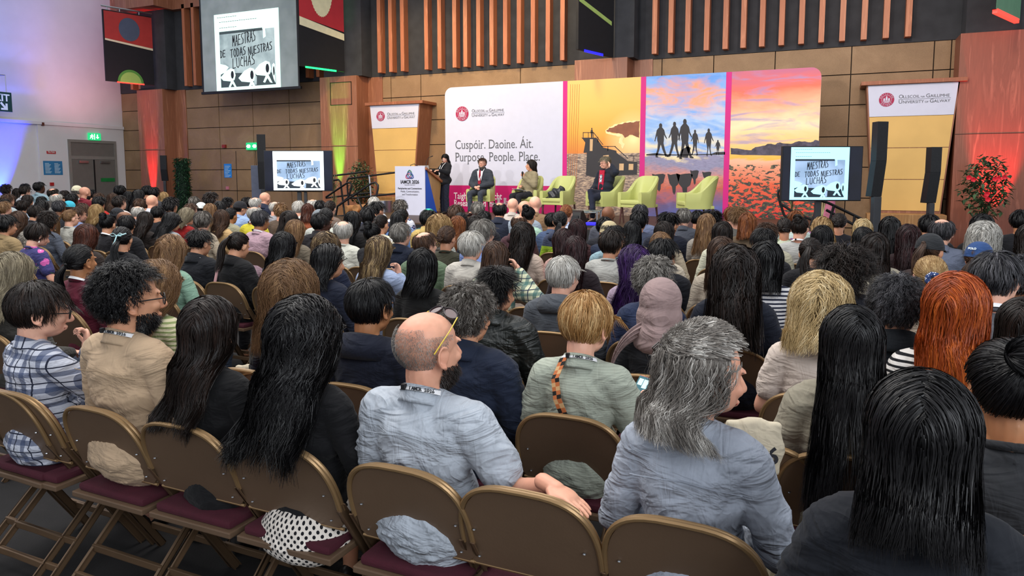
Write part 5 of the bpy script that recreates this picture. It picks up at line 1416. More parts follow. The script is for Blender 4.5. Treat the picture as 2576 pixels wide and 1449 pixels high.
    # clumps
    if S['clump'] > 0:
        nc = max(8, n//9); rep = rg.integers(0, n, nc)
        A = pts[0]; best = np.zeros(n, dtype=int); bd_ = np.full(n, 1e9)
        for c0 in range(0, nc, 64):
            D = np.linalg.norm(A[:, None, :] - A[rep[c0:c0+64]][None], axis=2); m = D.argmin(1); dm = D[np.arange(n), m]
            u = dm < bd_; best[u] = rep[c0:c0+64][m[u]]; bd_[u] = dm[u]
        for i in range(1, seg+1):
            kf = S['clump']*(i/seg)**1.2; 
            if flow != 'tie': pts[i] = pts[i]*(1 - kf) + (pts[i][best])*kf + (pts[0] - pts[0][best])*kf*.35
        ph = (best*2.399) % 6.283
    else: ph = rg.random(n)*6.283
    ph = ph + rg.normal(size=n)*.35
    s_len = np.concatenate([[0], np.cumsum(wts)/seg])[:, None]*L[None, :]
    tan = np.zeros_like(pts); tan[1:-1] = pts[2:] - pts[:-2]; tan[0] = pts[1] - pts[0]; tan[-1] = pts[-1] - pts[-2]
    tan /= np.linalg.norm(tan, axis=2, keepdims=True) + 1e-9
    bn = np.cross(tan, nrm); bn /= np.linalg.norm(bn, axis=2, keepdims=True) + 1e-9
    out = np.cross(bn, tan)
    amp = S['wave']*np.clip(s_len/.05, 0, 1)
    ang = 2*PI*s_len/S['lam'] + ph[None, :]
    pts = pts + bn*(amp*np.sin(ang))[..., None] + out*(amp*np.cos(ang)*(1 if S.get('curl') else .35) + (amp if S.get('curl') else 0))[..., None]
    w = S['w']*wm*(.7 + .6*rg.random(n))*.5
    tp = (1 - .75*np.linspace(0, 1, seg+1)**2.5)[:, None]
    tw = rg.normal(size=n)*.45; bd2 = bn*np.cos(tw)[None, :, None] + out*np.sin(tw)[None, :, None]
    Lft = pts + bd2*(w[None, :]*tp)[..., None]; Rgt = pts - bd2*(w[None, :]*tp)[..., None]; Mid = pts + out*(w[None, :]*tp*.5)[..., None]
    def grid(rows):       # rows: list of arrays (seg+1, n, 3)
        m = len(rows); V = np.stack(rows, 2).reshape(-1, 3)      # (seg+1, n, m)
        i, j, c_ = np.meshgrid(np.arange(seg), np.arange(n), np.arange(m-1), indexing='ij')
        a = (i*n + j)*m + c_; b = ((i+1)*n + j)*m + c_
        return V, np.stack([a, a+1, b+1, b], -1).reshape(-1, 4)
    if style == 'braids':
        rows = [pts + bn*(w[None, :]*math.cos(t))[..., None] + out*(w[None, :]*math.sin(t))[..., None] for t in (0, 1.57, 3.14, 4.71, 6.28)]
        VF = grid(rows)
    else: VF = grid([Lft, Rgt])
    parts = [VF]
    def strands(P, wd):   # P (s, n, 3)
        s_, m = P.shape[:2]; T = np.gradient(P, axis=0); T /= np.linalg.norm(T, axis=2, keepdims=True) + 1e-9
        ref = np.array([0, -1.0, .1]); B_ = np.cross(T, ref); B_ /= np.linalg.norm(B_, axis=2, keepdims=True) + 1e-9
        B_ = B_ + rg.normal(size=(1, m, 3))*.3
        tp_ = (1 - .8*np.linspace(0, 1, s_)**3)[:, None, None]
        V = np.stack([P + B_*wd*tp_, P - B_*wd*tp_], 2).reshape(-1, 3)
        i, j = np.meshgrid(np.arange(s_-1), np.arange(m), indexing='ij'); a = (i*m + j)*2; b = ((i+1)*m + j)*2
        return V, np.stack([a, a+1, b+1, b], -1).reshape(-1, 4)
    if S.get('tail'):
        m = int(420*mult); T0 = SKC + tie*(SKR + .012); t = np.linspace(0, 1, 12)
        a = rg.random(m)*6.283; rr = np.sqrt(rg.random(m))
        Lt = S['tail']*(.75 + .35*rg.random(m))
        fat = .010 + .026*np.sin(np.clip(t*1.25, 0, 1)*PI*.55)[:, None]*np.ones(m)
        cx = T0[0] + np.cos(a)*rr*fat + .010*np.sin(t*9)[:, None]*rr; backy = -.035*np.sin(np.clip(t*2.2, 0, 1)*PI/2)[:, None]
        cy = T0[1] + backy*(1 + .5*rr) + np.sin(a)*rr*fat*.6; cz = T0[2] - (t[:, None]**1.15)*Lt + .02*np.sin(t*PI)[:, None]*(1-t[:, None])
        parts.append(strands(np.stack([cx, cy, cz], 2), .0026*wm))
        bmx = bmesh.new(); bmesh.ops.create_icosphere(bmx, subdivisions=2, radius=1, matrix=Matrix.Translation(Vector(T0)) @ Matrix.Diagonal((.016, .014, .014, 1)))
        parts.append(remesh(bmx, .005, 1))
    if S.get('bun'):
        m = int(360*mult); C = SKC + tie*(SKR + S['bun']*.75); rb = S['bun']; t = np.linspace(0, 1, 14)[:, None]
        a0 = rg.random(m)*6.283; inc = rg.normal(size=m)*.5; ra = rb*(.86 + .2*rg.random(m))
        th = a0 + t*4.2; X = np.cos(th)*ra; Z = np.sin(th)*ra*np.cos(inc); Y_ = np.sin(th)*ra*np.sin(inc)*.9 + rb*.2*np.sin(th*2 + a0)
        parts.append(strands(np.stack([C[0] + X, C[1] + Y_, C[2] + Z], 2), .0028*wm))
        bmx = bmesh.new(); ico(bmx, tuple(C), (rb*.86, rb*.74, rb*.86), None, 3); parts.append(remesh(bmx, .008, 1))
    # close cap under the strands
    nu, nv = (40, 28) if lod == 0 else (26, 18)
    U_, Vv = np.meshgrid(np.linspace(0, 2*PI, nu+1)[:-1], np.linspace(.02, PI - .3, nv), indexing='ij')
    D = np.stack([np.sin(Vv)*np.cos(U_), np.sin(Vv)*np.sin(U_), np.cos(Vv)], -1); ok = region(D.reshape(-1, 3)).reshape(nu, nv)
    if style == 'buzz': ok[:] = False
    th = .002 + vol*(.30 if style not in ('fringe', 'crown', 'halfup') else .12)
    CV = (SKC + D*(SKR + th)).reshape(-1, 3); Fc = []
    for i in range(nu):
        for j in range(nv-1):
            i2 = (i+1) % nu
            if ok[i, j] and ok[i2, j] and ok[i, j+1] and ok[i2, j+1]: Fc.append((i*nv+j, i*nv+j+1, i2*nv+j+1, i2*nv+j))
    ncap = 0
    if Fc: parts.append((CV, np.array(Fc))); ncap = len(Fc)
    return joinVF(parts) + (ncap,)
def hash_(s): return sum(ord(c)*(i+3) for i, c in enumerate(s)) % 9973
def hair_mesh(style, lod, seed, yaw=0.0):
    """hair turned with the head keeps hanging down the back: it is twisted back below the nape"""
    yq = round(yaw/.24)*.24 if (style in LONGS or style == 'halfup') and lod < 2 else 0.0
    k = ('hairM', style, lod, seed, yq)
    if k not in _cache:
        V, F, nc = hair_VF(style, lod, seed); mi = np.zeros(len(F), dtype=np.int32)
        if nc: mi[-nc:] = 1
        if yq:
            b = np.clip((-V[:, 2] - .04)/.16, 0, 1); b = b*b*(3 - 2*b)*.95; a = yq*b; y0 = V[:, 1] + .02
            V = np.stack([V[:, 0]*np.cos(a) - y0*np.sin(a), V[:, 0]*np.sin(a) + y0*np.cos(a) - .02, V[:, 2]], 1)
        _cache[k] = mesh_np('hair', V + HC, F, True, mi)
    return _cache[k]
def beard_mesh(seed=1):
    if 'beard' in _cache: return _cache['beard']
    rg = rngs(seed); n = 1500
    bc = np.array([0, .024, -.045]); br_ = np.array([.063, .069, .072])
    d = rg.normal(size=(n*8, 3)); d /= np.linalg.norm(d, axis=1, keepdims=True)
    x, y, z = d.T; ok = (y > -.35) & (z < .12 - .05*np.abs(x)) & ~((y > .5) & (z > -.35) & (np.abs(x) < .38)) & (z > -.93) & ~((np.abs(x) < .75) & (z > -.15) & (y > .2)); d = d[ok][:n]; n = len(d)
    p = bc + d*br_; dr = d*.7 + np.array([0, .1, -.8]); dr /= np.linalg.norm(dr, axis=1, keepdims=True); L = .016
    P = np.stack([p, p + dr*L*.5 + rg.normal(size=(n, 3))*.0012, p + dr*L + rg.normal(size=(n, 3))*.003], 0)
    B_ = np.cross(dr, d); B_ /= np.linalg.norm(B_, axis=1, keepdims=True) + 1e-9; w = np.array([.0013, .0011, .0004])[:, None, None]
    V = np.stack([P + B_*w, P - B_*w], 2).reshape(-1, 3); i, j = np.meshgrid(np.arange(2), np.arange(n), indexing='ij'); a = (i*n + j)*2; b = ((i+1)*n + j)*2
    _cache['beard'] = mesh_np('beard', V + HC, np.stack([a, a+1, b+1, b], -1).reshape(-1, 4)); return _cache['beard']
def hijab_mesh():
    if 'hijab' in _cache: return _cache['hijab']
    bm = bmesh.new(); ico(bm, (0, -.020, .030), (.096, .120, .100)); ico(bm, (0, -.02, -.05), (.098, .112, .10)); ico(bm, (0, -.03, -.13), (.098, .108, .08))
    ico(bm, (0, -.035, -.175), (.10, .100, .06))
    V, F = remesh(bm, .006, 14)
    x, y, z = V.T; a = np.arctan2(x, -y); D = V.copy(); D[:, 2] = 0; D /= np.linalg.norm(D, axis=1, keepdims=True) + 1e-6
    h = (1 - np.abs(np.sin(a*2.6 + z*3)))*.65 + (1 - np.abs(np.sin(a*4.8 - z*5 + 1)))*.35
    V = V + D*(.016*h*np.clip((.09 - z)/.1, 0, 1.3))[:, None]
    f = (y > .07) & (z > -.07) & (z < .085) & (np.abs(x) < .066)      # face opening
    keep = ~f[F].any(1); _cache['hijab'] = mesh_np('headscarf', V + HC, F[keep]); return _cache['hijab']
def cap_mesh(kind):
    k = ('cap', kind)
    if k in _cache: return _cache[k]
    V = []; F = []; nu, nv = 36, 14
    zb = {'cap': .02, 'beanie': .0, 'beret': .03}[kind]
    for i in range(nu):
        a = 2*PI*i/nu
        for j in range(nv):
            t = j/(nv-1)*PI*.5; rr = math.sin(t)**.85; bx_ = .092*math.cos(a); by = .112*math.sin(a)
            ridge = 1 + (.02*math.cos(a*6) if kind == 'cap' else .015*math.cos(a*18))
            V.append((bx_*rr*ridge, -.014 + by*rr*ridge, zb + (.112 if kind != 'beanie' else .128)*math.cos(t) - .002))
    for i in range(nu):
        for j in range(nv-1): i2 = (i+1) % nu; F.append((i*nv+j, i*nv+j+1, i2*nv+j+1, i2*nv+j))
    b = len(V)
    if kind == 'cap':
        m = 13
        for r_ in range(5):
            for q in range(m):
                u = (q/(m-1) - .5)*2; ex = .078*r_/4*(1 - .45*u*u); x_ = .088*u*.92; y_ = -.014 + .112*math.sqrt(max(0, 1 - (x_/.092)**2)) + ex
                V.append((x_, y_, zb + .004 - .010*r_/4 - .016*u*u*r_/4))
        for r_ in range(4):
            for q in range(m-1): F.append((b+r_*m+q, b+r_*m+q+1, b+(r_+1)*m+q+1, b+(r_+1)*m+q))
    me = mesh_np('cap', np.array(V) + HC, F); _cache[k] = me; return me

# ---------------------------------------------------------------- person materials
def hairmat(key):
    k = ('hm', key)
    if k in _mc: return _mc[k]
    dk, lt, rough = HAIR[key]
    s = N('hair_' + key); g_ = s.n('ShaderNodeNewGeometry'); ri = g_.outputs['Random Per Island']
    nz = s.noise(9, 3, s.coord((3, 3, .6)))
    f = s.math('ADD', s.math('ADD', s.math('MULTIPLY', ri, .46), .08), s.math('MULTIPLY', s.math('SUBTRACT', nz, .42), 1.1))
    s.base(s.ramp(f, [(.05, sc(lin(dk), .75)), (.45, lin(dk)), (.95, lin(lt))]))
    _mc[k] = [s.set(rough + .04, 0, .28), pmat('scalp_hair_' + key, '#%02x%02x%02x' % tuple(int(int(dk[i:i+2], 16)*.8 + int(lt[i:i+2], 16)*.15) for i in (1, 3, 5)), .95, .5, 70, spec=.1, stretch=(.2, 1, 1))]; return _mc[k]
HAIR = {'K': ('#070608', '#19181a', .38), 'DB': ('#17100d', '#35251e', .42), 'B': ('#3a271c', '#6b4d38', .45), 'LB': ('#6a4d33', '#b08c62', .5),
 'BL': ('#8a6b42', '#dcc08c', .5), 'PB': ('#b59b6c', '#efe3c0', .5), 'GO': ('#9c7140', '#f2d49c', .48), 'G': ('#5c5853', '#c2beb6', .5), 'DG': ('#26262a', '#77757a', .48), 'W': ('#a6a39c', '#ecebe6', .5),
 'SV': ('#67615b', '#e8e4dc', .5), 'SG': ('#3a342f', '#bdb8b0', .5), 'OR': ('#8e3a10', '#e0762c', .42), 'AU': ('#3c1c12', '#6f3a26', .42), 'GI': ('#6e3c1e', '#b87440', .45), 'P': ('#2a1240', '#5d3088', .45), 'RB': ('#241214', '#4f2a2c', .42), 'GB': ('#6d6350', '#b9ad90', .5),
 'HL': ('#4a3826', '#c8ab78', .48)}
SKIN = {'P': '#dcaa92', 'M': '#c99474', 'T': '#a9754f', 'D': '#4e3024', 'PK': '#d09a80', 'DM': '#7c5238'}
def skinmat(key):
    k = ('sk', key)
    if k in _mc: return _mc[k]
    s = N('skin_' + key); c = lin(SKIN[key]); nz = s.noise(22, 4, s.coord()); n2 = s.noise(5, 2, s.coord())
    a = s.ramp(nz, [(.3, sc(c, .88)), (.7, sc(c, 1.08))]); red = (min(1, c[0]*1.05), c[1]*.80, c[2]*.76, 1)
    s.base(s.mix(s.ramp(n2, [(.4, (0,0,0)), (.7, (.55,.55,.55))]), a, red)); s.bump(s.noise(220, 2, s.coord()), .08, .001)
    _mc[k] = s.set(.5, 0, .4, sss=.10); return s.m
def cloth(kind, c1, c2='#ffffff', c3='#000000'):
    k = ('cl', kind, c1, c2, c3)
    if k in _mc: return _mc[k]
    s = N('cloth_' + kind); v = s.coord(); x, y, z = s.xyz(v); a, b, c = lin(c1), lin(c2), lin(c3)
    weave = s.noise(160, 2, v); soft = s.noise(7, 3, v)
    base = s.ramp(soft, [(.3, sc(a, .90)), (.7, sc(a, 1.08))])
    def band(q, freq, w, ph=0.0):
        f = s.math('FRACT', s.math('ADD', s.math('MULTIPLY', q, freq), ph + 100)); return s.math('LESS_THAN', f, w)
    if kind == 'stripes': base = s.mix(band(z, 42, .42), base, b)
    elif kind == 'fine': base = s.mix(band(z, 90, .5), base, b)
    elif kind == 'pin': base = s.mix(band(x, 70, .35), base, b)
    elif kind == 'plaid':
        m1 = s.mix(s.math('MULTIPLY', band(x, 13, .30), .75), base, b); m2 = s.mix(s.math('MULTIPLY', band(z, 13, .30), .75), m1, b)
        m3 = s.mix(band(x, 13, .07, .45), m2, c); base = s.mix(band(z, 13, .07, .45), m3, c)
    elif kind == 'floral':
        vo = s.n('ShaderNodeTexVoronoi'); vo.inputs['Scale'].default_value = 11; s.l(v, vo.inputs['Vector']); dd = s.math('ADD', vo.outputs['Distance'], s.math('MULTIPLY', s.math('SUBTRACT', s.noise(30, 3, v), .5), .35))
        base = s.mix(s.math('LESS_THAN', dd, .36), base, b); base = s.mix(s.math('LESS_THAN', dd, .10), base, lin('#e6b0cf'))
        base = s.mix(s.math('GREATER_THAN', s.noise(9, 3, v), .62), base, c)
    elif kind == 'dots':
        def cell(q, o_): return s.math('SUBTRACT', s.math('FRACT', s.math('ADD', s.math('MULTIPLY', q, 34), 100 + o_)), .5)
        def dot(o_): 
            hx = s.math('MULTIPLY', s.math('ARCTAN2', x, s.math('MULTIPLY', y, -1)), .19); p, q = cell(hx, o_), cell(z, o_); return s.math('LESS_THAN', s.math('ADD', s.math('MULTIPLY', p, p), s.math('MULTIPLY', q, q)), .045)
        base = s.mix(s.math('MAXIMUM', dot(0), dot(.5)), base, b)
    elif kind == 'denim': base = s.mix(.55, base, s.ramp(s.noise(11, 5, s.coord((1, 1, .6)), .65), [(.35, sc(a, .78)), (.6, sc(a, 1.2))]))
    elif kind == 'knit': 
        base = s.mix(s.math('MULTIPLY', band(z, 110, .4), .35), base, sc(a, .6))
    elif kind == 'puffer': base = s.mix(s.math('MULTIPLY', band(z, 16, .10), .8), base, sc(a, .35))
    elif kind == 'lace': base = s.mix(s.math('GREATER_THAN', s.noise(60, 2, v), .52), base, b)
    elif kind == 'lime': base = s.mix(s.math('LESS_THAN', z, .90), base, b)
    cr = s.math('ABSOLUTE', s.math('SUBTRACT', s.noise(5.0, 3, s.coord((.8, .8, 2.0)), .5, 1.3), .5)); c2_ = s.math('ABSOLUTE', s.math('SUBTRACT', s.noise(9, 2, s.coord((2.2, 1, .7)), .5, .9), .5))
    hgt = s.math('ADD', s.math('MULTIPLY', weave, .03), s.math('ADD', s.math('MULTIPLY', cr, -2.2), s.math('MULTIPLY', c2_, -.7)))
    s.base(base); s.bump(hgt, .85 if kind in ('denim', 'leather', 'puffer') else .55, .022)
    sheen = .05 if kind != 'leather' else 0
    _mc[k] = s.set(.85 if kind not in ('leather', 'puffer') else .42, 0, .25 if kind != 'leather' else .5, sheen=sheen); return s.m
M_lan = pmat('lanyard_white', '#dfe0e2', .6, .03); M_eye = pmat('eye_white', '#d9d4cc', .25, .02); M_iris = pmat('iris', '#2c1d14', .2)
M_shoe = pmat('shoe_leather', '#1d1a1a', .4); M_jean = cloth('denim', '#27303f'); M_dtr = cloth('solid', '#1b1b20'); M_ktr = cloth('solid', '#8d8066')
# ================================================================ folding chairs
M_bronze = pmat('bronze_painted_metal', '#6b5644', .42, .12, 3, .12, metal=.2, bscale=90)
M_brass = pmat('brass_rim', '#8f7350', .36, .10, 5, metal=.5)
M_leg = pmat('bronze_channel', '#66513d', .4, .15, 4, metal=.4)
M_burg = pmat('burgundy_pad', '#41101f', .9, .2, 12, .3, bscale=150)
def fc_pt(u, v, d=0):     # on the tilted back plane: u across, v up, d towards the sitter
    y = -.205 + (.80 - v)*.36; return Vector((u, y + d, v))
def folding_chair():
    o = empty('folding_chair'); hw = .215
    def outline(s_, vb=.50, vt=.805, n=26):
        P = []
        for i in range(n+1):
            a = PI*i/n; u = math.cos(a); w_ = abs(u)**.62*(1 if u > 0 else -1); P.append((w_*hw*s_, vb + .085 + (vt - vb - .085)*max(0, math.sin(a))**.72*(1 if s_ == 1 else s_)))
        return P
    top = outline(1.0)
    poly = top + [(-hw, .525), (-hw + .02, .505), (hw - .02, .505), (hw, .525)]
    mb = MB(); inner = [(u*.965, v*1 - .008 if v > .6 else v + .003) for u, v in poly]
    mb.prism(inner, fc_pt, -.004, .006); 
    for s_ in (-.17, .17):
        for v in (.64, .54): mb.lathe([(0, 0), (.005, 0), (.004, .003), (0, .004)], tuple(fc_pt(s_, v, -.009)), 8, 1)
    mb.build('back_panel', [M_bronze, M_chrome], o)
    mb = MB(); mb.tube([fc_pt(u, v, -.004) for u, v in top], .0085, 8, flat=(1, 1)); mb.tube([fc_pt(u*.985, v - .004, .016) for u, v in top], .0080, 8); 
    mb.tube([fc_pt(-hw + .01, .507, 0), fc_pt(hw - .01, .507, 0)], .006, 6); mb.build('back_rim', M_brass, o, smooth=True)
    mb = MB(); mb.prism([(u*.90, (v - .65)*.88 + .655) for u, v in poly], fc_pt, .006, .040); mb.build('back_cushion', M_burg, o, smooth=True, bevel=.012)
    for s_ in (-1, 1):     # channel leg: side of the back down to the front foot
        A_, B_ = fc_pt(s_*hw, .60, 0), Vector((s_*.225, .25, 0))
        mb = MB(); d = (B_ - A_).normalized(); w_ = Vector((s_, 0, 0)); nn = d.cross(Vector((1, 0, 0))).normalized()
        for (a0, a1, b0, b1) in ((-.003, .003, -.017, .017), (-.003, .012, -.017, -.013), (-.003, .012, .013, .017)):
            V = []
            for P_ in (A_, B_):
                for (p, q) in ((a0, b0), (a1, b0), (a1, b1), (a0, b1)): V.append(P_ + w_*p + nn*q)
            mb.add(V, [(0,1,2,3),(7,6,5,4),(0,4,5,1),(1,5,6,2),(2,6,7,3),(3,7,4,0)])
        mb.build('front_leg', M_leg, o)
        A_, B_ = Vector((s_*.195, .20, .425)), Vector((s_*.20, -.27, 0)); d = (B_ - A_).normalized(); nn = d.cross(Vector((1, 0, 0))).normalized(); mb = MB()
        for (a0, a1, b0, b1) in ((-.003, .003, -.014, .014), (-.003, .010, -.014, -.010), (-.003, .010, .010, .014)):
            V = []
            for P_ in (A_, B_):
                for (p, q) in ((a0, b0), (a1, b0), (a1, b1), (a0, b1)): V.append(P_ - w_*p + nn*q)
            mb.add(V, [(0,1,2,3),(7,6,5,4),(0,4,5,1),(1,5,6,2),(2,6,7,3),(3,7,4,0)])
        mb.build('rear_leg', M_leg, o)
    seat = [(-.20, -.17), (.20, -.17), (.205, .15), (.16, .235), (-.16, .235), (-.205, .15)]
    MB().prism(seat, lambda u, v, d: Vector((u, v, .43 + d)), -.018, .004).build('seat_pan', M_bronze, o, bevel=.004)
    MB().prism([(u*.92, v*.92 + .003) for u, v in seat], lambda u, v, d: Vector((u, v, .434 + d)), 0, .030).build('seat_cushion', M_burg, o, smooth=True, bevel=.012)
    for y_, z_ in ((-.17, .09), (-.09, .165)): MB().box((-.20, y_ - .012, z_ - .014), (.20, y_ + .004, z_ + .014)).build('rear_crossbar', M_leg, o, bevel=.003)
    for y_, z_ in ((.195, .12),): MB().box((-.22, y_ - .006, z_ - .014), (.22, y_ + .01, z_ + .014)).build('front_crossbar', M_leg, o, bevel=.003)
    return o
chair0 = folding_chair(); c_used = [False]
def place_chair(x, y, rz, lab):
    o = chair0 if not c_used[0] else copy_tree(chair0); c_used[0] = True
    o.location = (x, y, 0); o.rotation_euler = (0, 0, rz); o.scale = (1, 1, 1)
    tag(o, lab, 'chair', 'folding chairs in rows'); return o

# ================================================================ one person
TOP0 = 1.316
def view_angle(px): return YAW + math.atan((IMW/2 - px)/FPX)
def person(x, y, s, lod, style, hc, sk, top, topc, yaw, pitch, label, rz=0.0, pose='lap', br=1.0, z=0.0, opts='', seed=0, trou=None, group='seated audience', hs=1.07):
    o = empty('person', (x, y, z), rz, label, 'person', group); o.scale = (s*(.96 if br < .95 else 1), s, s)
    bm_, yq, pq = body_mesh(pose, br, lod, yaw, pitch, 'cross' if 'cross' in opts else 'sit', hs)
    body = link('body', bm_, skinmat(sk), o)
    T = turn_matrix(yq, pq, hs)
    rest = T
    hseed = seed if lod == 0 else seed % 3
    def onhead(name, me, m, par=o):
        q = link(name, me, m, par); q.matrix_local = T; return q
    if style == 'hijab': onhead('headscarf', hijab_mesh(), topc[1])
    elif style == 'bald': pass
    elif style in ('cap_hair', 'beanie', 'beret'):
        onhead('hair', hair_mesh('fringe', lod, hseed), hairmat(hc))
    else:
        h = onhead('hair', hair_mesh('fringe' if 'cap_' in opts and style in ('short',) else style, lod, hseed, yq), hairmat(hc))
        if 'big' in opts: h.matrix_local = T @ Matrix.Translation(Vector(HC)) @ Matrix.Diagonal((1.12, 1.12, 1.10, 1)) @ Matrix.Translation(-Vector(HC))
    for w_, k_ in (('cap_', 'cap'), ('beanie_', 'beanie'), ('beret_', 'beret')):
        for t_ in opts.split():
            if t_.startswith(w_): 
                c = onhead('cap' if k_ == 'cap' else 'hat', cap_mesh(k_), cloth('solid', '#' + t_.split('_')[1]))
    if top == 'bare': pass
    else:
        g_ = link({'tee': 'tee_shirt', 'long': 'sweater', 'coll': 'shirt', 'shortcoll': 'shirt', 'jack': 'jacket', 'hood': 'hooded_top', 'tank': 'top'}.get(top, 'top'), top_mesh({'hood': 'long'}.get(top, top), pose, br, lod, seed), topc[0], o)
        if top in ('coll', 'shortcoll'): link('collar', collar_mesh('shirt'), topc[0], g_)
        elif top == 'jack': link('collar', collar_mesh('jacket'), topc[0], g_)
        elif top == 'hood': link('hood', collar_mesh('hood'), topc[0], g_)
        elif lod < 2: link('neckline', collar_mesh('crew'), topc[0], g_)
    link('trousers', trousers_mesh(lod, 'cross' in opts), trou or [M_jean, M_dtr, M_ktr][seed % 3], o)
    if lod == 0 or 'shoes' in opts:
        for s_ in (-1, 1): q = link('shoe', shoe_mesh(), M_shoe, o); q.location = (s_*.13, .36, 0)
    if 'lan' in opts and 'plan' not in opts: 
        l = link('lanyard', lanyard_mesh(1.12 if top in ('jack',) else 1.0), M_lan, o)
        if lod == 0: 
            MB().box((-.040, -.127 if top != 'jack' else -.134, 1.080), (-.026, -.112, 1.098)).build('clasp', M_blackp, l)
        else:
            MB().box((-.038, -.128, 1.080), (-.022, -.112, 1.098)).build('clasp', M_blackp, l)
    if 'gls' in opts: onhead('glasses', glasses_mesh(), M_black).matrix_local = T @ Matrix.Translation(Vector(HC))
    if 'beard' in opts: onhead('beard', beard_mesh(), hairmat('K' if hc == 'K' else ('DB' if 'rest' in opts else 'G')))
    if lod == 0 or 'face' in opts:
        mb = MB()
        e = onhead('eyes', eyes_me(), [M_eye, M_iris])
        onhead('eyebrows', brow_me(), hairmat(hc if hc in HAIR else 'B'))
        onhead('lips', lips_me(), pmat('lip_tint', '#a8574e' if sk not in ('D', 'DM') else '#5c3530', .45))
    return o, T
def eyes_me():
    if 'eyes' in _cache: return _cache['eyes']
    mb = MB()
    for s_ in (-1, 1):
        c = HC + np.array([s_*.031, .0610, .004])
        mb.lathe([(.0115*math.sin(t), -.0115*math.cos(t)*.62) for t in np.linspace(0, PI, 9)], tuple(c), 14, 0)
        mb.lathe([(.0, -.0), (.005, 0)], (c[0], c[1], c[2]), 8, 1)
        b = mb.n
        P = [Vector((c[0] + .0052*math.cos(t), c[1] + .0118, c[2] + .0052*math.sin(t))) for t in np.linspace(0, 2*PI, 13)[:-1]]
        mb.add(P, [tuple(range(12))], 1)
    _cache['eyes'] = mb.mesh('eyes', True); return _cache['eyes']
def brow_me():
    if 'brow' in _cache: return _cache['brow']
    mb = MB()
    for s_ in (-1, 1): mb.tube([tuple(HC + np.array(p)) for p in ((s_*.014, .0868, .023), (s_*.030, .0835, .026), (s_*.044, .0745, .022))], [.0022, .0026, .0015], 6)
    _cache['brow'] = mb.mesh('eyebrows', True); return _cache['brow']
def lips_me():
    if 'lips' in _cache: return _cache['lips']
    mb = MB()
    mb.tube([tuple(HC + np.array(p)) for p in ((-.023, .0830, -.0605), (-.010, .0918, -.0570), (0, .0928, -.0585), (.010, .0918, -.0570), (.023, .0830, -.0605))], [.0012, .0034, .0036, .0034, .0012], 6)
    mb.tube([tuple(HC + np.array(p)) for p in ((-.021, .0830, -.0620), (0, .0905, -.0670), (.021, .0830, -.0620))], [.0012, .0042, .0012], 6)
    _cache['lips'] = mb.mesh('lips', True); return _cache['lips']

# ================================================================ who sits where
# px of the head, py of its top, row (or None), style, hair, skin, top, colours, turn to the image right (or None), pitch, options, label
S_ = lambda c: ('solid', c)
T_ = []
def P(px, py, row, style, hc, sk, top, col, hy, hp, opts, label): T_.append((px, py, row, style, hc, sk, top, col if isinstance(col, tuple) else ('solid', col), hy, hp, opts, label))
# --- front row and the rows next to it
P(80,727,0,'pixie','DB','P','coll',('plaid','#b9bdc9','#3a4766','#23283a'),84,8,'gls pose_chin rz=-8','person with short dark hair and round glasses in a blue white plaid shirt')
P(325,655,0,'curly','K','M','coll','#b39a7e',74,-2,'gls beard lan rz=-3','bearded man with black curly hair in a beige shirt')
P(515,766,0,'long','DB','M','long','#121214',28,0,'','woman with very long dark brown straight hair and black top')
P(745,776,0,'longw','K','M','long','#0e0e11',30,4,'big skirt sung','woman with long black hair, sunglasses on her head and a polka dot skirt')
P(1068,772,0,'buzz','G','PK','shortcoll',('denim','#a2a9b2'),52,2,'beard lan pose_rest rz=-2 sun2','bald bearded man in a pale blue short sleeved shirt')
P(1755,812,0,'halfup','SV','PK','coll',('denim','#989fab'),62,4,'rz=-4','woman with half pinned grey streaked hair in a washed denim shirt')
P(2325,942,-.5,'bob','K','M','jack','#15181f',4,6,'lan','woman with straight black hair in a navy blazer, nearest at the lower right')
P(740,668,1,'frizz','LB','P','jack',('puffer','#171a24'),12,2,'','woman with frizzy light brown hair in a shiny navy jacket')
P(908,697,1,'short','K','T','hood','#171b29',38,4,'','man with thick black hair in a dark navy parka with a hood')
P(1172,708,1,'curly','SG','M','jack','#1b2335',32,6,'','man with grey curly hair in a navy jacket with raised collar')
P(1462,731,1,'pixie','GO','P','shortcoll',('knit','#a3aa9c'),30,16,'lan pose_phone strap fem','woman with short golden blond hair in a sage green blouse')
P(2148,770,1,'vlong','K','M','jack','#8a8474',-4,4,'','woman with very long straight black hair over a khaki jacket')
P(2552,868,.4,'bun','K','T','long','#26272a',-18,8,'big','woman with a loose black bun in a charcoal top at the right edge')
P(2232,684,2,'curly','DG','M','jack','#10151b',14,4,'','man with short dark curly hair in a black jacket')
P(2410,690,1.75,'shoulder','OR','P','tee',('stripes','#dcd8d4','#16171c'),8,2,'scarf','woman with bright orange hair and a black and white striped top')
P(1663,706,2,'hijab','K','M','long','#15161a',18,6,'','woman in a mauve headscarf and black top')
P(1240,664,2,'spiky','K','M','jack',('leather','#1d211f'),36,12,'','man with spiky black hair in a black leather jacket')
P(2087,708,2,'bobw','PB','P','tee','#cdbfb4',6,6,'big','woman with fluffy platinum blond hair in a pale pink tee')
P(385,668,1,'longw','LB','P','long',('stripes','#c9c3a2','#7d8a58'),30,4,'','woman with light brown hair in a green striped sweater behind the bearded man')
P(25,676,1,'shoulder','GB','P','long','#3c3a36',40,6,'','person with ash blond hair at the left edge')
P(2576,760,2,'long','DB','M','long','#2a2a30',10,4,'','woman with dark brown hair cut off by the right edge')
P(1825,628,3,'longw','DB','M','jack','#161b28',2,4,'big','woman with long wavy dark hair in a navy jacket')
P(1665,648,3,'curly','G','P','coll','#232d48',52,10,'fem big','woman with wavy silver grey hair leaning behind the mauve headscarf')
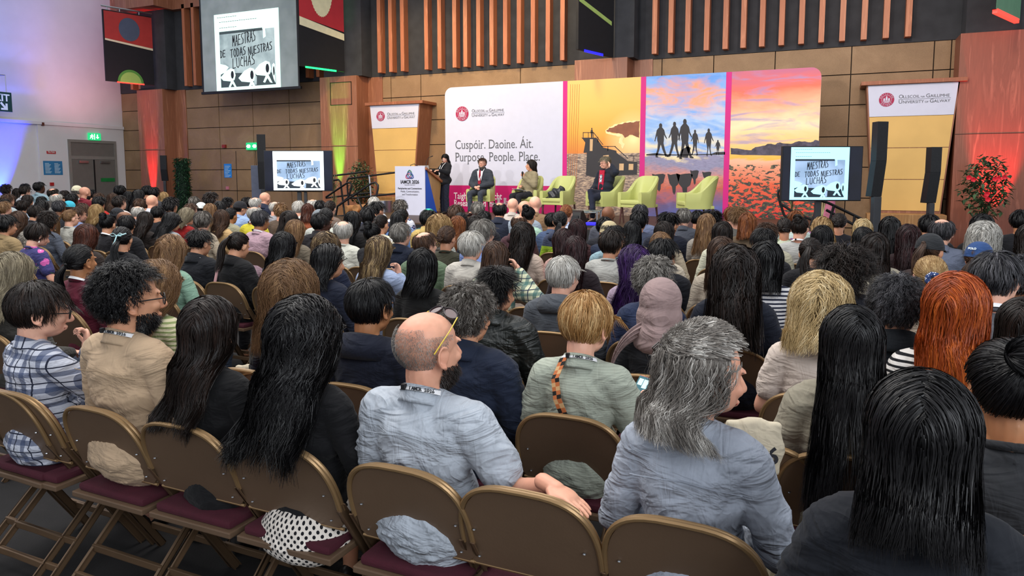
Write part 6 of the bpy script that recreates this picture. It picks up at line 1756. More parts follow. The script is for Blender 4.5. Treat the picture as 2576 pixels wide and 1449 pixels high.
P(1410,680,3,'short','W','P','hood','#4b4f55',38,8,'','person with short silver hair in a grey hooded top')
P(2502,628,3,'short','DG','P','tee','#55555a',22,6,'lan','man with short dark hair and lanyard in a grey tee')
P(2562,640,4,'curly','DG','T','long','#1b1b1f',0,4,'','person with dark curly hair in black at the right edge')
P(1938,606,4,'bob','K','M','long',('stripes','#d8d6d6','#1d2236'),4,4,'','woman with a glossy black bob in a navy and white striped top')
P(2128,620,4,'bigcurl','DB','T','jack','#22232a',2,6,'','person with a big mass of dark curls')
P(2350,640,4,'lowpony','BL','P','long','#c9bba8',-6,4,'scr','woman with a blond ponytail in a spotted navy scrunchie')
P(1062,700,3,'bob','K','M','long','#191919',6,10,'','woman with straight black hair beside the grey curly haired man')
P(820,664,3,'bob','K','M','long','#1b2030',62,8,'','woman with black hair and navy top behind the frizzy haired woman')
P(198,630,2,'lowpony','K','T','long','#571b2b',48,2,'lan','woman with a low black ponytail in a maroon sweater')
P(425,606,3,'longw','LB','P','long',('knit','#7fa08c'),40,8,'','woman with long wavy light brown hair in a sage knitted sweater')
P(506,578,4,'under','K','M','jack','#14161c',44,14,'gls lan','man with a black undercut and glasses in a dark suit')
P(576,590,4,'pony','DB','M','jack','#0f0f12',42,18,'pink','woman with a long dark ponytail and a pink bag strap on a black jacket')
P(306,612,4,'lowpony','K','M','long','#17171b',20,10,'bow','woman with black hair tied with a pale blue bow')
P(215,592,4,'shoulder','AU','M','long','#2b2320',22,8,'','woman with smooth auburn brown hair behind the maroon sweater')
P(80,564,4,'pixie','DB','P','tee',('floral','#3b3a6b','#c05a9c','#3f6e45'),72,18,'ear','woman with cropped brown hair in a purple floral shirt')
P(718,600,4,'shoulder','K','M','jack','#17171a',22,6,'','woman with black hair in a black denim jacket')
P(812,597,4,'bobw','HL','P','long','#1c2236',4,4,'','woman with wavy highlighted blond bob before the cream sweater man')
P(950,606,4,'shoulder','HL','P','coll',('fine','#a9b6cf','#8796b8'),34,6,'pose_chin sun3','woman with straight blond brown hair and a striped blue shirt, hand at her mouth')
P(1160,619,5,'short','W','P','coll','#b9b4ab',36,4,'big','person with thick straight white hair beside the green shirt man')
P(1245,613,4,'long','B','P','coll',('plaid','#cfd0b0','#3f6a66','#23324a'),20,4,'pose_head','woman with long brown hair in a pale plaid shirt, elbow raised')
P(1445,628,5,'long','RB','M','long','#2b2226',14,6,'','woman with long reddish brown hair beside an empty chair')
P(1402,602,6,'shoulder','RB','M','long','#c49c94',-16,16,'','woman with dark reddish hair in a dusty pink sweater')
P(1500,588,6,'short','DB','M','long','#a9a9a4',34,12,'big','person with black brown hair in a pale grey sweater')
P(1542,568,7,'short','K','M','hood','#86a3ad',44,10,'','person with black hair in a pale blue hooded top')
P(1625,597,6,'long','LB','P','long','#c4b8a4',6,6,'','woman with long light brown hair left of the purple shawl')
P(1693,611,5,'short','K','M','long','#1a1c22',36,12,'big','person with short glossy black hair behind the silver haired woman')
P(1783,596,5,'shoulder','B','P','long','#b0a594',4,4,'','woman with straight brown hair in an oatmeal sweater')
P(1602,668,4,'longw','P','P','long','#9c8a9c',-30,10,'','woman with long wavy purple hair')
P(889,553,6,'crown','W','P','long','#cbcbbf',4,2,'','man with short grey hair and big ears in a cream sweater')
P(980,558,6,'short','G','P','jack','#141b2c',44,0,'','man with grey brown hair in a navy suit')
P(962,584,6,'bun','K','M','long','#1c1c20',30,8,'','woman with black pinned up hair beside the navy suit')
P(1088,580,5,'crown','B','P','coll','#5d7058',48,2,'gls lan','man with receding brown hair and glasses in a green shirt')
P(1150,594,6,'lowbun','B','M','long','#39382c',30,6,'','woman with an olive brown bun beside the green shirt man')
P(1104,547,7,'bobw','BL','P','hood','#c3c9c1',40,8,'big','woman with a tousled blond bob in a pale grey top')
P(1150,574,8,'shoulder','GI','P','long','#7c5236',14,8,'','woman with ginger hair behind the olive brown bun')
P(1233,554,6,'short','G','P','coll','#7387bb',42,2,'gls big','man with cropped silver hair and glasses in a blue shirt')
P(1306,562,6,'longw','DB','M','long','#c9b5a6',12,6,'','woman with long dark wavy hair in a beige top')
P(1195,541,7,'long','DB','M','long','#1b2030',8,4,'','woman with long dark straight hair left of the cropped silver hair')
P(668,528,7,'short','DG','T','coll','#b495a0',46,10,'lan','man with black and grey hair in a dusty pink shirt')
P(725,531,7,'braids','DB','D','jack','#2b211f',24,8,'','woman with long dark braids')
P(785,533,7,'short','K','D','jack','#1e1c20',62,4,'gls fro red','man with black hair and glasses in a dark jacket with red collar')
P(740,587,6,'shoulder','LB','P','long','#6d6456',30,8,'','woman with light brown hair behind the black denim jacket')
P(840,521,8,'lowpony','K','M','jack','#c3c6ba',16,6,'','woman with dark hair in a pale cream jacket right of the grey cap')
P(801,526,9,'cap_hair','G','P','long','#b9bdb6',50,6,'cap_6f767c','man in a grey baseball cap')
P(883,532,8,'shoulder','K','DM','jack','#171516',30,8,'','person wrapped in a black shawl before the silver drum')
P(935,540,8,'pony','DB','M','long','#d4cdb4',34,6,'','woman with a dark ponytail in a cream top')
P(508,532,7,'short','SG','P','long','#a79a86',20,4,'big fem','person with thick grey hair in a tan top')
P(557,528,8,'shoulder','B','M','hood','#c0a070',10,4,'','woman with brown highlighted hair in a camel hooded top')
P(405,536,7,'shoulder','K','M','long',('knit','#8e9296'),54,20,'','woman with black hair hanging forward in a grey sweater')
P(353,540,7,'long','DB','M','long','#231c1a',24,14,'','woman with very dark long hair left of the grey sweater')
P(461,521,8,'bob','GB','P','long','#8f1c1c',58,18,'lan gls','woman with a grey blond bob in a red sweater')
P(589,533,9,'lowbun','K','T','coll','#9a967e',40,8,'','woman with a black bun in a khaki shirt')
P(626,517,9,'crown','W','PK','long','#cfc43c',44,6,'lan','man with thin white hair in a yellow top')
P(286,543,6,'bun','K','M','long','#18171b',30,6,'lan','woman with a black top knot above the blue bow')
P(322,529,7,'buzz','K','DM','coll','#b4b298',66,14,'fadeh','man with a cropped black fade in a pale khaki shirt')
P(172,529,7,'pony','LB','P','long','#a5a49c',58,4,'gls','woman with a light brown ponytail in a pale grey sweater')
P(238,514,8,'bob','BL','P','long','#17161a',14,4,'','woman with straight blond hair in a black top')
P(120,558,6,'curly','DB','DM','long','#4a505c',30,6,'big fem','person with a mass of dark brown curls in a slate top')
P(45,539,6,'shoulder','B','M','long',('lace','#8b867e','#5c574f'),22,10,'','woman with wavy brown hair in a grey lace top')
P(8,548,5,'short','K','M','coll','#8f7a58',62,8,'big','man with black hair in a tan shirt at the left edge')
P(83,518,8,'short','DB','M','long','#3b3a3e',64,20,'gls big','person with dark brown hair and thin glasses behind the floral shirt')
# --- right hand side, middle rows
P(2430,606,6,'lowpony','B','P','long','#b7ab98',20,8,'cap_2b4675 polo','woman with brown hair in a navy blue baseball cap')
P(2075,613,6,'pony','DB','M','long','#151519',10,8,'','woman with a dark ponytail in black left of the big dark curls')
P(2250,587,6,'bob','DB','M','jack','#a8a08e',-6,8,'','woman with a dark brown bob in a crumpled khaki coat')
P(2336,586,6,'pony','B','M','long','#3b2f2e',24,10,'cap_26282b','woman in a black cap with a long brown ponytail')
P(2318,566,8,'shoulder','RB','M','long','#2c1e20',-6,6,'','woman with burgundy brown hair beside the balding man')
P(2368,546,8,'crown','DG','P','coll','#5f6678',12,8,'thin','man with a bald spot and dark hair in a grey shirt')
P(2338,537,10,'short','K','M','long','#202024',4,6,'','person with black hair behind the balding man')
P(2472,541,10,'long','K','M','long','#151417',0,4,'big','woman with long black hair in front of the red lit plant')
P(2476,567,8,'bobw','W','P','long','#c9c59a',14,8,'big','woman with tousled white blond hair')
P(2546,563,8,'shoulder','DB','M','hood','#9b9b86',6,6,'','woman with dark brown hair in a grey green hood near the right edge')
P(2570,526,11,'short','K','T','long','#121216',0,4,'','person with black hair at the right edge below the pillar')
P(2566,600,6,'short','K','M','long','#8a93a0',24,14,'big','person with glossy black hair at the right edge above the curly head')
P(2240,544,9,'long','K','M','long','#14141a',6,4,'','woman with long black hair beside the tallest speaker pole')
P(2177,572,8,'long','K','M','long','#17181c',8,4,'','woman with shiny black hair right of the blond clipped hair')
P(2106,573,8,'shoulder','K','M','long','#1b1c20',4,6,'','woman with black shoulder length hair left of the shiny black hair')
P(2140,556,10,'shoulder','PB','P','long','#2b3c5c',4,6,'','woman with pale blond hair pinned with clips')
P(2098,553,10,'longw','BL','P','long','#31486a',-30,8,'','woman with long wavy golden hair behind the black haired pair')
P(2111,534,11,'lowbun','DB','M','long','#1a1a20',6,6,'','woman with dark hair and a white clip behind the right television pole')
P(2011,545,9,'bun','DB','P','tee','#a9a9a6',14,6,'lan','woman with a dark top bun in a grey tee with black neckline')
P(1973,550,10,'lowbun','DB','M','long',('floral','#c9d0b8','#7f8a70','#5a6a50'),-8,6,'','woman with dark brown hair in a pale patterned top')
P(2003,528,12,'short','GI','P','long',('floral','#c0cfc8','#9a5f94','#b98ab0'),-14,6,'','person with light ginger hair in a mauve and white patterned top')
P(1925,583,7,'short','K','M','long','#1f1f24',-24,8,'big','man with black hair and reddish ear above the glossy bob')
P(1897,557,8,'curly','B','M','coll','#b2ad97',-20,10,'','man with brown curly hair in a cream shirt')
P(1852,558,8,'bob','DB','M','long','#c8c6b0',-4,10,'lan','woman with a dark bob in a cream top')
P(1880,535,10,'bob','GI','P','long','#6a5a48',8,6,'','woman with ginger blond hair in front of the rocky shore picture')
P(1858,516,11,'spiky','LB','P','long','#5c5a56',18,8,'','man with messy dark blond hair in front of the backdrop')
P(1822,529,10,'under','K','M','hood','#262b36',-18,20,'lan big','man with a black undercut in a dark hooded jacket')
P(1819,519,12,'short','GI','P','long','#8c7a66',-12,6,'','person with ginger blond hair behind the black undercut')
P(1748,536,9,'long','LB','P','long','#9a938a',10,6,'','woman with long light brown hair right of the navy shirt man')
P(1720,522,11,'short','G','P','coll','#4a4e58',10,6,'','man with grey brown hair under the last armchair')
P(1705,535,9,'under','K','M','jack','#181c2a',26,18,'big','man with a black undercut in a navy shirt with pale strap')
P(1774,535,12,'short','K','M','long','#1c1c22',6,4,'','small black haired head below the last armchair')
P(1662,550,10,'lowbun','K','M','long','#a9b3b8',14,10,'','person with black hair and white collar under the fifth armchair')
P(1632,532,10,'short','K','M','long','#454c60',14,8,'big','person with thick black hair below the fifth armchair')
P(1605,512,11,'short','DG','P','coll','#6b7490',-10,8,'','man with grey black hair left of the thick black hair under the fifth armchair')
P(1592,555,8,'long','K','M','long','#bdb39a',-8,8,'','woman with long black hair over a cream top')
P(1638,568,8,'shoulder','DB','P','long','#b0a28c',24,8,'','woman with dark brown hair behind the light brown long hair')
P(1536,559,8,'beanie','K','M','long','#283044',24,6,'beanie_b7a883','person in a beige bucket hat')
P(1536,520,11,'bald','K','DM','coll','#4d4f5a',20,10,'','man with a smooth brown bald head')
P(1521,545,9,'short','K','M','long','#202128',10,8,'','person with black hair below the bald brown head')
P(1481,566,8,'shoulder','RB','M','long','#42282a',6,6,'','woman with reddish dark hair below the coffee table')
P(1409,529,9,'lowpony','K','M','hood',('lime','#3a4258','#8fae2a'),8,8,'','woman with a low black ponytail in a grey and lime jacket')
P(1424,513,11,'lowbun','GI','P','coll',('pin','#a6b8dc','#e3e6f2'),18,6,'','woman with ginger hair in a blue pinstriped shirt')
P(1351,520,10,'bun','K','M','long','#a9cdb8',22,10,'lan','woman with a black bun in a mint green top')
P(1346,494,12,'bald','K','P','coll','#7c6248',6,4,'gls','bald man in a brown jacket in front of the stage')
P(1297,505,11,'bald','W','PK','coll','#8e9aa8',34,6,'gls','bald pink headed man facing the armchairs')
P(1289,499,13,'bald','W','P','coll','#b0a8a0',20,6,'','bald man half hidden behind the pink headed man')
P(1272,507,11,'crown','K','M','jack','#1e2434',6,6,'thin','man with black hair thinning at the crown in a navy jacket')
P(1222,506,11,'short','G','P','coll','#b3182e',6,4,'','man with short grey hair in a red shirt')
P(1303,546,9,'crown','B','P','hood','#4d3238',30,8,'thin','man with thinning brown hair in a maroon hooded top')
P(1160,532,9,'lowbun','K','M','long','#20222c',8,6,'','woman with a shiny black low bun')
P(1197,529,10,'short','K','M','long','#22222a',4,6,'','person with black hair between the bun and the grey head')
P(1126,516,10,'short','B','P','coll','#4a4640',24,4,'big','person with neat brown hair in front of the crimson band')
P(1070,528,9,'short','K','M','jack','#c2a765',44,14,'big','person with black hair in a mustard yellow jacket')
P(1092,530,10,'beret','K','P','long','#3c5a58',20,6,'beret_2fbf9c','person in a turquoise green hat behind the mustard jacket')
P(1030,524,10,'lowbun','K','M','long','#7f9cd0',16,6,'','person with black hair in a light blue top')
P(1005,537,9,'long','K','M','long','#5a77a8',10,8,'','woman with long black hair before the lectern')
P(1007,500,11,'curly','SG','P','coll',('floral','#c9ccd6','#3a4460','#2a3048'),8,4,'','man with grey brown curls in a dark patterned shirt by the lectern')
P(951,506,10,'under','K','M','jack','#262c44',48,16,'','man with short black hair leaning by the silver drum')
P(925,522,9,'short','K','M','jack','#1c1c22',30,8,'big','person with smooth black hair before the log pile')
P(940,494,13,'short','W','P','long','#a7abb0',8,4,'','person with white hair right of the log pile')
P(825,503,11,'lowbun','DB','P','long','#6a5a50',24,8,'','woman with brown hair in a gold clip beneath the stair rail')
P(806,503,12,'short','K','M','long','#2a2426',8,4,'','person with black hair beside the gold clip')
P(785,499,13,'crown','W','PK','coll','#a8a8ac',20,4,'','man with thin white hair under the left television')
P(778,512,11,'bob','AU','P','long','#8a4a30',10,4,'','woman with copper red hair left of the grey cap')
P(750,506,12,'short','W','P','long','#b9b9b4',8,4,'big','person with round white hair left of the copper red hair')
P(705,509,10,'curly','LB','P','long','#5a4b40',20,6,'','person with light brown curls')
P(690,505,12,'crown','W','P','long','#8d8d92',30,4,'','man with white hair behind the light brown curls')
P(664,484,13,'bald','K','PK','jack','#1f2538',44,4,'','bald pink headed man in front of the grey upright box')
P(640,494,12,'crown','W','PK','coll','#8fa4cf',46,4,'','man with fuzzy white hair in a pale blue shirt')
P(619,495,13,'short','K','M','long','#202026',30,6,'','person with black hair right of the black cap')
P(592,505,11,'cap_hair','K','M','coll','#8ba3c8',66,6,'cap_1c1d22','man in a black baseball cap facing right')
P(571,495,13,'curly','K','M','long','#22222a',30,6,'','person with a tuft of black hair below the blue notice')
P(556,507,11,'braids','K','D','long','#1c1b20',20,6,'','person with short black braids')
P(529,484,12,'curly','DB','M','long','#4a3a34',46,2,'big sun4','person with dark curls and sunglasses on top')
P(527,512,10,'shoulder','LB','P','long','#9a8a70',20,8,'','woman with light brown hair behind the thick grey hair')
P(508,510,11,'cap_hair','K','M','long','#8b6d5c',30,8,'cap_cfd6d4','person in a white cap')
P(487,493,12,'short','SG','M','jack','#233550',30,8,'','man with grey black hair in a dark blue jacket')
P(463,510,10,'short','B','P','long','#3b3632',62,6,'gls','person with brown hair facing right behind the grey blond bob')
P(426,496,10,'curly','K','M','coll','#1c1f2a',40,6,'big','man with wavy black hair and white collar')
P(394,491,10,'bald','W','PK','coll','#c5c9d2',30,8,'','bald man with a white collar and bare pink crown')
P(388,519,9,'short','K','M','long','#1b1b1f',20,10,'','person with black hair below the bald pink crown')
P(411,483,15,'bob','BL','P','long','#8a8270',40,2,'','person with blond hair beside the red lit pillar')
P(388,470,14,'short','K','M','long','#3a3a40',30,2,'','person with dark hair in front of the red lit pillar')
P(370,466,15,'short','K','M','long','#2c2c30',30,2,'','person with dark hair left of the red light beam')
P(346,477,13,'bob','K','M','long','#3c302c',46,4,'','woman with a black bob below the wall corner')
P(350,500,11,'short','B','M','long','#4a3a30',20,6,'big','person with brown hair above the balding grey head')
P(368,499,12,'short','DB','M','long','#26221f',20,6,'','person with dark hair left of the bald pink crown')
P(351,517,9,'crown','W','PK','coll','#9d9ba4',30,14,'','balding man with white hair and an orange lit crown')
P(322,481,14,'long','K','M','long','#1d1d20',30,4,'','woman with long black hair at the foot of the white wall')
P(302,467,15,'short','K','D','long','#1b1b1d',30,2,'big','person with round black hair right of the grey door')
P(300,493,11,'short','DB','P','coll','#d0c8c4',60,2,'big','young man with a dark mop of hair in profile')
P(281,486,13,'shoulder','B','P','long','#5a5048',30,4,'','woman with brown hair left of the dark mop of hair')
P(247,484,13,'short','B','P','coll','#8a4a44',50,4,'','man with brown hair below the green push bar notice')
P(247,495,11,'short','K','M','jack','#b02a22',40,6,'big','person with black hair and red collar above the blond bob')
P(282,521,8,'beanie','K','D','long','#1d1e22',40,6,'beanie_24262b','person in a dark knitted hat')
P(229,476,15,'short','K','M','long','#222226',30,4,'','person with black hair at the foot of the grey door')
P(211,470,13,'bald','K','PK','coll','#7c2430',62,4,'gls beard','pink headed bald man with dark glasses in profile')
P(188,466,14,'cap_hair','G','P','long','#c8c4bc',34,4,'cap_d8d2b4','person in a cream cap')
P(166,478,14,'short','DB','M','long','#37322e',30,4,'','person with brown hair left of the cream cap')
P(176,486,11,'short','K','D','jack','#1c1c1e',50,6,'','person with dark skin and black hair below the cream cap')
P(205,511,9,'shoulder','B','P','long','#4a4038',30,6,'','person with brown hair right of the turquoise hat')
P(172,515,10,'beret','B','P','long','#3c4a50',40,6,'beret_3fb0c8','person in a turquoise blue hat')
P(206,530,8,'short','B','PK','coll','#7b8cb4',68,4,'gls','man with brown hair and glasses beyond the light brown ponytail')
P(144,485,11,'crown','W','PK','long','#8a8680',56,2,'','man with a bald pink top and white sides')
P(141,503,9,'short','DG','DM','long','#3a3c42',44,8,'','man with grey hair and dark skin left of the turquoise hat')
P(107,504,9,'shoulder','K','M','long','#1c1c20',34,6,'','woman with black hair left of the grey haired dark skinned man')
P(133,472,13,'crown','DB','PK','long','#5a5450',40,2,'','balding man in front of the small red call point')
P(98,460,15,'short','K','D','coll','#8fa9b4',70,0,'s=1.14','man with dark skin in a pale denim shirt looking right')
P(103,493,12,'short','K','M','long','#242226',30,6,'','person with black hair below the man in pale denim')
P(67,490,12,'bob','DB','M','long','#3a3432',56,4,'','woman with a dark bob near the left wall')
P(60,466,14,'short','DB','P','coll','#d5d7db',60,8,'gls','man with dark hair and glasses in a white shirt')
P(63,457,16,'curly','K','D','long','#1e1e22',30,0,'','person with round black hair against the white wall')
P(19,464,15,'curly','DB','M','long','#2c2838',30,0,'big','person with round hair against the blue lit wall')
P(40,474,15,'shoulder','DB','M','long','#3b3650',30,2,'','person with dark hair tinted by the blue light')
P(18,488,11,'short','B','P','coll','#a9b6b9',60,4,'big','man with brown hair near the left edge')
P(8,500,10,'short','DB','M','long','#2f2c30',50,6,'','person with dark hair at the left edge below the blue light')
P(55,506,10,'short','DB','M','coll','#9fb2c4',30,10,'big','person with brown hair and pale blue shirt')
P(10,511,9,'short','LB','P','long','#5b4a3c',66,2,'big','man with light brown hair in profile at the left edge')
P(1365,545,10,'short','K','M','coll','#4a5a7a',10,4,'','person in a blue shirt behind the long dark wavy hair')
P(300,560,6,'short','K','M','long','#141418',20,10,'','person with black hair just above the auburn head')


ROW0, DROW = 1.95, .64
seats = []; used = {}
def seat_for(px, py, row):
    best = None
    d = ray(px, py)
    rows = range(0, 19) if row is None else [row]
    for k in rows:
        Y = ROW0 + DROW*k; 
        yh = Y - .04
        t = yh/d.y; X = d.x*t; z = CAMZ + d.z*t
        if row is None and not (1.10 < z < 1.40): 
            if not (k == 17 and z >= 1.40): continue
        if Y > 12.9 and X > -11.8: continue
        cost = abs(z - 1.275)*2.2
        for (ux, s_) in used.get(k, []):
            dx = abs(ux - X)
            if dx < .44: cost += (0.44 - dx)*(5.0 if dx > .3 else 9)
        if best is None or cost < best[0]: best = (cost, k, X, Y, z)
    if best is None:
        k = 16; Y = ROW0 + DROW*k; t = (Y-.04)/d.y; best = (9, k, d.x*t, Y, CAMZ + d.z*t)
    return best[1:]
order = sorted(T_, key=lambda r: (r[2] is None, -r[1]))
RG = random.Random(11); PEOPLE = {}
SEAT = []
for r in order:
    k, X, Y, z = seat_for(r[0], r[1], r[2]); used.setdefault(k, []).append((X, 1)); SEAT.append([k, X, Y, z, X])
for it in range(30):                       # neighbours in one row keep a shoulder's width
    for k in set(q[0] for q in SEAT):
        row_ = sorted((q for q in SEAT if q[0] == k), key=lambda q: q[1])
        for p, q in zip(row_[:-1], row_[1:]):
            gap = .43 - (q[1] - p[1]); lim = .02 if k < 3 else .05
            if gap > 0:
                mx = .03 if k < 3 else .12
                p[1] = max(p[4] - mx, p[1] - min(gap/2, lim)*.5); q[1] = min(q[4] + mx, q[1] + min(gap/2, lim)*.5)
for idx, r in enumerate(order):
    px, py, row, style, hc, sk, top, col, hy, hp, opts, label = r
    extra = {'long': .006, 'bigcurl': .035, 'curly': .016, 'spiky': .018, 'bun': .0, 'frizz': .014, 'bald': -.014, 'longw': .008}.get(style, .006)
    k, X, Y, z = SEAT[idx][:4]
    hs = 1.15 if k < 2 else 1.08
    s = z/(1.085 + (.219 + extra)*hs) ; s = max(.92, min(1.09, s))
    if 's=' in opts: s = float(opts.split('s=')[1].split()[0])
    lod = 0 if k <= 2 else (1 if k <= 8 else 2)
    fem = style in ('vlong', 'long', 'longw', 'bob', 'bobw', 'frizz', 'shoulder', 'pony', 'lowpony', 'bun', 'lowbun', 'halfup', 'hijab', 'braids', 'pixie') or 'fem' in opts
    br = .90 if fem else 1.04
    rz = R(RG.uniform(-5, 5)) if k > 0 else R(RG.uniform(-2, 2))
    if 'rz=' in opts: rz = R(float(opts.split('rz=')[1].split()[0]))
    al = view_angle(px)
    yaw = (R(RG.uniform(-10, 10)) if hy is None else rz - al + R(hy)); yaw = max(-1.2, min(1.2, yaw))
    pitch = R(hp if hp is not None else RG.uniform(-2, 8))
    pose = 'lap'
    for pz in ARMS:
        if 'pose_' + pz in opts: pose = pz
    kind = 'scarf' if style == 'hijab' else None
    topc = [cloth(*((col[0], ) + tuple(col[1:])))]
    if style == 'hijab': topc.append(cloth('solid', '#8d7876'))
    o, T = person(X, Y, s, lod, style, hc, sk, top, topc, yaw, pitch, label, rz, pose, br, 0, opts, idx + (0 if lod else 3), hs=hs)
    PEOPLE[label] = (o, T, X, Y, s, rz)
    if k <= 9:
        w = label.split(); lab = 'bronze folding chair under the ' + ' '.join(w[:11])
        place_chair(X, Y, rz*.3, lab)
# ================================================================ things worn or held by the nearest people
def by(word):
    for k, v in PEOPLE.items():
        if word in k: return v
def child_at_head(name, me, m, o, T): q = link(name, me, m, o); q.matrix_local = T @ Matrix.Translation(Vector(HC)); return q
# sunglasses pushed up on heads
def topglasses(rt, lens='#1a1512', frame='#3a2a1c', temple=None, back=0.0):
    o, T = rt[0], rt[1]
    mb = MB()
    for s_ in (-1, 1):
        P_ = [Vector((s_*(.036 + .029*math.cos(t)), .062 + back - .012*math.sin(t), .112 + .010*math.sin(t) - .015*abs(.036 + .029*math.cos(t))/.06)) for t in np.linspace(0, 2*PI, 17)[:-1]]
        P_ = [Vector((p.x, p.y + .022*math.sin(t), p.z + .004)) for p, t in zip(P_, np.linspace(0, 2*PI, 17)[:-1])]
        mb.tube(P_, .003, 6, 0, True); mb.add(P_, [tuple(range(16))], 1)
        mb.tube([(s_*.068, .060 + back, .100), (s_*.084, .01, .070), (s_*.090, -.035, .030), (s_*.088, -.05, .012)], .0019, 6, 2)
    mb.tube([(-.008, .07 + back, .118), (.008, .07 + back, .118)], .003, 6, 0)
    q = mb.build('glasses', [pmat('tortoise_frame', frame, .3, .5, 40), pmat('dark_lens', lens, .1), pmat('gold_temple', temple or frame, .3, .05)], o, smooth=True)
    q.matrix_local = T @ Matrix.Translation(Vector(HC))
a_ = by('sunglasses on her head'); topglasses(a_)
b_ = by('bald bearded man'); topglasses(b_, '#4a3034', '#1c1418', '#cdb23a', -.01)
topglasses(by('hand at her mouth'), '#6a6660', '#d8d4cc', '#d8d4cc')
topglasses(by('sunglasses on top'))
# polka dot skirt
o = a_[0]
for c in list(o.children):
    if c.name.startswith('trousers'): bpy.data.objects.remove(c)
bm = bmesh.new(); ico(bm, (0, .0, .50), (.205, .185, .115)); cap(bm, (-.09, .02, .515), (-.12, .42, .49), .11, .10); cap(bm, (.09, .02, .515), (.12, .42, .49), .11, .10); cap(bm, (0, .05, .50), (0, .42, .47), .10, .11); ico(bm, (0, -.06, .46), (.215, .13, .10))
V, F = remesh(bm, .010, 6); V = folds(V, .007, 4); link('skirt', mesh_np('skirt', V, F), cloth('dots', '#d8d0c6', '#15151a'), o)
# lanyard lettering on the three nearest
for key, yy in (('bald bearded man', 0), ('man with black curly hair', 0), ('golden blond hair', 0)):
    q = by(key); o = q[0]
    for i, ch in enumerate('IAMCR 2026'):
        if ch == ' ': continue
        ang = R(-90 - 6 + i*5.8); rr = .0800
        t = text('lettering', ch, .0150, pmat('lanyard_print', '#22262c', .6), o, (0, 0, 0), thick=.0005)
        t.location = (rr*1.12*math.cos(ang), rr*math.sin(ang) - .045, 1.0835 - (.5 + .5*math.cos((ang + PI/2)*2*PI/(2*R(150))*1) - 1)*-.0)
        fr = .5 - .5*math.cos(((ang + PI/2)/(2*R(150)) + .5)*2*PI); t.location.z = 1.0845 - (1 - fr)*.050
        t.rotation_euler = (PI/2 - .25, 0, ang + PI/2)
# woven bag strap on the sage blouse
g = by('golden blond hair')
mb = MB(); P_ = [(-.055, -.105, 1.075), (-.075, -.155, 1.0), (-.060, -.170, .92), (-.02, -.165, .83), (.03, -.155, .74), (.09, -.14, .66)]
for k in range(len(P_)-1):
    a, b = Vector(P_[k]), Vector(P_[k+1]); n_ = 5
    for j in range(n_):
        p, q = a.lerp(b, j/n_), a.lerp(b, (j+1)/n_); w_ = Vector((.016, .0, .005)); d = Vector((0, -.006, 0))
        mid = (p + q)/2 - Vector((0, 0, .012))
        c0 = (k*n_ + j) % 4
        mb.add([p - w_ + d, p + d, q + d, q - w_ + d, p - w_, p, q, q - w_], [(0,1,2,3),(4,7,6,5),(0,4,5,1),(2,6,7,3),(0,3,7,4),(1,5,6,2)], [0, 1, 2, 1][c0])
        mb.add([p + d, p + w_ + d, q + w_ + d, q + d, p, p + w_, q + w_, q], [(0,1,2,3),(4,7,6,5),(0,4,5,1),(2,6,7,3),(0,3,7,4),(1,5,6,2)], [1, 0, 1, 2][c0])
mb.build('bag_strap', [pmat('strap_black', '#191715', .8), pmat('strap_orange', '#b8683a', .8), pmat('strap_cream', '#c9a070', .8)], g[0])
# phone in her right hand
def to_world(rt, p): return rt[0].matrix_basis @ Vector(p)
bpy.context.view_layer.update()
w_ = to_world(g, (.165, .36, .82)); o = empty('smartphone', w_, R(-32), 'smartphone with an orange edge and bright apps held by the golden blond woman', 'phone'); o.rotation_euler = (R(-38), 0, R(-30))
MB().box((-.037, -.004, -.075), (.037, .004, .075)).build('case', pmat('orange_case', '#c8452a', .5), o, bevel=.003)
q = MB().box((-.034, -.006, -.072), (.034, -.004, .072)).build('display', glow('phone_display', '#1f5560', .9), o)
mb = MB()
for (x_, z_, w2, h2) in ((-.026, .03, .024, .03), (.002, .02, .026, .04), (-.028, -.01, .02, .02), (-.004, -.03, .012, .012), (.014, -.03, .012, .012)): mb.box((x_, -.0068, z_), (x_ + w2, -.006, z_ + h2))
mb.build('app_tiles', glow('app_tiles', '#b8dde0', .9), q)
h = by('hand at her mouth'); w_ = to_world(h, (.20, .20, 1.0)); o = empty('smartphone', w_, R(60), 'small phone with a greenish case beside the hand of the striped shirt woman', 'phone'); o.rotation_euler = (R(80), 0, R(60))
MB().box((-.036, -.004, -.07), (.036, .004, .07)).build('case', pmat('olive_case', '#8d9468', .5), o, bevel=.003)
# red watch strap of the plaid shirt person
p_ = by('blue white plaid'); MB().tube([tuple(Vector((.078, .158, .955)) + Vector((.034*math.cos(t), .034*math.sin(t), .004*math.cos(t)))) for t in np.linspace(0, 2*PI, 17)[:-1]], .007, 6, 0, True, ).build('watch_strap', pmat('red_rubber', '#c22a2a', .5), p_[0], smooth=True)
# spotted scrunchie, pale blue bow, pink strap, earring, hair claw, scarf tail
s_ = by('spotted navy scrunchie'); T0 = SKC + np.array((0, -.94, -.34))*(SKR + .018)
s = N('spotted_cloth'); vo = s.n('ShaderNodeTexVoronoi'); vo.inputs['Scale'].default_value = 75; s.l(s.coord(), vo.inputs['Vector']); s.base(s.mix(s.math('LESS_THAN', vo.outputs['Distance'], .30), lin('#1f3566'), lin('#dfe3ea'))); s.set(.8)
mb = MB(); mb.tube([tuple(T0 + np.array([.026*math.cos(t), -.004, .026*math.sin(t)])) for t in np.linspace(0, 2*PI, 21)[:-1]], [.015*(1 + .12*math.sin(k*2.4)) for k in range(20)], 8, 0, True)
child_at_head('scrunchie', mb.mesh('scrunchie', True), s.m, s_[0], s_[1])
s_ = by('pale blue bow'); T0 = SKC + np.array((0, -.95, .05))*(SKR + .026); mb = MB()
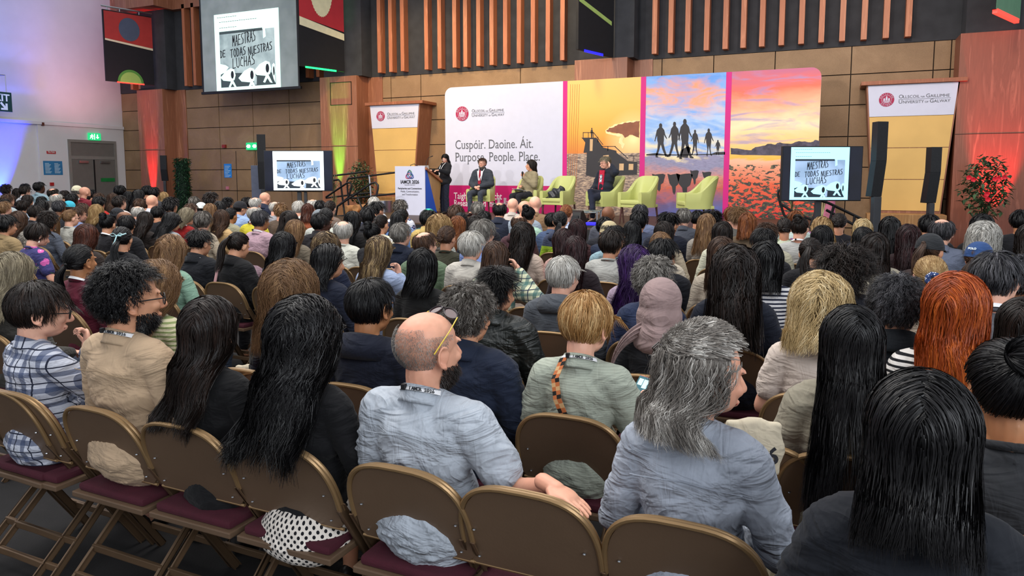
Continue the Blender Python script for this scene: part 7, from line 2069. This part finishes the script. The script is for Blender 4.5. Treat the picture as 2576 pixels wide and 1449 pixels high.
for sx_ in (-1, 1):
    mb.tube([tuple(T0 + np.array(p)) for p in ((0, 0, 0), (sx_*.03, -.01, .022), (sx_*.055, -.012, .012), (sx_*.04, -.01, -.006), (0, 0, 0))], .005, 6, flat=(1, .6))
mb.tube([tuple(T0 + np.array(p)) for p in ((0, 0, 0), (-.012, -.012, -.05), (-.035, -.012, -.095))], .006, 6); mb.tube([tuple(T0 + np.array(p)) for p in ((0, 0, 0), (.05, -.010, .006), (.085, -.01, .018))], .006, 6)
child_at_head('bow', mb.mesh('bow', True), pmat('bow_blue', '#b4dbe0', .6), s_[0], s_[1])
s_ = by('pink bag strap'); mb = MB(); mb.tube([(-.16, -.12, .70), (-.14, -.165, .85), (-.10, -.165, .96), (-.05, -.11, 1.07), (.0, -.02, 1.09)], .014, 6, flat=(1, .35)); mb.build('bag_strap', pmat('strap_pink', '#d0a0a4', .6), s_[0], smooth=True)
s_ = by('purple floral shirt'); mb = MB(); mb.tube([(.086, -.006, -.044), (.087, -.006, -.062)], [.003, .007], 8); child_at_head('earring', mb.mesh('earring', True), pmat('pearl', '#e8e2d6', .3), s_[0], s_[1])
s_ = by('washed denim'); mb = MB(); T0 = SKC + np.array((-.33, -.88, .20))*(SKR + .022)
for k in range(5): mb.tube([tuple(T0 + np.array((-.02 + .01*k, .004, .014))), tuple(T0 + np.array((-.02 + .01*k, -.012, .0))), tuple(T0 + np.array((-.02 + .01*k, .002, -.016)))], .003, 6)
child_at_head('hair_claw', mb.mesh('claw', True), pmat('brown_claw', '#2a1c16', .3), s_[0], s_[1])
o = s_[0]      # yoke seam and cuffs of the denim shirt
mb = MB(); mb.tube([(x_, -.138 - .030*(1 - (x_/.17)**2), .935 - .02*abs(x_)/.17) for x_ in np.linspace(-.16, .16, 13)], .0018, 6); mb.build('yoke_seam', cloth('denim', '#868d99'), o, smooth=True)
o = by('bald bearded man')[0]
mb = MB(); mb.tube([(x_, -.142 - .030*(1 - (x_/.19)**2), .945 - .02*abs(x_)/.19) for x_ in np.linspace(-.18, .18, 13)], .0018, 6); mb.build('yoke_seam', cloth('denim', '#8b929b'), o, smooth=True)
o = by('bearded man with black curly')[0]
mb = MB(); mb.tube([(x_, -.142 - .030*(1 - (x_/.19)**2), .945 - .02*abs(x_)/.19) for x_ in np.linspace(-.18, .18, 13)], .0018, 6); mb.build('yoke_seam', cloth('solid', '#8f7a60'), o, smooth=True)
s_ = by('bright orange hair'); mb = MB(); mb.tube([(-.05, -.115, 1.075), (.0, -.13, 1.06), (.04, -.115, 1.07)], .016, 8); mb.tube([(.01, -.135, 1.055), (.04, -.165, 1.0), (.06, -.175, .95)], [.012, .018, .013], 8, flat=(1, .5)); mb.build('neck_scarf', cloth('lace', '#191a1e', '#a9a9a4'), s_[0], smooth=True)
s_ = by('platinum blond'); mb = MB(); mb.tube([(.078*math.cos(t), -.045 + .074*math.sin(t), 1.062 - .02*math.sin(t)) for t in np.linspace(0, 2*PI, 21)[:-1]], .017, 8, 0, True); mb.build('neckerchief', cloth('lace', '#27324e', '#9c8878'), s_[0], smooth=True)
s_ = by('dark jacket with red collar'); mb = MB(); mb.tube([(.072*math.cos(t), -.045 + .068*math.sin(t), 1.085) for t in np.linspace(0, 2*PI, 19)[:-1]], .014, 8, 0, True); mb.build('red_collar', cloth('plaid', '#8c2030', '#5a1420', '#d06070'), s_[0], smooth=True)
for rt in (by('navy blue baseball cap'),):
    t = text('lettering', 'POLO', .020, M_ink, rt[0], (0, 0, 0), thick=.0006); t.matrix_local = rt[1] @ Matrix.Translation(Vector(HC) + Vector((-.034, -.123, .068))) @ Matrix.Rotation(R(72), 4, 'X')

# empty folding chairs the photo shows
def empty_chair(px, py, row, lab):
    Y = ROW0 + DROW*row; q = PY(px, py, Y - .2); place_chair(q.x, Y, 0, lab)
empty_chair(1312, 1275, 0, 'empty bronze folding chair under the resting hand of the bald bearded man')
empty_chair(1340, 692, 4, 'empty bronze folding chair behind the plaid elbow')
empty_chair(2010, 666, 5, 'empty bronze folding chair beside the striped navy top')
empty_chair(1895, 965, 1, 'empty bronze folding chair left of the very long black hair')
empty_chair(612, 940, 1, 'empty bronze folding chair between the two longest dark haired women')
empty_chair(25, 1000, 0, 'bronze folding chair at the left edge of the nearest row')
# tote bags hanging on chairs
def tote(px, py, Y, lab, txt, w_=.28, h_=.34, rz=0):
    c = PY(px, py, Y); o = empty('tote_bag', (c.x, Y, c.z), rz, lab, 'bag', 'conference tote bags')
    bm = bmesh.new(); ico(bm, (0, 0, 0), (w_/2, .03, h_/2)); bmesh.ops.create_cube(bm, size=1, matrix=Matrix.Diagonal((w_*.86, .03, h_*.86, 1)))
    V, F = remesh(bm, .008, 4); V = folds(V, .006, 2); link('bag_body', mesh_np('tote', V, F), cloth('solid', '#b9ae98'), o)
    text('lettering', txt, .075, pmat('black_print', '#26262c', .6), o, (0, -.026, -.04), align='CENTER', thick=.0015)
tote(1893, 1125, 2.30, 'cream tote bag reading 2026 beside the washed denim shirt', '2026', .20, .20, R(15))
tote(632, 965, 2.62, 'cream tote bag with conference lettering on a chair back', 'IAMCR', .22, .2, 0)

# ================================================================ people on the stage
def stage_person(px, Y, rz, style, hc, sk, top, col, yaw, pitch, opts, pose, label, s=1.0, br=1.0, dz=.0, trou=None):
    q = PY(px, 470, Y); o, T = person(q.x, Y, s, 1, style, hc, sk, top, [cloth(*col)], R(yaw), R(pitch), label, R(rz), pose, br, ST + dz, opts + ' face shoes', 5, trou, 'people on the stage'); return o, T
grey = cloth('solid', '#3a3f49'); navyc = cloth('solid', '#1c2030')
m1, T1 = stage_person(1212, 16.92, 184, 'short', 'B', 'P', 'jack', ('solid', '#353a42'), -4, 2, 'gls beard', 'clasp', 'seated man in a grey suit with red tie and short beard', 1.14, 1.04, .0, grey)
MB().prism([(-.075, 1.02), (.075, 1.02), (.035, .80), (-.035, .80)], lambda u, v, d: Vector((u, .090 + (1.0 - v)*.16 + d, v)), 0, .012).build('shirt_front', cloth('solid', '#dfe0e6'), m1)
MB().prism([(-.014, 1.045), (.014, 1.045), (.036, .74), (0, .71), (-.036, .74)], lambda u, v, d: Vector((u, .106 + (1.0 - v)*.16 + d, v)), 0, .010).build('tie', cloth('solid', '#8e1f2e'), m1)
def vlan(o, m=M_lan):
    mb = MB()
    for s_ in (-1, 1): mb.tube([(s_*.066, .0, 1.075), (s_*.055, .075, 1.0), (s_*.02, .155, .86), (0, .165, .80)], .008, 6, flat=(1, .4))
    mb.build('lanyard', m, o, smooth=True)
vlan(m1)
m2, T2 = stage_person(1332, 16.42, 150, 'shoulder', 'DB', 'M', 'jack', ('knit', '#8f8468'), 30, -6, '', 'mic', 'seated woman with long dark hair in a tan tweed jacket holding a microphone', 1.08, .9, .0, cloth('solid', '#24242a'))
bpy.context.view_layer.update()
w_ = m2.matrix_basis @ Vector((-.03, .225, .98)); o = empty('handheld_microphone', w_, 0, 'handheld microphone in the fist of the seated woman in tan', 'microphone'); o.rotation_euler = (R(20), R(10), 0)
MB().lathe([(0, -.10), (.012, -.10), (.016, .03), (.024, .04), (.026, .07), (.015, .09), (0, .092)]).build('handle', M_dkgrey, o, smooth=True)
w_ = m2.matrix_basis @ Vector((.0, .30, .64)); o = empty('paper_sheets', w_, R(150), 'white papers lying on the lap of the seated woman in tan', 'paper'); o.rotation_euler = (R(14), 0, R(150))
MB().box((-.16, -.12, 0), (.15, .11, .004)).box((-.12, -.15, .004), (.17, .07, .008), M=Matrix.Rotation(.2, 4, 'Z')).build('sheets', pmat('paper', '#e4e4e8', .7, .02), o)
m3, T3 = stage_person(1522, 15.45, 150, 'short', 'GB', 'P', 'jack', ('solid', '#1d222d'), 16, 16, 'gls cross', 'neck', 'seated man in a dark jacket and red tee, hand behind his neck', 1.12, 1.04, .0, navyc)
MB().prism([(-.070, 1.04), (.070, 1.04), (.065, .66), (-.065, .66)], lambda u, v, d: Vector((u, .100 + (.95 - v)*.10 - abs(u)*.3 + d, v)), 0, .02).build('red_tee_front', cloth('solid', '#b3203a'), m3)
MB().prism([(-.035, .95), (.035, .95), (.030, .80), (-.030, .80)], lambda u, v, d: Vector((u, .118 + (.95 - v)*.10 - abs(u)*.3 + d, v)), 0, .004).build('tee_print', cloth('lace', '#d9dde2', '#30384a'), m3)
# speaker standing at the lectern
def standing():
    q = PY(1107, 470, 16.95); s = 1.02; dz = .32
    o = empty('person', (q.x, 17.2, ST), R(155), 'standing woman speaker in a black blazer and white lanyard behind the lectern', 'person', 'people on the stage')
    # the upper body of a seated figure raised onto standing legs, one skin surface
    V, F = body_base('stand', .90, 1, 'stand'); V = head_turn(V, R(-30), R(14)); V = V + np.array([0, 0, dz])
    bm = bmesh.new()
    for s_ in (-1, 1): cap(bm, (s_*.085, 0, .86), (s_*.085, .01, .48), .078, .052); cap(bm, (s_*.085, .01, .48), (s_*.085, -.01, .09), .05, .035); cap(bm, (s_*.085, -.01, .06), (s_*.09, .11, .035), .034, .026)
    leg = remesh(bm, .014, 3); V, F = joinVF([(V, F), leg]); body = link('body', mesh_np('body', V, F), skinmat('P'), o)
    T = Matrix.Translation((0, 0, dz)) @ turn_matrix(R(-30), R(14))
    Tm = Matrix.Translation((0, 0, dz))
    j = link('blazer', top_mesh('jack', 'stand', .90, 1, 2), cloth('solid', '#15171c'), o); j.location = (0, 0, dz)
    link('collar', collar_mesh('jacket'), cloth('solid', '#15171c'), j)
    bm = bmesh.new(); ico(bm, (0, 0, .87), (.165, .125, .12))
    for s_ in (-1, 1): cap(bm, (s_*.085, 0, .84), (s_*.09, .01, .48), .095, .075); cap(bm, (s_*.09, .01, .48), (s_*.09, -.01, .08), .075, .075)
    V, F = remesh(bm, .014, 3); V = folds(V, .01, 6); link('trousers', mesh_np('trousers', V, F), navyc, o)
    for s_ in (-1, 1): k = link('shoe', shoe_mesh(), M_shoe, o); k.location = (s_*.09, -.02, 0)
    for nm, me, m in (('hair', hair_mesh('shoulder', 1, 2), hairmat('K')), ('eyes', eyes_me(), [M_eye, M_iris]), ('eyebrows', brow_me(), hairmat('K')), ('lips', lips_me(), pmat('lip_tint', '#a8574e', .45))):
        k = link(nm, me, m, o); k.matrix_local = T
    k = link('glasses', glasses_mesh(), M_chrome, o); k.matrix_local = T @ Matrix.Translation(Vector(HC))
    mb = MB()
    for s_ in (-1, 1): mb.tube([(s_*.066, .0, 1.075 + dz), (s_*.058, .085, 1.0 + dz), (s_*.03, .165, .86 + dz), (0, .17, .72 + dz)], .012, 6, flat=(1, .4))
    mb.build('lanyard', M_lan, o, smooth=True)
    MB().prism([(-.05, 1.06), (.05, 1.06), (.03, .84), (-.03, .84)], lambda u, v, d: Vector((u, .085 + (1.0 - v)*.2 + d, v + dz)), 0, .01).build('top_front', cloth('solid', '#101013'), o)
standing()

# loose end of the mauve scarf over the left shoulder
h_ = by('mauve headscarf and black top'); P_ = [(-.05, -.10, 1.075), (-.11, -.13, 1.05), (-.17, -.14, .99), (-.215, -.135, .90), (-.24, -.11, .80), (-.245, -.05, .70)]; V = []; F = []
for i, p in enumerate(P_):
    for j in range(13):
        u = j/12 - .5; dz = .012*math.cos(u*22 + i*.5); V.append((p[0] + u*.055 - .01*i*u, p[1] - dz - .006 - .02*(1 - 4*u*u), p[2] + u*.10))
for i in range(len(P_)-1):
    for j in range(12): F.append((i*13+j, i*13+j+1, (i+1)*13+j+1, (i+1)*13+j))
q = link('scarf_end', mesh_np('scarf_end', V, F), cloth('solid', '#8d7876'), h_[0]); m_ = q.modifiers.new('t', 'SOLIDIFY'); m_.thickness = .012; m_ = q.modifiers.new('s', 'SUBSURF'); m_.levels = m_.render_levels = 2

_cache.clear()
